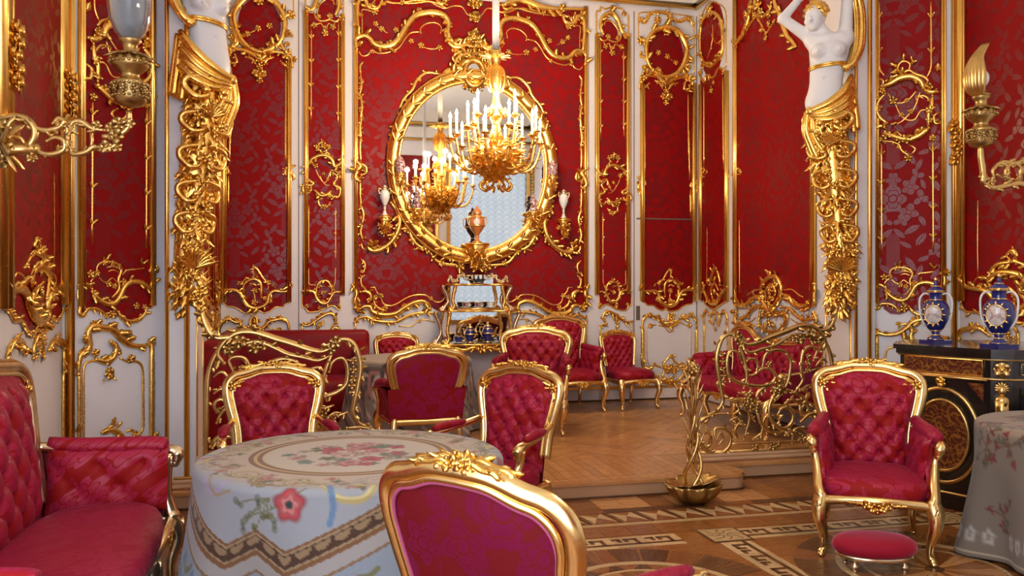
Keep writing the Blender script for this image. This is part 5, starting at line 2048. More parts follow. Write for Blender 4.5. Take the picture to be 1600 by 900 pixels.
def front_cloth():
    loc = (.185, 3.97, .75)
    R, H = .695, .745
    V, F, x, y, P, T = cloth_mesh(R, H, 560, 290, [(5, .048, .6), (8, .045, 2.0), (13, .022, .3)], .085, 1)
    pt = Paint(x, y, CREAM)
    cam_a = atan2(-loc[1], -loc[0])
    al = np.degrees((T - cam_a + pi) % (2 * pi) - pi)
    pt.blend((P - R + .10) / .1, (.33, .335, .36))
    # zigzag border, one wave each quarter turn
    q = np.abs(((al + 32 + 45) % 90) - 45)
    off = np.interp(q, [0, 11, 45], [.155, .225, .03])
    d = P - (R + off)
    pt.blend((d > .0).astype(float), (.37, .335, .32))
    # far field below second line
    d2 = d - .155
    pt.blend((d2 > 0).astype(float), BLUEW)
    rg = np.random.default_rng(4)
    # scrolls and sprays on the top field
    for k in range(8):
        a = k * pi / 4 + .2
        for s_ in (-1, 1):
            pts = []
            for j in range(12):
                w = j / 11
                rr_ = .60 + .05 * cos(w * 4)
                aa = a + s_ * (.05 + .30 * w)
                pts.append((rr_ * cos(aa) + .06 * w * cos(aa + s_ * w * 7), rr_ * sin(aa) + .06 * w * sin(aa + s_ * w * 7)))
            pt.line(pts, .024, (.27, .20, .10) if k % 2 else (.33, .27, .25))
            pt.line([(p[0] * .985, p[1] * .985) for p in pts], .004, (.62, .50, .26))
        for j in range(7):
            aa, rr_ = a + rg.uniform(-.25, .25), rg.uniform(.52, .67)
            pt.dot(rr_ * cos(aa), rr_ * sin(aa), rg.uniform(.016, .036), (ROSE if k % 2 else SAGE) if j % 2 else TAN, 5, .25, j)
    for k in range(12):
        a = k * pi / 6 + .12
        cx, cy = .575 * cos(a), .575 * sin(a)
        s_ = 1 if k % 2 else -1
        sp = [((.078 * (1 - w * .85)) * cos(a + 1.2 + s_ * 9.0 * w) + cx, (.078 * (1 - w * .85)) * sin(a + 1.2 + s_ * 9.0 * w) + cy) for w in np.linspace(0, 1, 14)]
        pt.line(sp, .013, (.30, .215, .11) if k % 3 else (.33, .27, .26))
        pt.line([(p[0] + .003, p[1] + .003) for p in sp], .004, (.55, .43, .22))
        for m in range(4):
            aa = a + .2 + .05 * m
            pt.dot((.52 + .045 * m) * cos(aa), (.52 + .045 * m) * sin(aa), .026, [(.52, .17, .13), SAGE, (.36, .24, .12), (.50, .24, .18)][(k + m) % 4], 4, .35, m)
    # central oval with its rings and the bouquet
    for r0, r1, c_ in ((.405, .425, BROWN), (.425, .442, (.52, .33, .13)), (.442, .462, BROWN), (.395, .403, (.55, .42, .25))):
        pt.blend(((P > r0) & (P < r1)).astype(float), c_)
    pt.blend(np.clip((.395 - P) / .01, 0, 1) * .6, (.60, .51, .41))
    for k in range(60):
        a, rr_ = rg.uniform(0, 6.28), .25 * sqrt(rg.random())
        c_ = [GREEN, SAGE, (.20, .26, .18), ROSE, (.66, .36, .30), RED, (.45, .34, .22)][k % 7]
        pt.dot(rr_ * cos(a) * 1.25, rr_ * sin(a), rg.uniform(.018, .048), c_, 5, .2, k)
    for a, rr_, c_ in ((.4, .12, ROSE), (2.2, .15, RED), (3.9, .05, (.68, .40, .34)), (5.2, .16, RED), (1.3, .2, ROSE), (4.6, .2, ROSE)):
        pt.dot(rr_ * cos(a), rr_ * sin(a), .062, c_, 5, .14, a)
        pt.dot(rr_ * cos(a), rr_ * sin(a), .024, tuple(v * .6 for v in c_), 5, .2, a)

    def at(deg, drop):
        t_ = radians(deg) + cam_a
        return ((R + drop) * cos(t_), (R + drop) * sin(t_))
    # sprays with a red poppy on the shoulder of each wave, gold scrolls beside
    for w in range(4):
        o = w * 90 - 35
        def A(dg, dr): return at(o + dg, dr)
        pt.line([A(2, .10), A(9, .07), A(16, .02), A(20, -.02)], .005, SAGE)
        for dg, dr in ((-4, .06), (0, .11), (3, .16), (7, .10), (10, .13), (4, .05), (-2, .15)):
            pt.line([A(8, .03), A(dg, dr)], .004, SAGE)
            pt.dot(*A(dg, dr), .024, SAGE if dg % 2 else (.20, .22, .16), 2, .5, dg)
        pt.dot(*A(15, .05), .075, RED, 5, .12, .4)
        pt.dot(*A(15, .05), .045, (.62, .20, .18), 5, .2, 1.4)
        pt.dot(*A(15, .05), .018, (.04, .06, .06), 5, .1)
        pt.line([A(24, -.06), A(30, .02), A(38, .03), A(42, -.03), A(36, -.06)], .018, (.47, .36, .14))
        pt.line([A(24, -.06), A(30, .015), A(38, .022), A(42, -.03)], .007, (.62, .52, .26))
        pt.line([A(27, -.05), A(29, .05), A(28, .12)], .016, BLUE)
        pt.line([A(-28, -.05), A(-22, .03), A(-14, .03), A(-12, -.03)], .016, LIL)
        pt.line([A(-24, -.03), A(-16, .045), A(-8, .02)], .008, (.36, .26, .15))
        # blue leafwork of the lower field
        for j in range(15):
            a0 = rg.uniform(-45, 45)
            b0 = float(np.interp(abs(a0), [0, 11, 45], [.155, .225, .03])) + .155
            for m in range(4):
                da, dr = rg.uniform(-9, 9), rg.uniform(.04, .22)
                pt.line([A(a0, b0 + .08), A(a0 + da * .6, b0 + .05 + dr * .5), A(a0 + da, b0 + dr)], rg.uniform(.010, .024), [BLUE, (.30, .40, .52), SAGE, (.30, .24, .12), (.26, .33, .47)][(j + m) % 5])
        pt.dot(*A(-9, .62), .16, BROWN, 4, .06)
        pt.dot(*A(-9, .62), .12, (.38, .22, .09), 4, .06)
    # border bands last
    for a0, a1, c_ in ((.0, .012, BROWN), (.012, .020, (.36, .25, .14)), (.020, .072, DBROWN), (.072, .080, (.36, .25, .14)), (.080, .100, BROWN)):
        pt.blend(((d > a0) & (d < a1)).astype(float), c_)
    ph = (al * .0175 * 9.5) % 1.0
    tri = (d > .026) & (d < .026 + .030 * np.sqrt(np.clip(1 - (2.4 * ph - 1.2) ** 2, 0, 1)))
    pt.blend(tri.astype(float) * .8, (.34, .22, .11))
    pt.blend(((d2 > 0) & (d2 < .012)).astype(float), (.24, .13, .06))
    t = table('table', 'round table under the near tapestry cloth', (loc[0], loc[1], 0), R, .75)
    o = cloth_obj('tablecloth', V, F, pt.c * .88, M['tapestry'])
    o.location = loc
    tag(o, 'near tapestry tablecloth with floral medallion and brown zigzag border', 'tablecloth')


front_cloth()


def alcove_cloth():
    loc = (.95, 8.28, ZP + .72)
    R, H = .59, .715
    V, F, x, y, P, T = cloth_mesh(R, H, 220, 110, [(6, .04, .2), (9, .03, 1.0), (14, .012, .3)], .07, 2)
    pt = Paint(x, y, (.40, .31, .23))
    rg = np.random.default_rng(7)
    pt.blend(np.clip((P - R) / .05, 0, 1), (.27, .215, .18))
    for k in range(54):
        a = 2 * pi * k / 54
        c_ = [(.58, .50, .40), (.07, .055, .05), (.12, .10, .09), (.50, .22, .18)][k % 4]
        r0 = R + rg.uniform(.1, .4)
        pts = [((r0 + .16 * w * cos(6 * w)) * cos(a + .16 * sin(6 * w)), (r0 + .16 * w * cos(6 * w)) * sin(a + .16 * sin(6 * w))) for w in np.linspace(0, 1, 9)]
        pt.line(pts, .032, c_)
        pts = [((r0 + .22 + .12 * w) * cos(a + .2 * w), (r0 + .22 + .12 * w) * sin(a + .2 * w)) for w in np.linspace(0, 1, 5)]
        pt.line(pts, .02, [(.08, .06, .055), (.56, .48, .40)][k % 2])
        pt.dot((R + .28) * cos(a + .1), (R + .28) * sin(a + .1), .05, (.50, .24, .20) if k % 3 == 0 else (.36, .31, .27), 5, .2, k)
    pt.blend(((P > R + .04) & (P < R + .075)).astype(float) * .8, (.13, .10, .085))
    t = table('table', 'round table under the dim tapestry cloth up in the alcove', (loc[0], loc[1], ZP), R, .72)
    o = cloth_obj('tablecloth', V, F, pt.c, M['tapestry'])
    o.location = loc
    tag(o, 'dim grey brown tapestry tablecloth on the alcove table', 'tablecloth')


alcove_cloth()


def right_cloth():
    loc = (4.30, 3.78, .75)
    R, H = .64, .745
    V, F, x, y, P, T = cloth_mesh(R, H, 320, 150, [(6, .05, 2.0), (9, .035, .5), (13, .02, 1.3)], .045, 3)
    pt = Paint(x, y, (.30, .225, .16))
    rg = np.random.default_rng(9)
    pt.blend(np.clip((P - R) / .06, 0, 1), (.205, .165, .13))
    for k in range(60):
        a, r0 = rg.uniform(0, 6.28), rg.uniform(.2, R + H - .12)
        cx, cy = r0 * cos(a), r0 * sin(a)
        for m in range(9):
            b, L = rg.uniform(0, 6.28), rg.uniform(.04, .13)
            pt.line([(cx, cy), (cx + L * cos(b), cy + L * sin(b))], .006, (.13, .075, .045))
            pt.dot(cx + L * cos(b), cy + L * sin(b), .024, [(.16, .08, .05), (.15, .13, .09), (.24, .04, .035)][m % 3], 3, .4, m)
    for k in range(16):
        a = 2 * pi * k / 16
        r0 = R + .60
        for m in range(3):
            pt.dot(r0 * cos(a + .1 * m), r0 * sin(a + .1 * m), .055, (.50, .45, .40), 5, .15, k)
    pt.blend(((P > R + H - .055) & (P < R + H - .045)).astype(float), (.50, .42, .30))
    t = table('table', 'round table under grey sprigged cloth at right', (loc[0], loc[1], 0), R, .75)
    o = cloth_obj('tablecloth', V, F, pt.c, M['tapestry'])
    o.location = loc
    tag(o, 'grey floral sprigged tablecloth hanging to the floor at right edge', 'tablecloth')


right_cloth()

# ---------------------------------------------------------------- footstool
t = thing('footstool', 'low oval red velvet footstool standing in front of the right armchair', 'footstool', (2.97, 3.98, 0), radians(-16))
mb = MB()
for_r = [(0.0, .085), (.82, .083), (1.0, .10), (1.04, .125), (1.0, .150), (.88, .168), (.6, .178), (.3, .182), (.01, .183)]
loft(mb, [[(.215 * max(k, .01) * cos(a), .15 * max(k, .01) * sin(a), z) for a in np.linspace(0, 2 * pi, 40, endpoint=False)] for k, z in for_r[1:]], True, True)
obj('cushion', mb, M['velvet'], t)
mb = MB()
loft(mb, [[(.205 * k * cos(a), .142 * k * sin(a), z) for a in np.linspace(0, 2 * pi, 40, endpoint=False)] for k, z in ((.93, .066), (1, .07), (1, .088), (.93, .092))], True, True)
obj('base_band', mb, M['silver_gold'], t)
for sx in (-1, 1):
    for sy in (-1, 1):
        mb = MB()
        lathe(mb, [(.018, .070), (.010, .060), (.009, .045), (.019, .036), (.021, .028), (.012, .018), (.010, .008), (.016, .0)], 12, (sx * .13, sy * .075, 0))
        obj('foot', mb, M['silver_gold'], t)

# ---------------------------------------------------------------- gilt plant stand with a shell basin
t = thing('plant_stand', 'gilt bronze reed stand rising from a fluted shell basin before the step', 'stand', (2.62, 5.47, 0))
rs = random.Random(2)
mb = MB()
for (r0, z0, r1, z1) in ((.09, .0, .17, .11),):
    rings = []
    n = 96
    for k, z, r in ((.0, .0, .075), (.2, .012, .10), (.5, .04, .145), (.55, .08, .178), (.6, .12, .194), (.75, .138, .200), (.75, .132, .188), (.5, .07, .14), (.2, .04, .08)):
        rings.append([((r * (1 + .12 * k * cos(12 * a))) * cos(a), (r * (1 + .12 * k * cos(12 * a))) * .8 * sin(a), z + .008 * k * cos(12 * a)) for a in np.linspace(0, 2 * pi, n, endpoint=False)])
    loft(mb, rings, True, True)
obj('lower_shell', mb, M['bronze_dark'], t)
mb = MB()
rings = []
for k, z, r in ((.3, .10, .09), (.7, .125, .15), (1, .150, .188), (1, .158, .192), (1, .150, .176), (.5, .12, .10)):
    rings.append([((r * (1 + .12 * k * cos(11 * a))) * cos(a), (r * (1 + .12 * k * cos(11 * a))) * .75 * sin(a) + .03, z + .022 * k * cos(a) + .008 * cos(11 * a) * k) for a in np.linspace(0, 2 * pi, 88, endpoint=False)])
loft(mb, rings, True, True)
obj('upper_shell', mb, M['bronze_dark'], t)
for k in range(3):
    mb = MB()
    a = 2 * pi * k / 3
    P = [(.07 * cos(a + i * .75) * (1 - .12 * i), .07 * sin(a + i * .75) * (1 - .12 * i), .13 + .075 * i) for i in range(7)]
    P += [(.014 * cos(a), .014 * sin(a), .70), (.010 * cos(a), .010 * sin(a), .92)]
    c_ = spline(P, 5)
    tube(mb, c_, np.linspace(.015, .008, len(c_)), 8)
    obj('stem', mb, M['bronze'], t)
for k in range(26):
    mb = MB()
    z = .22 + k * .027
    a = k * 2.4
    leaf3(mb, (.022 * cos(a), .022 * sin(a), z), (cos(a) * .26, sin(a) * .26, 1), (cos(a), sin(a), -.3), .15 if k > 4 else .09, .015, .08, 5)
    obj('reed_leaf', mb, M['bronze'], t)
mb = MB()
for k in range(6):
    a = k * 1.05
    flower3(mb, (.02 * cos(a), .02 * sin(a), .945), (cos(a), sin(a), .5), .04)
lathe(mb, [(.02, .90), (.034, .93), (.03, .95), (.018, .962), (.022, .985), (.01, 1.0)], 14)
obj('finial', mb, M['bronze'], t)

# ---------------------------------------------------------------- black cabinet
CP = [(4.13, 5.29), (4.36, 4.66), (4.46, 4.575), (4.95, 4.46), (5.22, 4.60), (5.22, 5.46), (4.55, 5.72)]
ccx, ccy = 4.72, 5.07


def grow(P, d):
    out = []
    for x_, y_ in P:
        L = sqrt((x_ - ccx) ** 2 + (y_ - ccy) ** 2)
        out.append((x_ + (x_ - ccx) / L * d, y_ + (y_ - ccy) / L * d))
    return out


t = thing('cabinet', 'black lacquer cabinet with brass and tortoiseshell inlay and gilt mounts', 'cabinet')
o = obj('body', prism(grow(CP, -.03), .10, 1.05), M['black'], t, smooth=False)
mb = MB()
for d_, z0, z1 in ((.02, 1.085, 1.115), (.0, 1.05, 1.085)):
    mb.join(prism(grow(CP, d_), z0, z1))
obj('top_slab', mb, M['black'], t, smooth=False)
mb = MB()
mb.join(prism(grow(CP, .015), 0, .07))
mb.join(prism(grow(CP, .0), .07, .10))
obj('plinth', mb, M['black'], t, smooth=False)


class Face(Plane):
    pass


FA = Plane((4.13, 5.29, 0), (np.array([.23, -.63, 0]) / .6707), (-.939, -.343, 0))
FB = Plane((4.46, 4.575, 0), (np.array([.49, -.115, 0]) / .5033), (-.2285, -.9735, 0))
FA.o = FA.o + FA.n * -.028
FB.o = FB.o + FB.n * -.028
FA.M[:3, 3] = FA.o
FB.M[:3, 3] = FB.o


def slab(name, pl_, poly, h0, h1, mat, parent):
    mb = MB()
    n = len(poly)
    mb.add([(a, b, h1) for a, b in poly] + [(a, b, h0) for a, b in poly], [tuple(range(n))] + [(i, n + i, n + (i + 1) % n, (i + 1) % n) for i in range(n)])
    return obj(name, mb.xf(pl_.M), mat, parent, smooth=False)


def ring_on(mb, pl_, cu, cz, ru, rz_, r, h=.012, n=40):
    t_ = MB()
    tube(t_, [(cu + ru * cos(a), cz + rz_ * sin(a), h) for a in np.linspace(0, 2 * pi, n, endpoint=False)], r, 7, (0, 0, 1), 1, .25, 4, True)
    mb.join(t_.xf(pl_.M))


def line_on(mb, pl_, pts, r, h=.008):
    t_ = MB()
    tube(t_, [(a, b, h) for a, b in pts], r, 6, (0, 0, 1))
    mb.join(t_.xf(pl_.M))


def rect(a, b, c_, d_):
    return [(a, c_), (b, c_), (b, d_), (a, d_)]


dr = slab('drawer', FA, rect(.06, .61, .93, 1.035), 0, .012, M['boulle'], t)
mb = MB()
for q in (rect(.06, .61, .93, 1.035),):
    line_on(mb, FA, q + [q[0]], .007, .014)
obj('gilt_border', mb, M['gold_bar'], dr)
dd = slab('door', FA, rect(.03, .64, .12, .90), 0, .008, M['black'], t)
el_ = [(.335 + .18 * cos(a), .50 + .24 * sin(a)) for a in np.linspace(0, 2 * pi, 40, endpoint=False)]
slab('oval_panel', FA, el_, .008, .016, M['boulle'], dd)
mb = MB()
ring_on(mb, FA, .335, .50, .185, .245, .011, .018)
ring_on(mb, FA, .335, .50, .255, .325, .013, .014)
line_on(mb, FA, rect(.03, .64, .905, .918)[:2], .008, .016)
obj('gilt_border', mb, M['bronze'], dd)
for sx in (-1, 1):
    for z in (.82, .18):
        cpoly = [(.335 + sx * .28, z - .06), (.335 + sx * .28, z + .06), (.335 + sx * .17, z + .06 if z > .5 else z - .06)]
        if sx * (1 if z > .5 else -1) < 0:
            cpoly = cpoly[::-1]
        slab('corner_panel', FA, cpoly, .008, .014, M['boulle'], dd)
mb = MB()
t_ = MB()
flower3(t_, (.335, .87, .02), (0, 0, 1), .04, 6)
mb.join(t_.xf(FA.M))
obj('gilt_rosette', mb, M['gold'], dd)
slab('side_panel', FB, rect(.06, .46, .12, .86), 0, .008, M['black'], t)
mb = MB()
q = rect(.10, .42, .18, .80)
line_on(mb, FB, q + [q[0]], .0035, .012)
q = rect(.06, .46, .95, 1.02)
line_on(mb, FB, q + [q[0]], .003, .012)
for q in ((.10, .18), (.42, .18), (.10, .80), (.42, .80)):
    t_ = MB()
    flower3(t_, (q[0], q[1], .012), (0, 0, 1), .035, 4)
    mb.join(t_.xf(FB.M))
obj('gilt_border', mb, M['bronze'], t)
# gilt bands and mounts
for z, r in ((1.045, .009), (.915, .009), (.105, .010)):
    mb = MB()
    P = [(x_, y_, z) for x_, y_ in grow(CP, -.02)]
    tube(mb, P, r, 7, (0, 0, 1), 1, 0, 3, True)
    obj('gilt_band', mb, M['bronze'], t)
mb = MB()
nx_, ny_ = -.68, -.73
bx, by = 4.40 + .0 * nx_, 4.61
P = np.array([bx, by, 0])
up_ = np.array([nx_, ny_, 0])
ball(mb, P + [0, 0, .845], .032, 12, 9, (.85, .85, 1.15))
ball(mb, P + [0, 0, .78], .045, 12, 8, (1.0, 1.0, .8))
lathe(mb, [(.045, .78), (.040, .70), (.030, .60), (.026, .52), (.014, .50)], 12, (bx, by, 0))
for k in range(7):
    leaf3(mb, P + up_ * .03 + [0, 0, .55 + .03 * k], (.3 * (-1) ** k, -.3 * (-1) ** k, 1), up_, .06, .02, .3)
for k in range(9):
    a = radians(-20 + 220 * k / 8)
    leaf3(mb, P + [0, 0, .86], (cos(a) * .8, -cos(a) * .7, sin(a)), up_, .045, .013, .1)
obj('caryatid_mount', mb, M['bronze'], t)
mb = MB()
flower3(mb, P + up_ * .03 + [0, 0, .985], up_, .055, 8)
obj('star_mount', mb, M['gold_pale'], t)


# ---------------------------------------------------------------- vases on the cabinet
def vase(label, x_, y_, z, sc, group):
    t = thing('lidded_vase', label, 'vase', (x_, y_, z), 0, group)
    k = sc

    def L(prof):
        mb = MB()
        lathe(mb, [(r * k, h * k) for r, h in prof], 28)
        return mb
    mb = MB()
    box(mb, -.085 * k, .085 * k, -.085 * k, .085 * k, 0, .022 * k)
    obj('plinth', mb, M['cobalt'], t, smooth=False)
    obj('foot', L([(.06, .022), (.062, .03), (.035, .05), (.028, .075), (.04, .095)]), M['cobalt'], t)
    obj('body', L([(.035, .09), (.06, .115), (.09, .17), (.102, .235), (.098, .285), (.08, .32), (.05, .34)]), M['cobalt'], t)
    obj('neck', L([(.05, .338), (.046, .35), (.046, .395), (.055, .405)]), M['cobalt'], t)
    obj('lid', L([(.06, .408), (.062, .418), (.05, .432), (.03, .448), (.02, .46), (.012, .47), (.018, .482), (.004, .498)]), M['cobalt'], t)
    mb = MB()
    for r, h, w in ((.056, .028, .006), (.032, .062, .006), (.048, .342, .005), (.056, .404, .006), (.062, .413, .005), (.030, .45, .004), (.041, .096, .005)):
        mb = MB()
        tube(mb, [(r * k * cos(a), r * k * sin(a), h * k) for a in np.linspace(0, 2 * pi, 28, endpoint=False)], w * k, 6, (0, 0, 1), 1, 0, 3, True)
        obj('gilt_band', mb, M['gold_pale'], t)
    mb = MB()
    lathe(mb, [(.008 * k, .49 * k), (.014 * k, .505 * k), (.002 * k, .525 * k)], 10)
    obj('knob', mb, M['gold_pale'], t)
    # painted medallion towards the room
    va = atan2(-y_, -x_) - .22
    mb = MB()
    n = 24
    vs, fs = [], []
    pr = [(.035, .09), (.06, .115), (.09, .17), (.102, .235), (.098, .285), (.08, .32), (.05, .34)]
    rz = lambda z_: float(np.interp(z_, [b for a, b in pr], [a for a, b in pr]))
    rows = []
    for f_ in (0.0, .35, .7, 1.0):
        row = []
        for i in range(n):
            a = 2 * pi * i / n
            zz = .225 + .075 * f_ * sin(a)
            r = rz(zz) + .003
            an = va + f_ * .66 * cos(a)
            row.append((r * k * cos(an), r * k * sin(an), zz * k))
        rows.append(row)
    loft(mb, rows[::-1], True)
    me = obj('painted_medallion', mb, M['medallion'], t)
    mb = MB()
    tube(mb, [(p[0] * 1.01, p[1] * 1.01, p[2]) for p in rows[-1]], .005 * k, 6, (0, 0, 1), 1, .2, 4, True)
    for i in range(0, n, 2):
        leaf3(mb, np.array(rows[-1][i]) * [1.01, 1.01, 1], (-sin(va) * cos(2 * pi * i / n), cos(va) * cos(2 * pi * i / n), sin(2 * pi * i / n)), (cos(va), sin(va), 0), .028 * k, .009 * k, .05, 3)
    obj('gilt_wreath', mb, M['gold_pale'], me)
    for s_ in (-1, 1):
        mb = MB()
        an = va + s_ * pi / 2
        P = [(.048, .385), (.085, .39), (.115, .35), (.118, .28), (.105, .19), (.07, .13)]
        c_ = spline([(r * k * cos(an), r * k * sin(an), h * k) for r, h in P], 5)
        tube(mb, c_, .008 * k, 8, (0, 0, 1))
        obj('handle', mb, M['porcelain'], t)
    return t


nt = NT('painted_porcelain_scene')
n_ = nt.noise(nt.coord('Object'), 26.0, 3)
nt.set(col=nt.ramp(n_, [(.35, (.62, .55, .52)), (.48, (.72, .66, .64)), (.56, (.50, .30, .27)), (.64, (.40, .42, .44)), (.75, (.70, .66, .62))]), rough=.15, coat=.4)
M['medallion'] = nt.m
gv = 'pair of blue lidded vases'
vase('left of two cobalt lidded vases on the black cabinet', 4.50, 5.33, 1.115, .93, gv)
vase('right of two cobalt lidded vases on the black cabinet', 4.585, 4.83, 1.115, .97, gv)

# ---------------------------------------------------------------- gilt bronze balustrades of the alcove
ra = Carve(PRAIL, 1070, 480, 3.6)
ra.s([(240, 598), (170, 600), (100, 630), (62, 690), (80, 760), (130, 810), (190, 826), (240, 790), (256, 730), (225, 685), (175, 680), (150, 715)], 10, leaves=9)
ra.s([(85, 790), (138, 780), (142, 725), (112, 690)], 7).s([(180, 740), (200, 705), (215, 740), (190, 770)], 5)
ra.s([(345, 205), (330, 180), (260, 150), (210, 172), (186, 230), (176, 300), (190, 400), (205, 480), (210, 530), (180, 580), (130, 602)], 11, leaves=10, rib=.1)
ra.s([(300, 185), (350, 208), (410, 196), (470, 170), (550, 140), (640, 106), (710, 108), (762, 150), (785, 205), (760, 250)], 13, leaves=8)
ra.s([(690, 106), (770, 130), (812, 108), (838, 50), (850, 0)], 13)
ra.s([(760, 150), (800, 220), (822, 300), (828, 400), (830, 560), (835, 700), (835, 800)], 10, leaves=6)
ra.s([(320, 235), (370, 252), (430, 235), (500, 215), (560, 180), (620, 152), (680, 160), (725, 195)], 9, leaves=8)
ra.s([(318, 312), (300, 260), (260, 245), (236, 290), (240, 370), (280, 412), (340, 432), (420, 442), (480, 430), (506, 390), (480, 350), (430, 345), (400, 372)], 9, leaves=7)
ra.s([(300, 210), (320, 260), (340, 330), (346, 400), (328, 455)], 8, leaves=3).s([(330, 330), (360, 290), (402, 300), (402, 368), (352, 382), (330, 335)], 6.5, leaves=3)
ra.s([(430, 352), (450, 270), (500, 240), (560, 250), (592, 300), (582, 400), (560, 455)], 8, leaves=5).s([(720, 300), (740, 235), (692, 222), (660, 260), (650, 340), (660, 410), (620, 472)], 8, leaves=6)
ra.s([(600, 470), (540, 468), (490, 510), (470, 580), (490, 640), (540, 682), (590, 660), (606, 605), (580, 565), (540, 570), (520, 602)], 9.5, leaves=8)
ra.s([(440, 540), (410, 562), (420, 640), (470, 692), (540, 702), (612, 652)], 8, leaves=5).s([(660, 640), (650, 560), (690, 538), (742, 565)], 8, leaves=5).s([(650, 642), (700, 602), (780, 600), (815, 640)], 11, leaves=6)
ra.s([(330, 742), (362, 620), (340, 560), (300, 520), (270, 520)], 8, leaves=4).s([(380, 742), (432, 702), (430, 640)], 7, leaves=3).s([(600, 762), (612, 692), (660, 680), (692, 722), (680, 770)], 7, leaves=3)
ra.s([(590, 480), (640, 490), (680, 530), (700, 600)], 8, leaves=4).s([(240, 520), (290, 540), (300, 580), (270, 600)], 7).s([(210, 480), (180, 425), (225, 420)], 8).s([(640, 470), (700, 440), (760, 470), (790, 530)], 8, leaves=6)
ra.s([(440, 790), (415, 770), (400, 800), (440, 815), (480, 800), (500, 775)], 5, leaves=2).v([(255, 768), (430, 762), (600, 755), (730, 750)], 6)
ra.s([(470, 700), (440, 640), (480, 600), (530, 630), (510, 670)], 7, leaves=5).s([(300, 740), (280, 690), (310, 650), (340, 680)], 7, leaves=4).s([(560, 720), (590, 700), (640, 720), (650, 760)], 7, leaves=4)
ra.s([(500, 470), (470, 440), (430, 460), (400, 500), (420, 530)], 8, leaves=6).s([(300, 480), (340, 490), (370, 470), (360, 440)], 7, leaves=4).s([(740, 470), (770, 420), (800, 440), (790, 480)], 7, leaves=4)
ra.s([(560, 540), (600, 520), (640, 540), (650, 580)], 8, leaves=5).s([(250, 640), (290, 620), (320, 640)], 7, leaves=3).s([(700, 680), (740, 650), (790, 680), (780, 720)], 8, leaves=5).s([(390, 640), (360, 600), (380, 560)], 7, leaves=5)
ra.s([(735, 330), (770, 290), (800, 310)], 6).s([(740, 400), (770, 370), (800, 390)], 6, leaves=3)
for x, y, r in ((370, 540, 34), (350, 510, 30), (395, 565, 30), (340, 550, 28), (520, 440, 40), (500, 470, 34), (540, 470, 30), (290, 165, 36), (310, 200, 28), (470, 320, 22), (390, 790, 26), (490, 782, 26), (520, 770, 22), (700, 150, 40), (740, 180, 36),
                (60, 820, 28), (40, 850, 24), (690, 350, 22), (690, 310, 22), (690, 275, 18), (210, 260, 20), (210, 305, 22), (210, 350, 22), (216, 385, 22), (640, 180, 34), (600, 170, 26), (815, 110, 30), (700, 730, 34), (740, 730, 30), (660, 740, 26)):
    ra.f(x, y, r, 4 if 200 < x < 220 else 5)
for x, y, a, L in ((175, 260, 150, 34), (172, 300, 160, 34), (176, 210, 140, 34), (690, 450, 200, 60), (700, 480, 220, 60), (720, 610, 60, 70), (760, 610, 80, 60), (430, 700, 250, 40), (520, 640, 60, 50), (660, 560, 130, 50)):
    ra.l(x, y, a, L, L * .28)
zb_ = PRAIL.uz(1100, 712)[0][1]
XC_RAIL = 1.77
for m, lab in ((None, 'right gilt bronze scrollwork balustrade on the platform edge'), (XC_RAIL, 'left gilt bronze scrollwork balustrade screening the red alcove sofa')):
    mr = (lambda u: u) if m is None else (lambda u: 2 * XC_RAIL - u)
    t = thing('balustrade', lab, 'railing', (mr(3.0), 6.25, ZP), 0, 'pair of gilt balustrades')
    mb = MB()
    ra.build(mb, mirror=m, hz=1.0, seed=20)
    mb.xf(Matrix.Translation((-mr(3.0), -6.25, -ZP)))
    obj('scrollwork', mb, M['bronze'], t)
    mb = MB()
    a, b = sorted((mr(2.96) - mr(3.0), mr(4.52) - mr(3.0)))
    bevel_box(mb, a, b, -.06, .06, 0, .035, .012)
    bevel_box(mb, a + .02, b - .02, -.045, .045, .033, .060, .008)
    obj('base_rail', mb, M['riser'], t)
    mb = MB()
    tube(mb, [(a + .04, 0, .068), ((a + b) / 2, 0, .068), (b - .03, 0, .068)], .012, 8)
    obj('bottom_bar', mb, M['bronze'], t)


# ---------------------------------------------------------------- oval mirror on the back wall
YM = YB
t_mir = thing('oval_mirror', 'large oval mirror in a carved gilt frame on the back wall', 'mirror', (XC, YB, 2.0))
mu = PB.uz(739.5, 262)[0][0]
mzc = PB.uz(739.5, 261)[0][1]
RX, RZ = .955, 1.075


def local(mb, o):
    return mb.xf(Matrix.Translation((-o.location[0], -o.location[1], -o.location[2])))


mb = MB()
n = 72
el = [(mu + RX * cos(a), mzc + RZ * sin(a)) for a in np.linspace(0, 2 * pi, n, endpoint=False)]
mb.add([(a, b, .030) for a, b in el] + [(a, b, .0) for a, b in el], [tuple(range(n))] + [(i, n + i, n + (i + 1) % n, (i + 1) % n) for i in range(n)])
obj('mirror_glass', local(mb.xf(PB.M), t_mir), M['mirror'], t_mir, smooth=False)
mb = MB()
for r, k, h in ((.066, 1.0, .055), (.022, .935, .050), (.018, 1.065, .045)):
    t = MB()
    tube(t, [(mu + (RX * k) * cos(a), mzc + (RZ * k) * sin(a), h) for a in np.linspace(0, 2 * pi, 96, endpoint=False)], r, 10, (0, 0, 1), .9, .07, 5, True)
    mb.join(t.xf(PB.M))
rm = random.Random(8)
for k in range(34):
    a = 2 * pi * (k + rm.uniform(-.3, .3)) / 34
    t = MB()
    tg = (-sin(a) * (1 if sin(a) > -2 else 1), cos(a))
    s_ = 1 if cos(a) > 0 else -1
    for kk in (-1, 1):
        leaf3(t, (mu + RX * 1.0 * cos(a), mzc + RZ * 1.0 * sin(a), .10), (tg[0] * s_ + kk * .7 * cos(a), tg[1] * s_ + kk * .7 * sin(a), .1), (0, 0, 1), rm.uniform(.08, .14), .026, .2)
    mb.join(t.xf(PB.M))
fr = obj('oval_frame', local(mb, t_mir), M['gold'], t_mir)
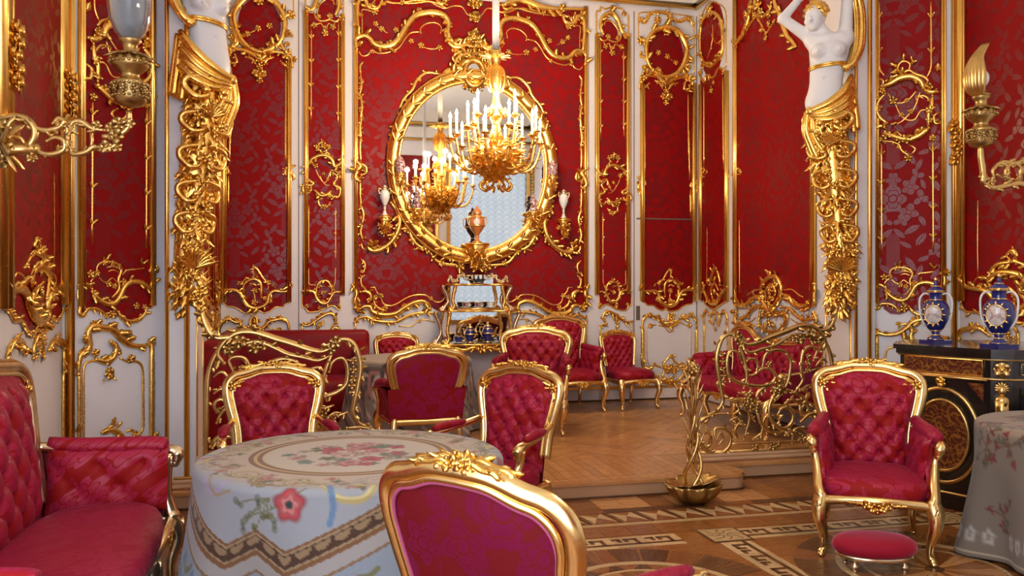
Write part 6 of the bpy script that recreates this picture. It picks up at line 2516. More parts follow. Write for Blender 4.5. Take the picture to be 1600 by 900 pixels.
mc = Carve(PB, 600, 50, 4.5)
mc.s([(425, -10), (440, 60), (480, 100), (540, 106), (580, 70), (600, 30), (640, 15)], 15).s([(490, 170), (515, 148), (560, 140), (600, 162), (632, 150)], 13)
mc.s([(500, 245), (508, 200), (545, 168), (590, 160), (625, 195)], 15).s([(570, 370), (490, 320), (495, 260), (540, 262), (560, 310), (540, 340)], 22).s([(530, 300), (470, 270), (430, 290), (410, 330)], 18)
mc.s([(635, 228), (595, 250), (580, 300), (595, 352), (635, 375)], 13, leaves=8)
for x, y, r in ((636, 40, 50), (600, 70, 40), (635, 110, 40), (600, 150, 34), (500, 130, 34), (560, 170, 34), (575, 300, 30), (520, 330, 44), (460, 300, 40), (620, 400, 36), (580, 390, 36), (635, 190, 44), (540, 210, 34), (640, 420, 28)):
    mc.f(x, y, r)
mc.s([(400, 300), (300, 288), (232, 340), (200, 405), (140, 470), (110, 530)], 11, leaves=7).s([(120, 560), (85, 640), (55, 760), (60, 880)], 13, leaves=6).s([(95, 560), (110, 610), (150, 590), (140, 560)], 9)
mc.s([(60, 760), (30, 780), (45, 820)], 9)
ms = Carve(PB, 570, 240, 4.706)
ms.s([(185, -20), (195, 60), (205, 150), (215, 240), (250, 330), (300, 430), (330, 530)], 15, leaves=10)
ms.s([(190, 362), (235, 420), (256, 500), (232, 590), (182, 660), (120, 702), (60, 714), (26, 692), (40, 642)], 18, leaves=14)
ms.s([(262, 556), (320, 556), (345, 620), (400, 685), (470, 705)], 14, leaves=6).s([(362, 706), (430, 688), (480, 730), (530, 792), (600, 814), (680, 824), (712, 872)], 12, leaves=6)
ms.s([(720, 720), (660, 752), (580, 745), (520, 730)], 16, leaves=6).s([(215, 290), (200, 330), (230, 360), (250, 330)], 10)
for x, y, r in ((60, 700, 34), (230, 600, 40), (200, 640, 36), (250, 470, 34), (240, 350, 40), (310, 560, 34), (470, 700, 40), (500, 690, 30), (700, 830, 40), (560, 800, 30), (350, 640, 32), (210, 210, 36)):
    ms.f(x, y, r)
for m in (None, mu):
    mb = MB()
    mc.build(mb, mirror=m, seed=30)
    obj('carved_crest', local(mb, t_mir), M['gold'], t_mir)
    mb = MB()
    ms.build(mb, mirror=m, seed=31)
    obj('scroll_arm', local(mb, t_mir), M['gold'], t_mir)
mb = MB()
t = MB()
q, k_ = mc._c([(635, 300)])
tube(t, [(mu + .115 * cos(a), q[0][1] + .155 * sin(a), .07) for a in np.linspace(0, 2 * pi, 36, endpoint=False)], .026, 8, (0, 0, 1), 1, .2, 4, True)
mb.join(t.xf(PB.M))
cr = obj('crest_ring', local(mb, t_mir), M['gold'], t_mir)
t = MB()
n = 30
t.add([(mu + .1 * cos(a), q[0][1] + .14 * sin(a), .05) for a in np.linspace(0, 2 * pi, n, endpoint=False)], [tuple(range(n))])
obj('crest_mirror', local(t.xf(PB.M), t_mir), M['mirror'], cr, smooth=False)


def bracket(name, px, ytop, ybot, r, h, parent, mat='gold'):
    """carved half-round bracket with a plate; returns the world point of its top"""
    (u, zt_), _ = PB.uz(px, ytop)
    zb_ = PB.uz(px, ybot)[0][1]
    H = zt_ - zb_
    c = PB.pt(u, 0, h)
    mb = MB()
    lathe(mb, [(r * .95, zt_ - .03), (r * 1.05, zt_ - .022), (r, zt_ - .008), (r * .92, zt_)], 20, tuple(c))
    lathe(mb, [(r * .15, zb_), (r * .35, zb_ + H * .2), (r * .55, zb_ + H * .45), (r * .62, zb_ + H * .62), (r * .5, zb_ + H * .72), (r * .9, zt_ - .03)], 16, tuple(c), 6, .14)
    rb = random.Random(int(px))
    for k in range(40):
        a = rb.uniform(pi, 2 * pi)
        f_ = rb.random()
        rr_ = r * (.3 + .5 * f_)
        leaf3(mb, (c[0] + rr_ * cos(a), c[1] + rr_ * sin(a), zb_ + H * .6 * f_), (cos(a) * .4 + rb.uniform(-.6, .6), sin(a) * .4, rb.choice((-.7, .9))), (cos(a), sin(a), .2), r * .55, r * .2, .3)
    obj(name, local(mb, parent), M[mat], parent)
    return np.array([c[0], c[1], zt_ + .002])


tops = {}
for key, px, y0, y1, r, h in (('a', 600, 339, 367, .080, .10), ('b', 649, 327, 350, .085, .14), ('c', 622.5, 275, 296, .062, .20)):
    tops[key + 'l'] = bracket('bracket', px, y0, y1, r, h, t_mir)
for key, px, y0, y1, r, h in (('a', 877, 343, 371, .082, .10), ('b', 829, 332, 355, .085, .14), ('c', 857, 279, 299, .062, .20)):
    tops[key + 'r'] = bracket('bracket', px, y0, y1, r, h, t_mir)
tops['m'] = bracket('centre_bracket', 741, 381, 420, .150, .17, t_mir)


def small_vase(name, label, p, prof, mat, bands, group=None, handles=None, n=20, bmat='gold_pale', cat='vase', k=1.0):
    t = thing(name, label, cat, tuple(p), 0, group)
    mb = MB()
    lathe(mb, [(r * k, z * k) for r, z in prof], n)
    obj('body', mb, M[mat], t)
    for r, z, w in bands:
        mb = MB()
        tube(mb, [(r * k * cos(a), r * k * sin(a), z * k) for a in np.linspace(0, 2 * pi, n, endpoint=False)], w * k, 6, (0, 0, 1), 1, 0, 3, True)
        obj('gilt_band', mb, M[bmat], t)
    if handles:
        for s_ in (-1, 1):
            mb = MB()
            tube(mb, spline([(s_ * a * k, -.01, b * k) for a, b in handles], 5), .007 * k, 7, (0, 1, 0))
            obj('handle', mb, M[bmat], t)
    return t


PV = [(.040, 0), (.040, .012), (.022, .03), (.012, .07), (.016, .12), (.042, .17), (.058, .22), (.054, .275), (.034, .30), (.020, .315), (.034, .33), (.012, .345), (.003, .36)]
for k_, lab in (('al', 'slim white porcelain vase on the left outer bracket of the mirror'), ('ar', 'slim white porcelain vase on the right outer bracket of the mirror')):
    small_vase('slim_vase', lab, tops[k_], PV, 'porcelain', [(.044, .006, .008), (.013, .07, .006), (.017, .12, .006), (.036, .30, .006), (.036, .33, .006)], 'slim vases on the mirror brackets', [(.035, .30), (.062, .32), (.066, .28), (.056, .25)])
RV = [(.045, 0), (.05, .02), (.058, .08), (.062, .13), (.05, .17), (.03, .19), (.036, .2), (.02, .22), (.004, .235)]
M['puce'] = NT('puce_and_white_porcelain')
n_ = M['puce'].noise(M['puce'].coord('Object'), 22.0, 2)
M['puce'].set(col=M['puce'].ramp(n_, [(.42, (.20, .04, .06)), (.52, (.62, .50, .50)), (.62, (.28, .05, .08))]), rough=.15, coat=.5)
M['puce'] = M['puce'].m
for k_, lab in (('cl', 'small puce and white porcelain jar left on the mirror frame'), ('cr', 'small puce and white porcelain jar right on the mirror frame')):
    small_vase('porcelain_jar', lab, tops[k_], RV, 'puce', [(.046, .008, .007), (.034, .19, .005)], 'porcelain jars on the mirror frame', cat='jar', k=.9)
for k_, lab in (('bl', 'pale porcelain figurine on lower left bracket inside the mirror frame'), ('br', 'pale porcelain figurine on lower right bracket inside the mirror frame')):
    t = thing('figurine', lab, 'figurine', tuple(tops[k_]), 0, 'figurines on the mirror brackets')
    mb = MB()
    lathe(mb, [(.045, 0), (.05, .012), (.046, .03), (.034, .06), (.024, .10), (.026, .13), (.022, .15), (.009, .16)], 16, (0, 0, 0), 5, .12)
    ball(mb, (0, -.004, .178), .021, 10, 8, (1, 1, 1.15))
    tube(mb, [(-.024, 0, .14), (-.045, -.02, .10), (-.02, -.04, .085)], .008, 6)
    tube(mb, [(.024, 0, .14), (.045, -.02, .11), (.025, -.04, .10)], .008, 6)
    obj('body', mb, M['puce'], t)
    mb = MB()
    ball(mb, (0, .004, .188), .021, 8, 6)
    obj('hair', mb, M['terracotta'], t)
UR = [(.050, 0), (.052, .014), (.03, .03), (.02, .07), (.03, .10), (.068, .15), (.092, .20), (.092, .26), (.082, .30), (.05, .318), (.044, .34), (.056, .35), (.05, .372), (.03, .395), (.015, .405), (.02, .42), (.004, .44)]
t = small_vase('urn', 'red and gold lidded urn on the bracket in front of the oval mirror', tops['m'], UR, 'terracotta', [(.052, .006, .007), (.022, .07, .006), (.094, .20, .006), (.086, .295, .007), (.056, .346, .006), (.048, .32, .005)], None, [(.06, .31), (.105, .30), (.11, .24), (.088, .19)])
mb = MB()
rows = []
for f_ in (0., .5, 1.):
    rows.append([(.094 * cos(-pi / 2 - .2 + f_ * .42 * cos(a)), .094 * sin(-pi / 2 - .2 + f_ * .42 * cos(a)), .245 + .04 * f_ * sin(a)) for a in np.linspace(0, 2 * pi, 20, endpoint=False)])
loft(mb, rows[::-1], True)
obj('painted_medallion', mb, M['medallion'], t)

# ---------------------------------------------------------------- mirrored etagere under the mirror
ET = (XC, 9.62, ZP)
t = thing('etagere', 'gilt and silvered console etagere with mirrored back below the oval mirror', 'shelf', ET)
yb_, yf_ = .20, -.17


def shelf_mb(w, z, dpt, th=.022):
    mb = MB()
    n = 13
    pts = [(-w / 2, yb_)]
    for i in range(n + 1):
        u = -1 + 2 * i / n
        pts.append((u * w / 2, dpt + .05 * abs(u) ** 4 - .02 * cos(u * 3 * pi)))
    pts.append((w / 2, yb_))
    rings = [[(x_ * k, y_ if y_ > .1 else y_ * k, zz) for x_, y_ in pts] for zz, k in ((z - th, .96), (z - th * .6, 1.0), (z - th * .2, 1.0), (z, .975))]
    loft(mb, rings, True, True)
    return mb


ZS = (.76, 1.143, 1.45)
WS = (1.16, .93, .79)
for w, z, dp in zip(WS, ZS, (-.18, -.10, -.06)):
    s_o = obj('shelf', shelf_mb(w, z, dp), M['silver_gold'], t, sharp=50)
    mb = MB()
    pts = [(u * w / 2, dp + .05 * abs(u) ** 4 - .02 * cos(u * 3 * pi) - .006, z - .010) for u in np.linspace(-1, 1, 30)]
    tube(mb, pts, .011, 7, (0, 0, 1))
    obj('shelf_edge', mb, M['gold_bar'], s_o)
for z0, z1, w in ((ZS[0], ZS[1], .80), (ZS[1], ZS[2], .66)):
    mb = MB()
    box(mb, -w / 2, w / 2, yb_ - .02, yb_ - .008, z0 + .005, z1 - .024)
    obj('mirror_panel', mb, M['mirror'], t, smooth=False)
for (z0, z1, xo, xi, yo) in ((ZS[0], ZS[1], .47, .36, -.09), (ZS[1], ZS[2], .38, .29, -.05)):
    H = z1 - z0 - .02
    for s_ in (-1, 1):
        for x_, y_, r, mt, bow in ((xo, yo + .10, .026, 'silver_gold', .07), (xi, yo, .024, 'gold', -.03)):
            mb = MB()
            P = [(s_ * (x_ + .03), y_, z0 + .03), (s_ * (x_ + .055), y_, z0 + .01), (s_ * (x_ + .03), y_, z0 + .0), (s_ * x_, y_, z0 + .05), (s_ * (x_ - bow * .5), y_, z0 + H * .35), (s_ * (x_ - bow * .2), y_, z0 + H * .65), (s_ * (x_ + bow * .35), y_, z0 + H * .9), (s_ * (x_ + bow * .25), y_, z0 + H)]
            c_ = spline(P, 5)
            tube(mb, c_, np.interp(np.linspace(0, 1, len(c_)), [0, .3, .6, 1], [r * .7, r, r * .75, r]), 9, (0, 1, 0), 1, .1, 4)
            ball(mb, P[0], r * .9, 8, 6)
            for k in range(4):
                leaf3(mb, c_[8 + 6 * k], (s_ * (-1) ** k * .6, -.4, .7), (0, -1, 0), .05, .014, .2)
            obj('post', mb, M[mt], t)
for s_ in (-1, 1):
    mb = MB()
    P = [(s_ * .36, 0, ZS[2] + .02), (s_ * .33, 0, ZS[2] + .07), (s_ * .30, 0, ZS[2] + .03), (s_ * .25, .04, ZS[2] + .03), (s_ * .22, .05, ZS[2] + .08), (s_ * .17, .06, ZS[2] + .10), (s_ * .14, .06, ZS[2] + .08)]
    tube(mb, spline(P, 5), .018, 8, (0, 1, 0), 1, .12, 4)
    for k in range(5):
        flower3(mb, np.array(P[k + 1]) + [0, -.02, .005], (0, -1, .2), .026, 5, k)
    obj('gallery', mb, M['silver_gold'], t)
mb = MB()
box(mb, -.20, .20, .095, .105, ZS[2], ZS[2] + .10)
obj('gallery_mirror', mb, M['mirror'], t, smooth=False)
mb = MB()
for s_ in (-1, 1):
    P = [(0, -.19, ZS[0] - .06), (s_ * .10, -.19, ZS[0] - .045), (s_ * .2, -.18, ZS[0] - .07), (s_ * .33, -.17, ZS[0] - .04), (s_ * .48, -.12, ZS[0] - .05)]
    tube(mb, spline(P, 5), .02, 8, (0, 1, 0), 1, .15, 3)
    for k in range(6):
        q_ = spline(P, 5)[k * 3 + 1]
        leaf3(mb, q_, (s_ * .7, -.2, -.8 if k % 2 else .5), (0, -1, 0), .07, .02, .2)
flower3(mb, (0, -.2, ZS[0] - .06), (0, -1, 0), .06)
obj('apron_carving', mb, M['gold'], t)
for s_ in (-1, 1):
    mb = MB()
    P = [(s_ * .40, -.13, ZS[0] - .03), (s_ * .44, -.17, ZS[0] - .14), (s_ * .38, -.15, ZS[0] - .32), (s_ * .22, -.05, ZS[0] - .45), (s_ * .16, -.02, ZS[0] - .58), (s_ * .24, -.06, .06), (s_ * .27, -.08, .02)]
    c_ = spline(P, 6)
    tube(mb, c_, np.interp(np.linspace(0, 1, len(c_)), [0, .3, .7, 1], [.045, .042, .03, .026]), 9, (0, 1, 0), 1, .12, 4)
    for k in range(12):
        leaf3(mb, c_[2 + 2 * k], (s_ * (-1) ** k, -.3, .4), (0, -1, 0), .09, .026, .2)
    obj('leg', mb, M['gold'], t)


def cup(label, x_, y_, z, k, mat, group):
    t = thing('teacup', label, 'cup', (x_, y_, z + .002), 0, group)
    mb = MB()
    lathe(mb, [(.022 * k, 0), (.024 * k, .008 * k), (.030 * k, .022 * k), (.038 * k, .045 * k), (.041 * k, .068 * k), (.037 * k, .068 * k), (.030 * k, .03 * k), (.002, .02 * k)], 18)
    obj('bowl', mb, M[mat], t)
    mb = MB()
    lathe(mb, [(.03 * k, -.0), (.055 * k, .006 * k), (.068 * k, .012 * k), (.066 * k, .015 * k), (.03 * k, .006 * k)], 20)
    obj('saucer', mb, M['porcelain'], t)
    mb = MB()
    tube(mb, spline([(.038 * k, 0, .058 * k), (.062 * k, 0, .055 * k), (.060 * k, 0, .03 * k), (.034 * k, 0, .026 * k)], 4), .005 * k, 6, (0, 1, 0))
    obj('handle', mb, M['gold_pale'], t)
    mb = MB()
    tube(mb, [(.041 * k * cos(a), .041 * k * sin(a), .068 * k) for a in np.linspace(0, 2 * pi, 18, endpoint=False)], .003 * k, 5, (0, 0, 1), 1, 0, 3, True)
    obj('gilt_rim', mb, M['gold_pale'], t)
    return t


def pot(name, label, x_, y_, z, k, rz):
    t = thing(name, label, 'teapot', (x_, y_, z + .002), rz)
    mb = MB()
    lathe(mb, [(.04 * k, 0), (.045 * k, .01 * k), (.03 * k, .02 * k), (.058 * k, .06 * k), (.064 * k, .10 * k), (.05 * k, .14 * k), (.034 * k, .155 * k), (.036 * k, .165 * k)], 20)
    obj('body', mb, M['cobalt'], t)
    mb = MB()
    lathe(mb, [(.036 * k, .163 * k), (.034 * k, .175 * k), (.015 * k, .19 * k), (.010 * k, .196 * k), (.016 * k, .208 * k), (.003 * k, .218 * k)], 16)
    obj('lid', mb, M['gold_pale'], t)
    mb = MB()
    c_ = spline([(.05 * k, 0, .07 * k), (.09 * k, 0, .09 * k), (.10 * k, 0, .13 * k), (.125 * k, 0, .16 * k)], 5)
    tube(mb, c_, np.linspace(.016 * k, .008 * k, len(c_)), 8, (0, 1, 0))
    obj('spout', mb, M['gold_pale'], t)
    mb = MB()
    tube(mb, spline([(-.045 * k, 0, .14 * k), (-.09 * k, 0, .16 * k), (-.105 * k, 0, .11 * k), (-.06 * k, 0, .06 * k)], 5), .007 * k, 7, (0, 1, 0))
    obj('handle', mb, M['gold_pale'], t)
    for r, h in ((.064, .10), (.046, .012), (.046, .146)):
        mb = MB()
        tube(mb, [(r * k * cos(a), r * k * sin(a), h * k) for a in np.linspace(0, 2 * pi, 20, endpoint=False)], .006 * k, 6, (0, 0, 1), 1, 0, 3, True)
        obj('gilt_band', mb, M['gold_pale'], t)
    return t


xe, ye, ze = ET
small_vase('jardiniere', 'oval dark jardiniere with painted medallions on top of the etagere', (xe, ye - .05, ze + ZS[2] + .002), [(.06, 0), (.07, .008), (.062, .02), (.09, .05), (.105, .10), (.108, .115), (.098, .115), (.07, .04)], 'turquoise',
           [(.108, .113, .006), (.066, .012, .006)], None, [(.10, .10), (.15, .11), (.145, .06), (.09, .05)], 24, cat='bowl', k=.84)
tj = bpy.data.objects.get('jardiniere')
for k in range(5):
    a = -pi / 2 + (k - 2) * .5
    mb = MB()
    mb.add([(.107 * cos(a + .16 * cos(b)), .107 * sin(a + .16 * cos(b)), .075 + .026 * sin(b)) for b in np.linspace(0, 2 * pi, 14, endpoint=False)], [tuple(range(14))])
    obj('painted_medallion', mb, M['porcelain'], tj)
gc = 'tea set on the etagere'
tr = thing('tray', 'gilt oblong tray under the cups on the middle etagere shelf', 'tray', (xe, ye - .02, ze + ZS[1] + .002))
mb = MB()
bevel_box(mb, -.235, .235, -.07, .09, 0, .014, .006)
obj('plate', mb, M['gold_pale'], tr)
mb = MB()
tube(mb, [(-.235, -.07, .018), (.235, -.07, .018), (.235, .09, .018), (-.235, .09, .018)], .008, 6, (0, 0, 1), 1, 0, 3, True)
obj('rim', mb, M['gold_pale'], tr)
cup('pale teacup leftmost on the middle shelf tray', xe - .15, ye, ze + ZS[1] + .020, .98, 'puce', gc)
cup('pale teacup at the centre of the middle shelf tray', xe, ye, ze + ZS[1] + .020, .98, 'puce', gc)
cup('pale teacup rightmost on the middle shelf tray', xe + .15, ye, ze + ZS[1] + .020, .98, 'porcelain', gc)
cup('cobalt and gold cup leftmost on the low etagere shelf', xe - .25, ye - .10, ze + ZS[0], 1.25, 'cobalt', gc)
pot('teapot', 'cobalt and gold teapot left of centre on the low etagere shelf', xe - .10, ye - .03, ze + ZS[0], 1.05, 2.1)
pot('coffee_pot', 'cobalt and gold coffee pot right of centre on the low etagere shelf', xe + .11, ye - .03, ze + ZS[0], 1.15, -.9)
cup('cobalt and gold cup rightmost on the low etagere shelf', xe + .25, ye - .09, ze + ZS[0], 1.25, 'cobalt', gc)

# ---------------------------------------------------------------- caryatids: figures from a blended distance field
def nets(f, x0, h):
    """surface nets over a scalar grid, returns vertices and quads"""
    s = f < 0
    nx, ny, nz = f.shape
    c = np.zeros((nx - 1, ny - 1, nz - 1), int)
    for dx in (0, 1):
        for dy in (0, 1):
            for dz in (0, 1):
                c += s[dx:nx - 1 + dx, dy:ny - 1 + dy, dz:nz - 1 + dz]
    act = (c > 0) & (c < 8)
    idx = -np.ones(act.shape, int)
    I = np.argwhere(act)
    idx[act] = np.arange(len(I))
    acc = np.zeros((len(I), 3))
    cnt = np.zeros(len(I))
    cor = [(a, b, d) for a in (0, 1) for b in (0, 1) for d in (0, 1)]
    for a in range(8):
        for b in range(a + 1, 8):
            d = np.array(cor[b]) - np.array(cor[a])
            if np.abs(d).sum() != 1:
                continue
            A, B = I + cor[a], I + cor[b]
            fa, fb = f[A[:, 0], A[:, 1], A[:, 2]], f[B[:, 0], B[:, 1], B[:, 2]]
            m = (fa < 0) != (fb < 0)
            t = np.where(m, fa / np.where(m, fa - fb, 1), 0)
            acc[m] += (A + t[:, None] * d)[m]
            cnt[m] += 1
    V = acc / np.maximum(cnt, 1)[:, None] * h + np.array(x0)
    Q = []
    for ax in range(3):
        o = [(ax + 1) % 3, (ax + 2) % 3]
        sl0 = [slice(None)] * 3
        sl1 = [slice(None)] * 3
        sl0[ax], sl1[ax] = slice(0, -1), slice(1, None)
        e = np.argwhere(s[tuple(sl0)] != s[tuple(sl1)])
        for k in o:
            e = e[(e[:, k] > 0) & (e[:, k] < f.shape[k] - 1)]
        ins = s[e[:, 0], e[:, 1], e[:, 2]]
        qs = []
        for da, db in ((0, 0), (1, 0), (1, 1), (0, 1)):
            p = e.copy()
            p[:, o[0]] -= da
            p[:, o[1]] -= db
            qs.append(idx[p[:, 0], p[:, 1], p[:, 2]])
        q = np.stack(qs, 1)
        q[ins] = q[ins][:, ::-1]
        Q.append(q[(q >= 0).all(1)])
    return V, np.concatenate(Q)


class SDF:
    def __init__(self, lo, hi, h):
        self.lo, self.h = np.array(lo), h
        ax = [np.arange(a, b + h, h) for a, b in zip(lo, hi)]
        self.X, self.Y, self.Z = np.meshgrid(*ax, indexing='ij')
        self.f = np.full(self.X.shape, 9.0)

    def un(self, d, k):
        h = np.clip(.5 + .5 * (self.f - d) / k, 0, 1)
        self.f = self.f * (1 - h) + d * h - k * h * (1 - h)
        return self

    def sub(self, d, k):
        h = np.clip(.5 - .5 * (self.f + d) / k, 0, 1)
        self.f = self.f * (1 - h) - d * h + k * h * (1 - h)
        return self

    def ell(self, c, r):
        q = np.sqrt(((self.X - c[0]) / r[0]) ** 2 + ((self.Y - c[1]) / r[1]) ** 2 + ((self.Z - c[2]) / r[2]) ** 2)
        return (q - 1) * min(r)

    def cap(self, a, b, ra, rb):
        a, b = np.array(a), np.array(b)
        ab = b - a
        t = np.clip(((self.X - a[0]) * ab[0] + (self.Y - a[1]) * ab[1] + (self.Z - a[2]) * ab[2]) / (ab @ ab), 0, 1)
        return np.sqrt((self.X - a[0] - ab[0] * t) ** 2 + (self.Y - a[1] - ab[1] * t) ** 2 + (self.Z - a[2] - ab[2] * t) ** 2) - (ra + (rb - ra) * t)

    def mesh(self):
        return nets(self.f, self.lo, self.h)


# frame: x to the viewer's right, y towards the viewer, z up (heights above the floor)
b = SDF((-.50, -.22, 2.92), (.34, .30, 4.32), .0095)
b.un(b.ell((.0, 0, 3.60), (.165, .108, .155)), .03)
b.un(b.ell((-.012, .01, 3.46), (.142, .098, .15)), .05)
b.un(b.ell((-.028, .012, 3.33), (.132, .094, .13)), .05)
b.un(b.ell((-.030, .0, 3.15), (.172, .120, .155)), .06)
b.un(b.ell((-.030, .06, 3.25), (.10, .06, .10)), .05)
for sx, cx in ((-1, -.085), (1, .075)):
    b.un(b.ell((cx, .085, 3.575), (.064, .058, .062)), .025)
    b.un(b.ell((cx + sx * .008, .146, 3.567), (.011, .010, .011)), .012)
    b.un(b.ell((sx * .13, .0, 3.685), (.07, .065, .062)), .045)
b.un(b.cap((-.10, .07, 3.70), (-.02, .075, 3.70), .016, .016), .03)
b.un(b.cap((.10, .07, 3.71), (.0, .075, 3.70), .016, .016), .03)
b.un(b.cap((-.01, .0, 3.68), (-.095, .035, 3.83), .056, .050), .04)
# head, turned down to the viewer's left
hc = np.array([-.118, .060, 3.885])
b.un(b.ell(hc, (.080, .096, .108)), .02)
b.un(b.ell(hc + [-.016, .035, -.062], (.056, .058, .062)), .03)
fx_, fz_ = np.array([.96, .12, .24]), np.array([-.25, .10, .96])     # across the face, up the face
fo = np.array([-.20, .96, -.19])                                      # out of the face


def F(a, z, o_):
    return hc + np.array([-.012, 0, -.02]) + fx_ * a + fz_ * z + fo * o_


b.un(b.cap(F(0, .028, .092), F(0, -.012, .120), .010, .016), .010)
b.un(b.ell(F(-.011, -.014, .099), (.009, .009, .007)), .006)
b.un(b.ell(F(.011, -.014, .099), (.009, .009, .007)), .006)
for s_ in (-1, 1):
    b.sub(b.ell(F(s_ * .031, .021, .098), (.021, .016, .020)), .010)
    b.un(b.ell(F(s_ * .031, .019, .078), (.013, .011, .010)), .004)
    b.un(b.cap(F(s_ * .012, .040, .087), F(s_ * .047, .037, .076), .009, .007), .009)
    b.un(b.ell(F(s_ * .040, -.012, .070), (.026, .024, .026)), .02)
b.un(b.cap(F(-.018, -.040, .083), F(.018, -.040, .083), .0068, .0068), .007)
b.un(b.cap(F(-.013, -.051, .082), F(.013, -.051, .082), .0072, .0072), .007)
b.sub(b.cap(F(-.02, -.0455, .092), F(.02, -.0455, .094), .0045, .0045), .003)
b.un(b.ell(F(0, -.080, .066), (.024, .022, .020)), .02)
b.un(b.ell(hc + [.080, -.005, -.01], (.012, .022, .03)), .012)
# raised arms
b.sub(b.ell((-.035, .118, 3.335), (.010, .02, .014)), .01)
b.un(b.cap((-.135, .0, 3.70), (-.385, .045, 3.905), .056, .043), .04)
b.un(b.cap((-.385, .045, 3.905), (-.235, .02, 4.085), .042, .031), .02)
b.un(b.cap((-.235, .02, 4.085), (-.17, .03, 4.10), .030, .028), .02)
for k in range(4):
    b.un(b.cap((-.175 + .004 * k, .02 + .018 * (k - 1.5), 4.10 - .004 * k), (-.105 + .006 * k, .03 + .019 * (k - 1.5), 4.075 - .010 * k), .0095, .008), .006)
b.un(b.cap((-.19, .05, 4.09), (-.15, .085, 4.06), .010, .009), .01)
b.un(b.cap((.130, .0, 3.71), (.150, .03, 4.03), .060, .045), .04)
b.un(b.cap((.150, .03, 4.03), (.0, .03, 4.155), .043, .030), .02)
b.un(b.cap((.0, .03, 4.155), (-.06, .035, 4.12), .029, .026), .02)
for k in range(4):
    b.un(b.cap((-.055, .03 + .017 * (k - 1.5), 4.12), (-.105, .035 + .018 * (k - 1.5), 4.06 - .006 * k), .0095, .008), .006)
b.un(b.cap((-.04, .06, 4.12), (-.075, .09, 4.075), .010, .009), .01)
BV, BQ = b.mesh()

h_ = SDF((-.30, -.12, 3.78), (.06, .22, 4.10), .009)
h_.un(h_.ell(hc + [.012, -.022, .035], (.094, .098, .098)), .01)
rh = random.Random(11)
for k in range(46):
    a, e_ = rh.uniform(0, 2 * pi), rh.uniform(-.1, 1.4)
    p = hc + [.012, -.022, .03] + np.array([cos(a) * cos(e_) * .095, sin(a) * cos(e_) * .10, sin(e_) * .10])
    if (p - hc) @ fo > .052 and (p - hc) @ fz_ < .062:
        continue
    h_.un(h_.ell(p, (.024, .022, .020)), .006)
h_.sub(h_.ell(F(0, -.025, .10), (.060, .066, .075)), .01)
HV, HQ = h_.mesh()


def put_fig(mb, V, Q):
    mb.add(V, [tuple(q) for q in Q])
    return mb


def lerp_path(pts, n=5):
    return spline(pts, n)


def ribbons(mb, A, Bp, n, r, rnd_, up=(0, 1, 0)):
    """folds of cloth: tubes side by side between two guide lines"""
    A, Bp = spline(A, 6), spline(Bp, 6)
    for i in range(n):
        f_ = i / (n - 1)
        P = A * (1 - f_) + Bp * f_
        P = P + np.array([0, .012 * sin(i * 2.3), 0])
        tube(mb, P, r * (1 + .3 * sin(i * 1.7)), 8, up)


def console(mb, seed):
    """tapering term of scrolls, leaves and shells below the figure"""
    rc = random.Random(seed)
    axis = spline([(-.02, .0, 3.12), (.0, .0, 2.85), (.045, -.01, 2.40), (.085, -.03, 1.95), (.10, -.05, 1.60), (.085, -.05, 1.42), (.08, -.08, 1.28)], 8)
    rad = np.interp(np.linspace(0, 1, len(axis)), [0, .2, .45, .7, .82, .93, 1], [.17, .17, .13, .115, .125, .07, .02])
    tube(mb, axis, rad * .82, 12, (0, 1, 0), .75, .12, 4)
    for s_ in (-1, 1):
        for z0, L, r in ((2.95, .22, .030), (2.70, .20, .022), (2.45, .22, .022), (2.2, .2, .02), (1.98, .20, .02)):
            k = int(np.argmin(abs(axis[:, 2] - z0)))
            c_, w = axis[k], rad[k]
            P = [(c_[0] + s_ * w * .2, c_[1] + w * .8, z0 + L * .45), (c_[0] + s_ * w * 1.05, c_[1] + w * .5, z0 + L * .3), (c_[0] + s_ * w * 1.1, c_[1] + w * .4, z0), (c_[0] + s_ * w * .75, c_[1] + w * .7, z0 - L * .3), (c_[0] + s_ * w * .3, c_[1] + w * .8, z0 - L * .22), (c_[0] + s_ * w * .4, c_[1] + w * .85, z0 - L * .05)]
            q_ = spline(P, 5)
            tube(mb, q_, r * np.interp(np.linspace(0, 1, len(q_)), [0, .4, 1], [.7, 1, .55]), 8, (0, 1, 0), 1, .12, 3)
            ball(mb, P[-1], r * 1.1, 8, 6)
    for k in range(330):
        f_ = rc.random() ** .9
        i = min(len(axis) - 2, int(f_ * (len(axis) - 1)))
        c_, w = axis[i], rad[i]
        a = rc.uniform(-.2, pi + .2)
        d = np.array([cos(a), sin(a) * .75, 0])
        p = c_ + d * w * .72
        dirv = np.array([cos(a) * .3 + rc.uniform(-.35, .35), .1, (-1 if i < 12 else rc.choice((-1, -1, 1))) * rc.uniform(.8, 1.2)])
        L = rc.uniform(.06, .14) * (.6 + w * 3)
        leaf3(mb, p, dirv, d + [0, .4, 0], L, L * .30, .28, 5)
    # shell fans
    for z0, n, R in ((1.72, 11, .17), (2.78, 9, .12)):
        i = int(np.argmin(abs(axis[:, 2] - z0)))
        c_ = axis[i] + [0, rad[i] * .8, -.05]
        for k in range(n):
            a = radians(20 + 140 * k / (n - 1))
            leaf3(mb, c_, (cos(a), .25, sin(a)), (0, 1, 0), R, R * .13, .25, 5)
    for k in range(16):
        i = rc.randrange(6, len(axis) - 6)
        flower3(mb, axis[i] + [rc.uniform(-.6, .6) * rad[i], rad[i] * .78, 0], (rc.uniform(-.3, .3), 1, .1), rc.uniform(.03, .05))
    for k in range(9):
        leaf3(mb, axis[-5] + [0, .04, .04], (rc.uniform(-.6, .6), .15, -1), (0, 1, 0), .14, .03, .2)


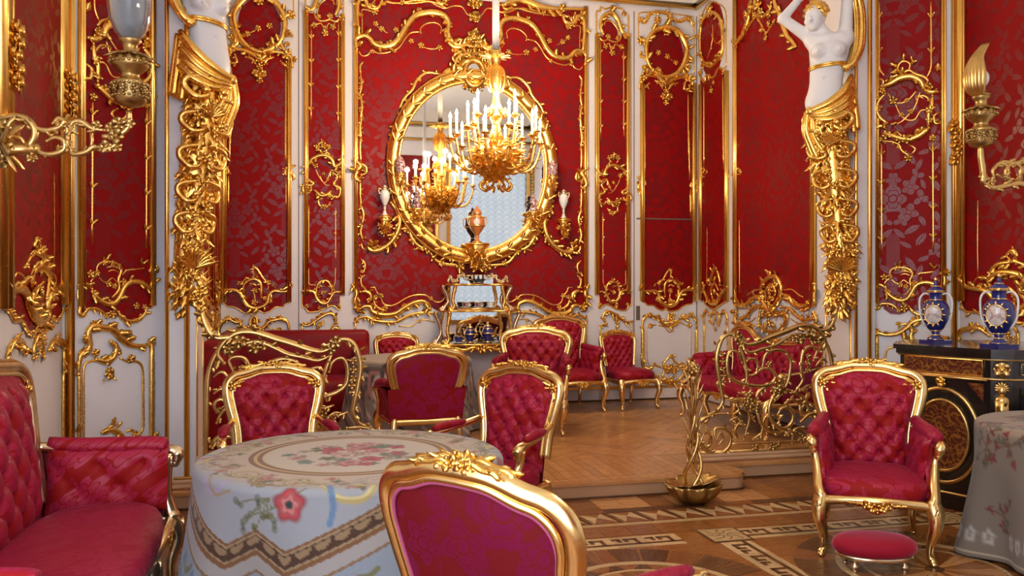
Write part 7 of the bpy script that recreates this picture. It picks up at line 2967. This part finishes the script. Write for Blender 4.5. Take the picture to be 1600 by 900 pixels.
vv = Vector((4.38, 6.50, 0)).normalized()
for m in (0, 1):
    sgn = 1 if m == 0 else -1
    ox, oy = (4.40, 6.50) if m == 0 else (2 * XC - 4.54, 6.50)
    # pilaster at the jamb
    px0, px1 = (4.585, 4.80) if m == 0 else (2 * XC - 4.80, 2 * XC - 4.585)
    mb = MB()
    box(mb, px0, px1, 6.42, 6.86, 0.0, ZT)
    pil = struct('trim_%d' % (m + 2), mb, M['white'], smooth=False)
    fxp = px0 if m == 0 else px1
    mb = MB()
    for y_ in (6.46, 6.82):
        tube(mb, [(fxp, y_, .3), (fxp, y_, .9), (fxp, y_, 1.42)], .011, 6, (1, 0, 0))
    tube(mb, [(fxp, 6.46, 1.42), (fxp, 6.64, 1.46), (fxp, 6.82, 1.42)], .011, 6, (1, 0, 0))
    xo = px0 if m == 0 else px1
    for y_, w in ((6.415, .016), ):
        tube(mb, [(px0 + .02 * 1, y_, .15), (px0 + .02, y_, 2.5), (px0 + .02, y_, 5.0)], w, 8, (1, 0, 0))
        tube(mb, [(px1 - .06, y_, .15), (px1 - .06, y_, 2.5), (px1 - .06, y_, 5.0)], w * 1.3, 8, (1, 0, 0))
    obj('gilt_moulding', mb, M['gold_bar'], pil)
    R_ = Matrix(((vv[1] * sgn, -vv[0] * sgn, 0, 0), (-vv[0], -vv[1], 0, 0), (0, 0, 1, 0), (0, 0, 0, 1)))
    # axes as columns: x' -> viewer right (mirrored on the left), y' -> viewer
    ax_x = np.array([vv[1] * sgn, -vv[0], 0]) if m == 0 else np.array([-vv[1], -vv[0], 0])
    ax_y = np.array([-vv[0] * 1.0, -vv[1], 0]) if m == 0 else np.array([vv[0], -vv[1], 0])
    Mt = np.eye(4)
    Mt[:3, 0], Mt[:3, 1], Mt[:3, 2] = ax_x, ax_y, (0, 0, 1)
    t = thing('caryatid', ('right' if m == 0 else 'left') + ' white caryatid with gilded drapery and scroll pedestal at the alcove opening', 'statue', (ox, oy, 0), 0, 'pair of caryatids')
    Qb, Qh = BQ, HQ
    if m == 1:
        Qb, Qh = BQ[:, ::-1], HQ[:, ::-1]
    obj('body', put_fig(MB(), BV, Qb).xf(Mt), M['marble'], t)
    obj('hair', put_fig(MB(), HV, Qh).xf(Mt), M['gold'], t)
    mb = MB()
    # strap below the breasts
    for dz in (0, .018):
        tube(mb, [(-.012 + .150 * cos(a), .01 + .108 * sin(a), 3.44 + dz + .02 * sin(a * 1.0) * 0 + .012 * cos(a)) for a in np.linspace(0, 2 * pi, 40, endpoint=False)], .011, 7, (0, 0, 1), 1, 0, 3, True)
    # cloth rising behind the figure on the outer side
    ribbons(mb, [(.10, .06, 3.42), (.20, .05, 3.46), (.27, .0, 3.62), (.275, -.02, 3.90), (.22, .0, 4.12), (.12, .02, 4.26)], [(.13, .08, 3.40), (.16, .06, 3.44), (.19, -.02, 3.62), (.19, -.05, 3.90), (.16, -.02, 4.10), (.10, .0, 4.22)], 6, .020, None)
    obj('upper_drapery', mb.xf(Mt), M['gold'], t)
    mb = MB()
    ribbons(mb, [(.18, .0, 3.36), (.12, .09, 3.24), (.0, .13, 3.13), (-.12, .12, 3.075), (-.17, .10, 3.05)], [(.20, .02, 3.10), (.14, .10, 3.02), (.02, .14, 2.97), (-.10, .13, 2.98), (-.16, .10, 3.01)], 9, .022, None)
    ball(mb, (-.155, .11, 3.05), .045, 10, 7)
    ribbons(mb, [(-.19, .10, 3.05), (-.21, .10, 2.90), (-.17, .09, 2.76), (-.12, .08, 2.62)], [(-.10, .12, 3.03), (-.08, .13, 2.90), (-.03, .12, 2.80), (.02, .12, 2.78)], 7, .019, None)
    ribbons(mb, [(.19, -.02, 3.34), (.22, -.02, 3.1), (.24, -.03, 2.9)], [(.14, .05, 3.2), (.18, .06, 3.0), (.2, .05, 2.85)], 5, .02, None)
    obj('lower_drapery', mb.xf(Mt), M['gold'], t)
    mb = MB()
    console(mb, 21 + m)
    obj('scroll_pedestal', mb.xf(Mt), M['gold'], t)

# ---------------------------------------------------------------- chandeliers
CANDLES = []


def chandelier(label, loc, group):
    t = thing('chandelier', label, 'chandelier', loc, 0, group)
    mb = MB()
    tube(mb, [(0, 0, 1.28), (0, 0, 1.8), (0, 0, ZT - loc[2])], .034, 14, (0, 1, 0), 1, .05, 5)
    obj('chain_sleeve', mb, M['sleeve'], t)
    mb = MB()
    lathe(mb, [(.03, .38), (.07, .42), (.05, .48), (.035, .56), (.06, .62), (.075, .68), (.04, .76), (.03, .84), (.05, .92), (.07, 1.0), (.06, 1.08), (.035, 1.14), (.05, 1.20), (.075, 1.24), (.04, 1.28)], 16, (0, 0, 0), 5, .1)
    rc = random.Random(4)
    for k in range(10):
        a = 2 * pi * k / 10
        leaf3(mb, (.05 * cos(a), .05 * sin(a), 1.20), (cos(a), sin(a), .5), (-cos(a) * .3, -sin(a) * .3, 1), .10, .03, -.4)
        tube(mb, spline([(.04 * cos(a), .04 * sin(a), 1.12), (.085 * cos(a), .085 * sin(a), 1.06), (.09 * cos(a), .09 * sin(a), .96), (.06 * cos(a), .06 * sin(a), .88)], 4), .011, 6, (-sin(a), cos(a), 0))
        flower3(mb, (.08 * cos(a), .08 * sin(a), .66), (cos(a), sin(a), .1), .05)
    obj('stem', mb, M['gold'], t)
    mb = MB()
    lathe(mb, [(.01, -.02), (.05, .0), (.06, .04), (.12, .10), (.19, .18), (.22, .26), (.20, .33), (.12, .38), (.05, .40)], 20, (0, 0, 0), 7, .06)
    for k in range(300):
        a, f_ = rc.uniform(0, 2 * pi), rc.random()
        z = .0 + .38 * f_
        r = np.interp(z, [0, .1, .26, .38], [.05, .13, .225, .13])
        leaf3(mb, (r * cos(a), r * sin(a), z), (cos(a) + rc.uniform(-.8, .8), sin(a) + rc.uniform(-.8, .8), rc.uniform(-.6, 1.0)), (cos(a), sin(a), .2), rc.uniform(.04, .09), rc.uniform(.013, .022), .5)
    for k in range(24):
        a, z = rc.uniform(0, 2 * pi), rc.uniform(.05, .33)
        r = np.interp(z, [0, .1, .26, .38], [.05, .14, .235, .14])
        flower3(mb, (r * cos(a), r * sin(a), z), (cos(a), sin(a), .1), rc.uniform(.035, .055))
    for k in range(8):
        a = 2 * pi * k / 8
        tube(mb, spline([(.10 * cos(a), .10 * sin(a), .02), (.16 * cos(a), .16 * sin(a), -.04), (.12 * cos(a), .12 * sin(a), -.09), (.07 * cos(a), .07 * sin(a), -.05)], 4), .013, 6, (-sin(a), cos(a), 0))
    obj('basket', mb, M['gold'], t)
    for tier, n, R, zc, ph in ((0, 12, .46, .42, .1), (1, 6, .24, .60, .35)):
        for k in range(n):
            a = 2 * pi * k / n + ph
            zz = zc + (.05 if k % 2 else -.03) * (1 if tier == 0 else .5)
            rr = R * (1.0 if k % 2 == 0 else .86)
            ca, sa = cos(a), sin(a)
            mb = MB()
            P = [(.14 * ca, .14 * sa, .20 + .12 * tier), ((.14 + (rr - .14) * .4) * ca, (.14 + (rr - .14) * .4) * sa, .10 + .2 * tier), ((.14 + (rr - .14) * .8) * ca, (.14 + (rr - .14) * .8) * sa, .16 + .24 * tier), (rr * ca, rr * sa, zz - .07), (rr * ca, rr * sa, zz - .02)]
            q_ = spline(P, 5)
            tube(mb, q_, np.linspace(.016, .010, len(q_)), 7, (-sa, ca, 0))
            for j in range(9):
                p = q_[2 + 2 * j] if 2 + 2 * j < len(q_) else q_[-1]
                b_ = rc.uniform(-1.2, 1.2)
                leaf3(mb, p, (ca * cos(b_) - sa * sin(b_), sa * cos(b_) + ca * sin(b_), rc.uniform(-.6, .9)), (0, 0, 1), rc.uniform(.05, .085), .018, .3, 3)
            lathe(mb, [(.010, -.03), (.022, -.012), (.045, .0), (.047, .006), (.022, .010), (.022, .03), (.017, .032)], 12, (rr * ca, rr * sa, zz))
            arm = obj('candle_arm', mb, M['gold'], t)
            mb = MB()
            lathe(mb, [(.0125, .0), (.0125, .15), (.009, .155)], 10, (rr * ca, rr * sa, zz + .03))
            obj('candle', mb, M['candle'], arm)
            mb = MB()
            lathe(mb, [(.006, 0), (.013, .016), (.0145, .028), (.009, .048), (.002, .068)], 10, (rr * ca, rr * sa, zz + .185))
            obj('flame_bulb', mb, M['flame'], arm)
            CANDLES.append((loc[0] + rr * ca, loc[1] + rr * sa, loc[2] + zz + .215))
    return t


chandelier('gilt candle chandelier on a white sleeved chain before the oval mirror', (1.745, 8.0, 2.56), None)
chandelier('gilt candle chandelier of the front room seen only in the mirror', (2.25, 2.45, 2.75), None)
for i, p in enumerate(CANDLES):
    l = bpy.data.lights.new('candle_light', 'POINT')
    l.energy = CANDLE_W * (1.0 if p[1] > 6 else .55)      # the front chandelier burns fewer watts
    l.color = CANDLE_COL
    l.shadow_soft_size = .03
    o = bpy.data.objects.new('candle_light', l)
    o.location = p
    COL.objects.link(o)

# ---------------------------------------------------------------- wall lamps on long gilt brackets
def lamp_body(mb, k=1.0):
    lathe(mb, [(.012, .0), (.05, .01), (.075, .025), (.085, .05), (.088, .12), (.095, .13), (.06, .145), (.045, .165), (.05, .18), (.085, .21), (.10, .235), (.085, .265), (.05, .285), (.036, .31), (.040, .34), (.060, .355), (.055, .365)], 22)
    for h, r in ((.055, .088), (.118, .092), (.235, .102)):
        for i in range(22):
            a = 2 * pi * i / 22
            ball(mb, (r * cos(a), r * sin(a), h), .009, 6, 4)
    for i in range(11):
        a = 2 * pi * i / 11
        flower3(mb, (.088 * cos(a), .088 * sin(a), .085), (cos(a), sin(a), 0), .026)
        leaf3(mb, (.05 * cos(a), .05 * sin(a), .29), (cos(a), sin(a), -.5), (cos(a), sin(a), .5), .085, .022, .1)


PLL = Plane((0, 4.85, 0), (1, 0, 0), (0, -1, 0))
la = Carve(PLL, 0, 0, 3)
la.s([(-60, 700), (0, 715), (60, 690), (120, 695), (160, 650), (158, 595), (110, 550), (40, 548), (-40, 570)], 13, leaves=8).s([(95, 560), (150, 592), (210, 612), (270, 602), (302, 572), (275, 556), (250, 580)], 11, leaves=5)
la.s([(60, 690), (140, 690), (200, 720), (260, 722), (302, 700), (300, 660), (260, 645), (222, 662)], 11, leaves=5).s([(490, 612), (430, 602), (385, 572), (345, 572), (330, 602), (362, 627)], 10, leaves=5)
la.s([(332, 692), (342, 722), (400, 716), (440, 690), (480, 702), (530, 690), (560, 650), (585, 610)], 11, leaves=6).s([(310, 560), (316, 640), (312, 710)], 9).s([(425, 620), (432, 660), (426, 695)], 8).s([(60, 640), (100, 650), (120, 690)], 9).s([(150, 720), (140, 745), (175, 745)], 9)
la.v([(480, 640), (540, 640), (600, 600), (607, 520)], 11)
for x, y, r in ((560, 580, 34), (610, 580, 28), (545, 640, 40), (500, 690, 34), (550, 690, 30), (520, 600, 28), (315, 580, 26), (315, 690, 26), (20, 690, 50), (15, 600, 46), (15, 760, 40), (455, 590, 26), (150, 740, 28), (20, 640, 40)):
    la.f(x, y, r)
PLR = Plane((0, 4.95, 0), (1, 0, 0), (0, -1, 0))
lr = Carve(PLR, 1200, 0, 3)
lr.v([(990, 690), (992, 740), (1000, 800), (1002, 860)], 13).s([(1000, 855), (1050, 880), (1110, 870), (1170, 860), (1220, 870), (1290, 850), (1380, 860)], 11, leaves=8)
lr.s([(1060, 850), (1050, 800), (1085, 765), (1120, 790), (1100, 830), (1070, 820)], 8, leaves=3).s([(1120, 860), (1110, 800), (1145, 765), (1180, 790), (1170, 840), (1140, 840)], 8, leaves=3).s([(1180, 860), (1185, 800), (1220, 770), (1260, 790), (1250, 840)], 8, leaves=3)
lr.s([(1060, 790), (1090, 760), (1150, 765), (1220, 760), (1300, 790), (1380, 780)], 8, leaves=5)
for x, y, r in ((1000, 830, 28), (1040, 850, 24), (1110, 830, 22), (1170, 830, 22), (1240, 820, 24), (1000, 780, 20), (1140, 770, 20)):
    lr.f(x, y, r)
for side, cv_, lab, px, ybot, pl_ in (('l', la, 'left gilt wall lamp with clear glass globe on a long scroll bracket', 203, 168, PLL), ('r', lr, 'right gilt wall lamp with shell shaped reflector on a scroll bracket', 1533, 232, PLR)):
    (u, z), _ = pl_.uz(px, ybot)
    base = (u, pl_.o[1], z)
    wx = SXL if side == 'l' else SXR
    t = thing('bracket_lamp', lab, 'lamp', base, 0, 'wall lamps')
    mb = MB()
    cv_.build(mb, seed=40)
    s_ = 1 if side == 'l' else -1
    tube(mb, [(wx, pl_.o[1], z - .25), (wx + s_ * .06, pl_.o[1], z - .25), (wx + s_ * .2, pl_.o[1], z - .24)], .03, 8, (0, 1, 0))
    for k in range(14):
        a = k * .9
        leaf3(mb, (wx + s_ * .03, pl_.o[1], z - .22), (s_ * .15, cos(a), sin(a)), (s_, 0, 0), .16, .04, .3)
    obj('bracket_arm', local(mb, t), M['bronze'], t)
    mb = MB()
    lamp_body(mb)
    obj('lamp_body', mb, M['bronze_dark'], t)
    if side == 'l':
        mb = MB()
        pr = [(.045, .36), (.075, .40), (.100, .46), (.112, .54), (.108, .62), (.09, .70), (.07, .76)]
        loft(mb, [[(r * cos(a), r * sin(a), h) for a in np.linspace(0, 2 * pi, 28, endpoint=False)] for r, h in pr + [(r - .004, h) for r, h in pr[::-1]]], True)
        obj('glass_globe', mb, M['glass'], t)
        mb = MB()
        lathe(mb, [(.03, .36), (.028, .40), (.012, .42)], 12)
        for k in range(6):
            a = k * 1.05
            leaf3(mb, (.03 * cos(a), .03 * sin(a), .365), (cos(a) * .5, sin(a) * .5, 1), (cos(a), sin(a), -.4), .07, .022, .2)
        obj('burner', mb, M['bronze_dark'], t)
        mb = MB()
        ball(mb, (0, 0, .455), .03, 12, 9)
        obj('frosted_bulb', mb, M['porcelain'], t)
    else:
        mb = MB()
        for k in range(7):
            a = radians(150 + 14 * k)
            c_ = spline([(.02 * cos(a), .02 * sin(a), .36), (.085 * cos(a), .085 * sin(a), .42), (.095 * cos(a), .095 * sin(a), .52), (.06 * cos(a) - .0, .06 * sin(a), .63), (.045 * cos(a) + .06, .045 * sin(a), .73)], 5)
            tube(mb, c_, .022 * np.interp(np.linspace(0, 1, len(c_)), [0, .5, 1], [.8, 1, .2]), 8, (sin(a), -cos(a), 0), 1, .0)
        obj('shell_reflector', mb, M['bronze'], t)
        mb = MB()
        lathe(mb, [(.055, .362), (.062, .375), (.04, .385), (.03, .42), (.02, .43)], 16)
        obj('burner', mb, M['bronze_dark'], t)
        mb = MB()
        ball(mb, (.01, 0, .49), .05, 14, 10, (.9, .9, 1.25))
        obj('frosted_bulb', mb, M['porcelain'], t)
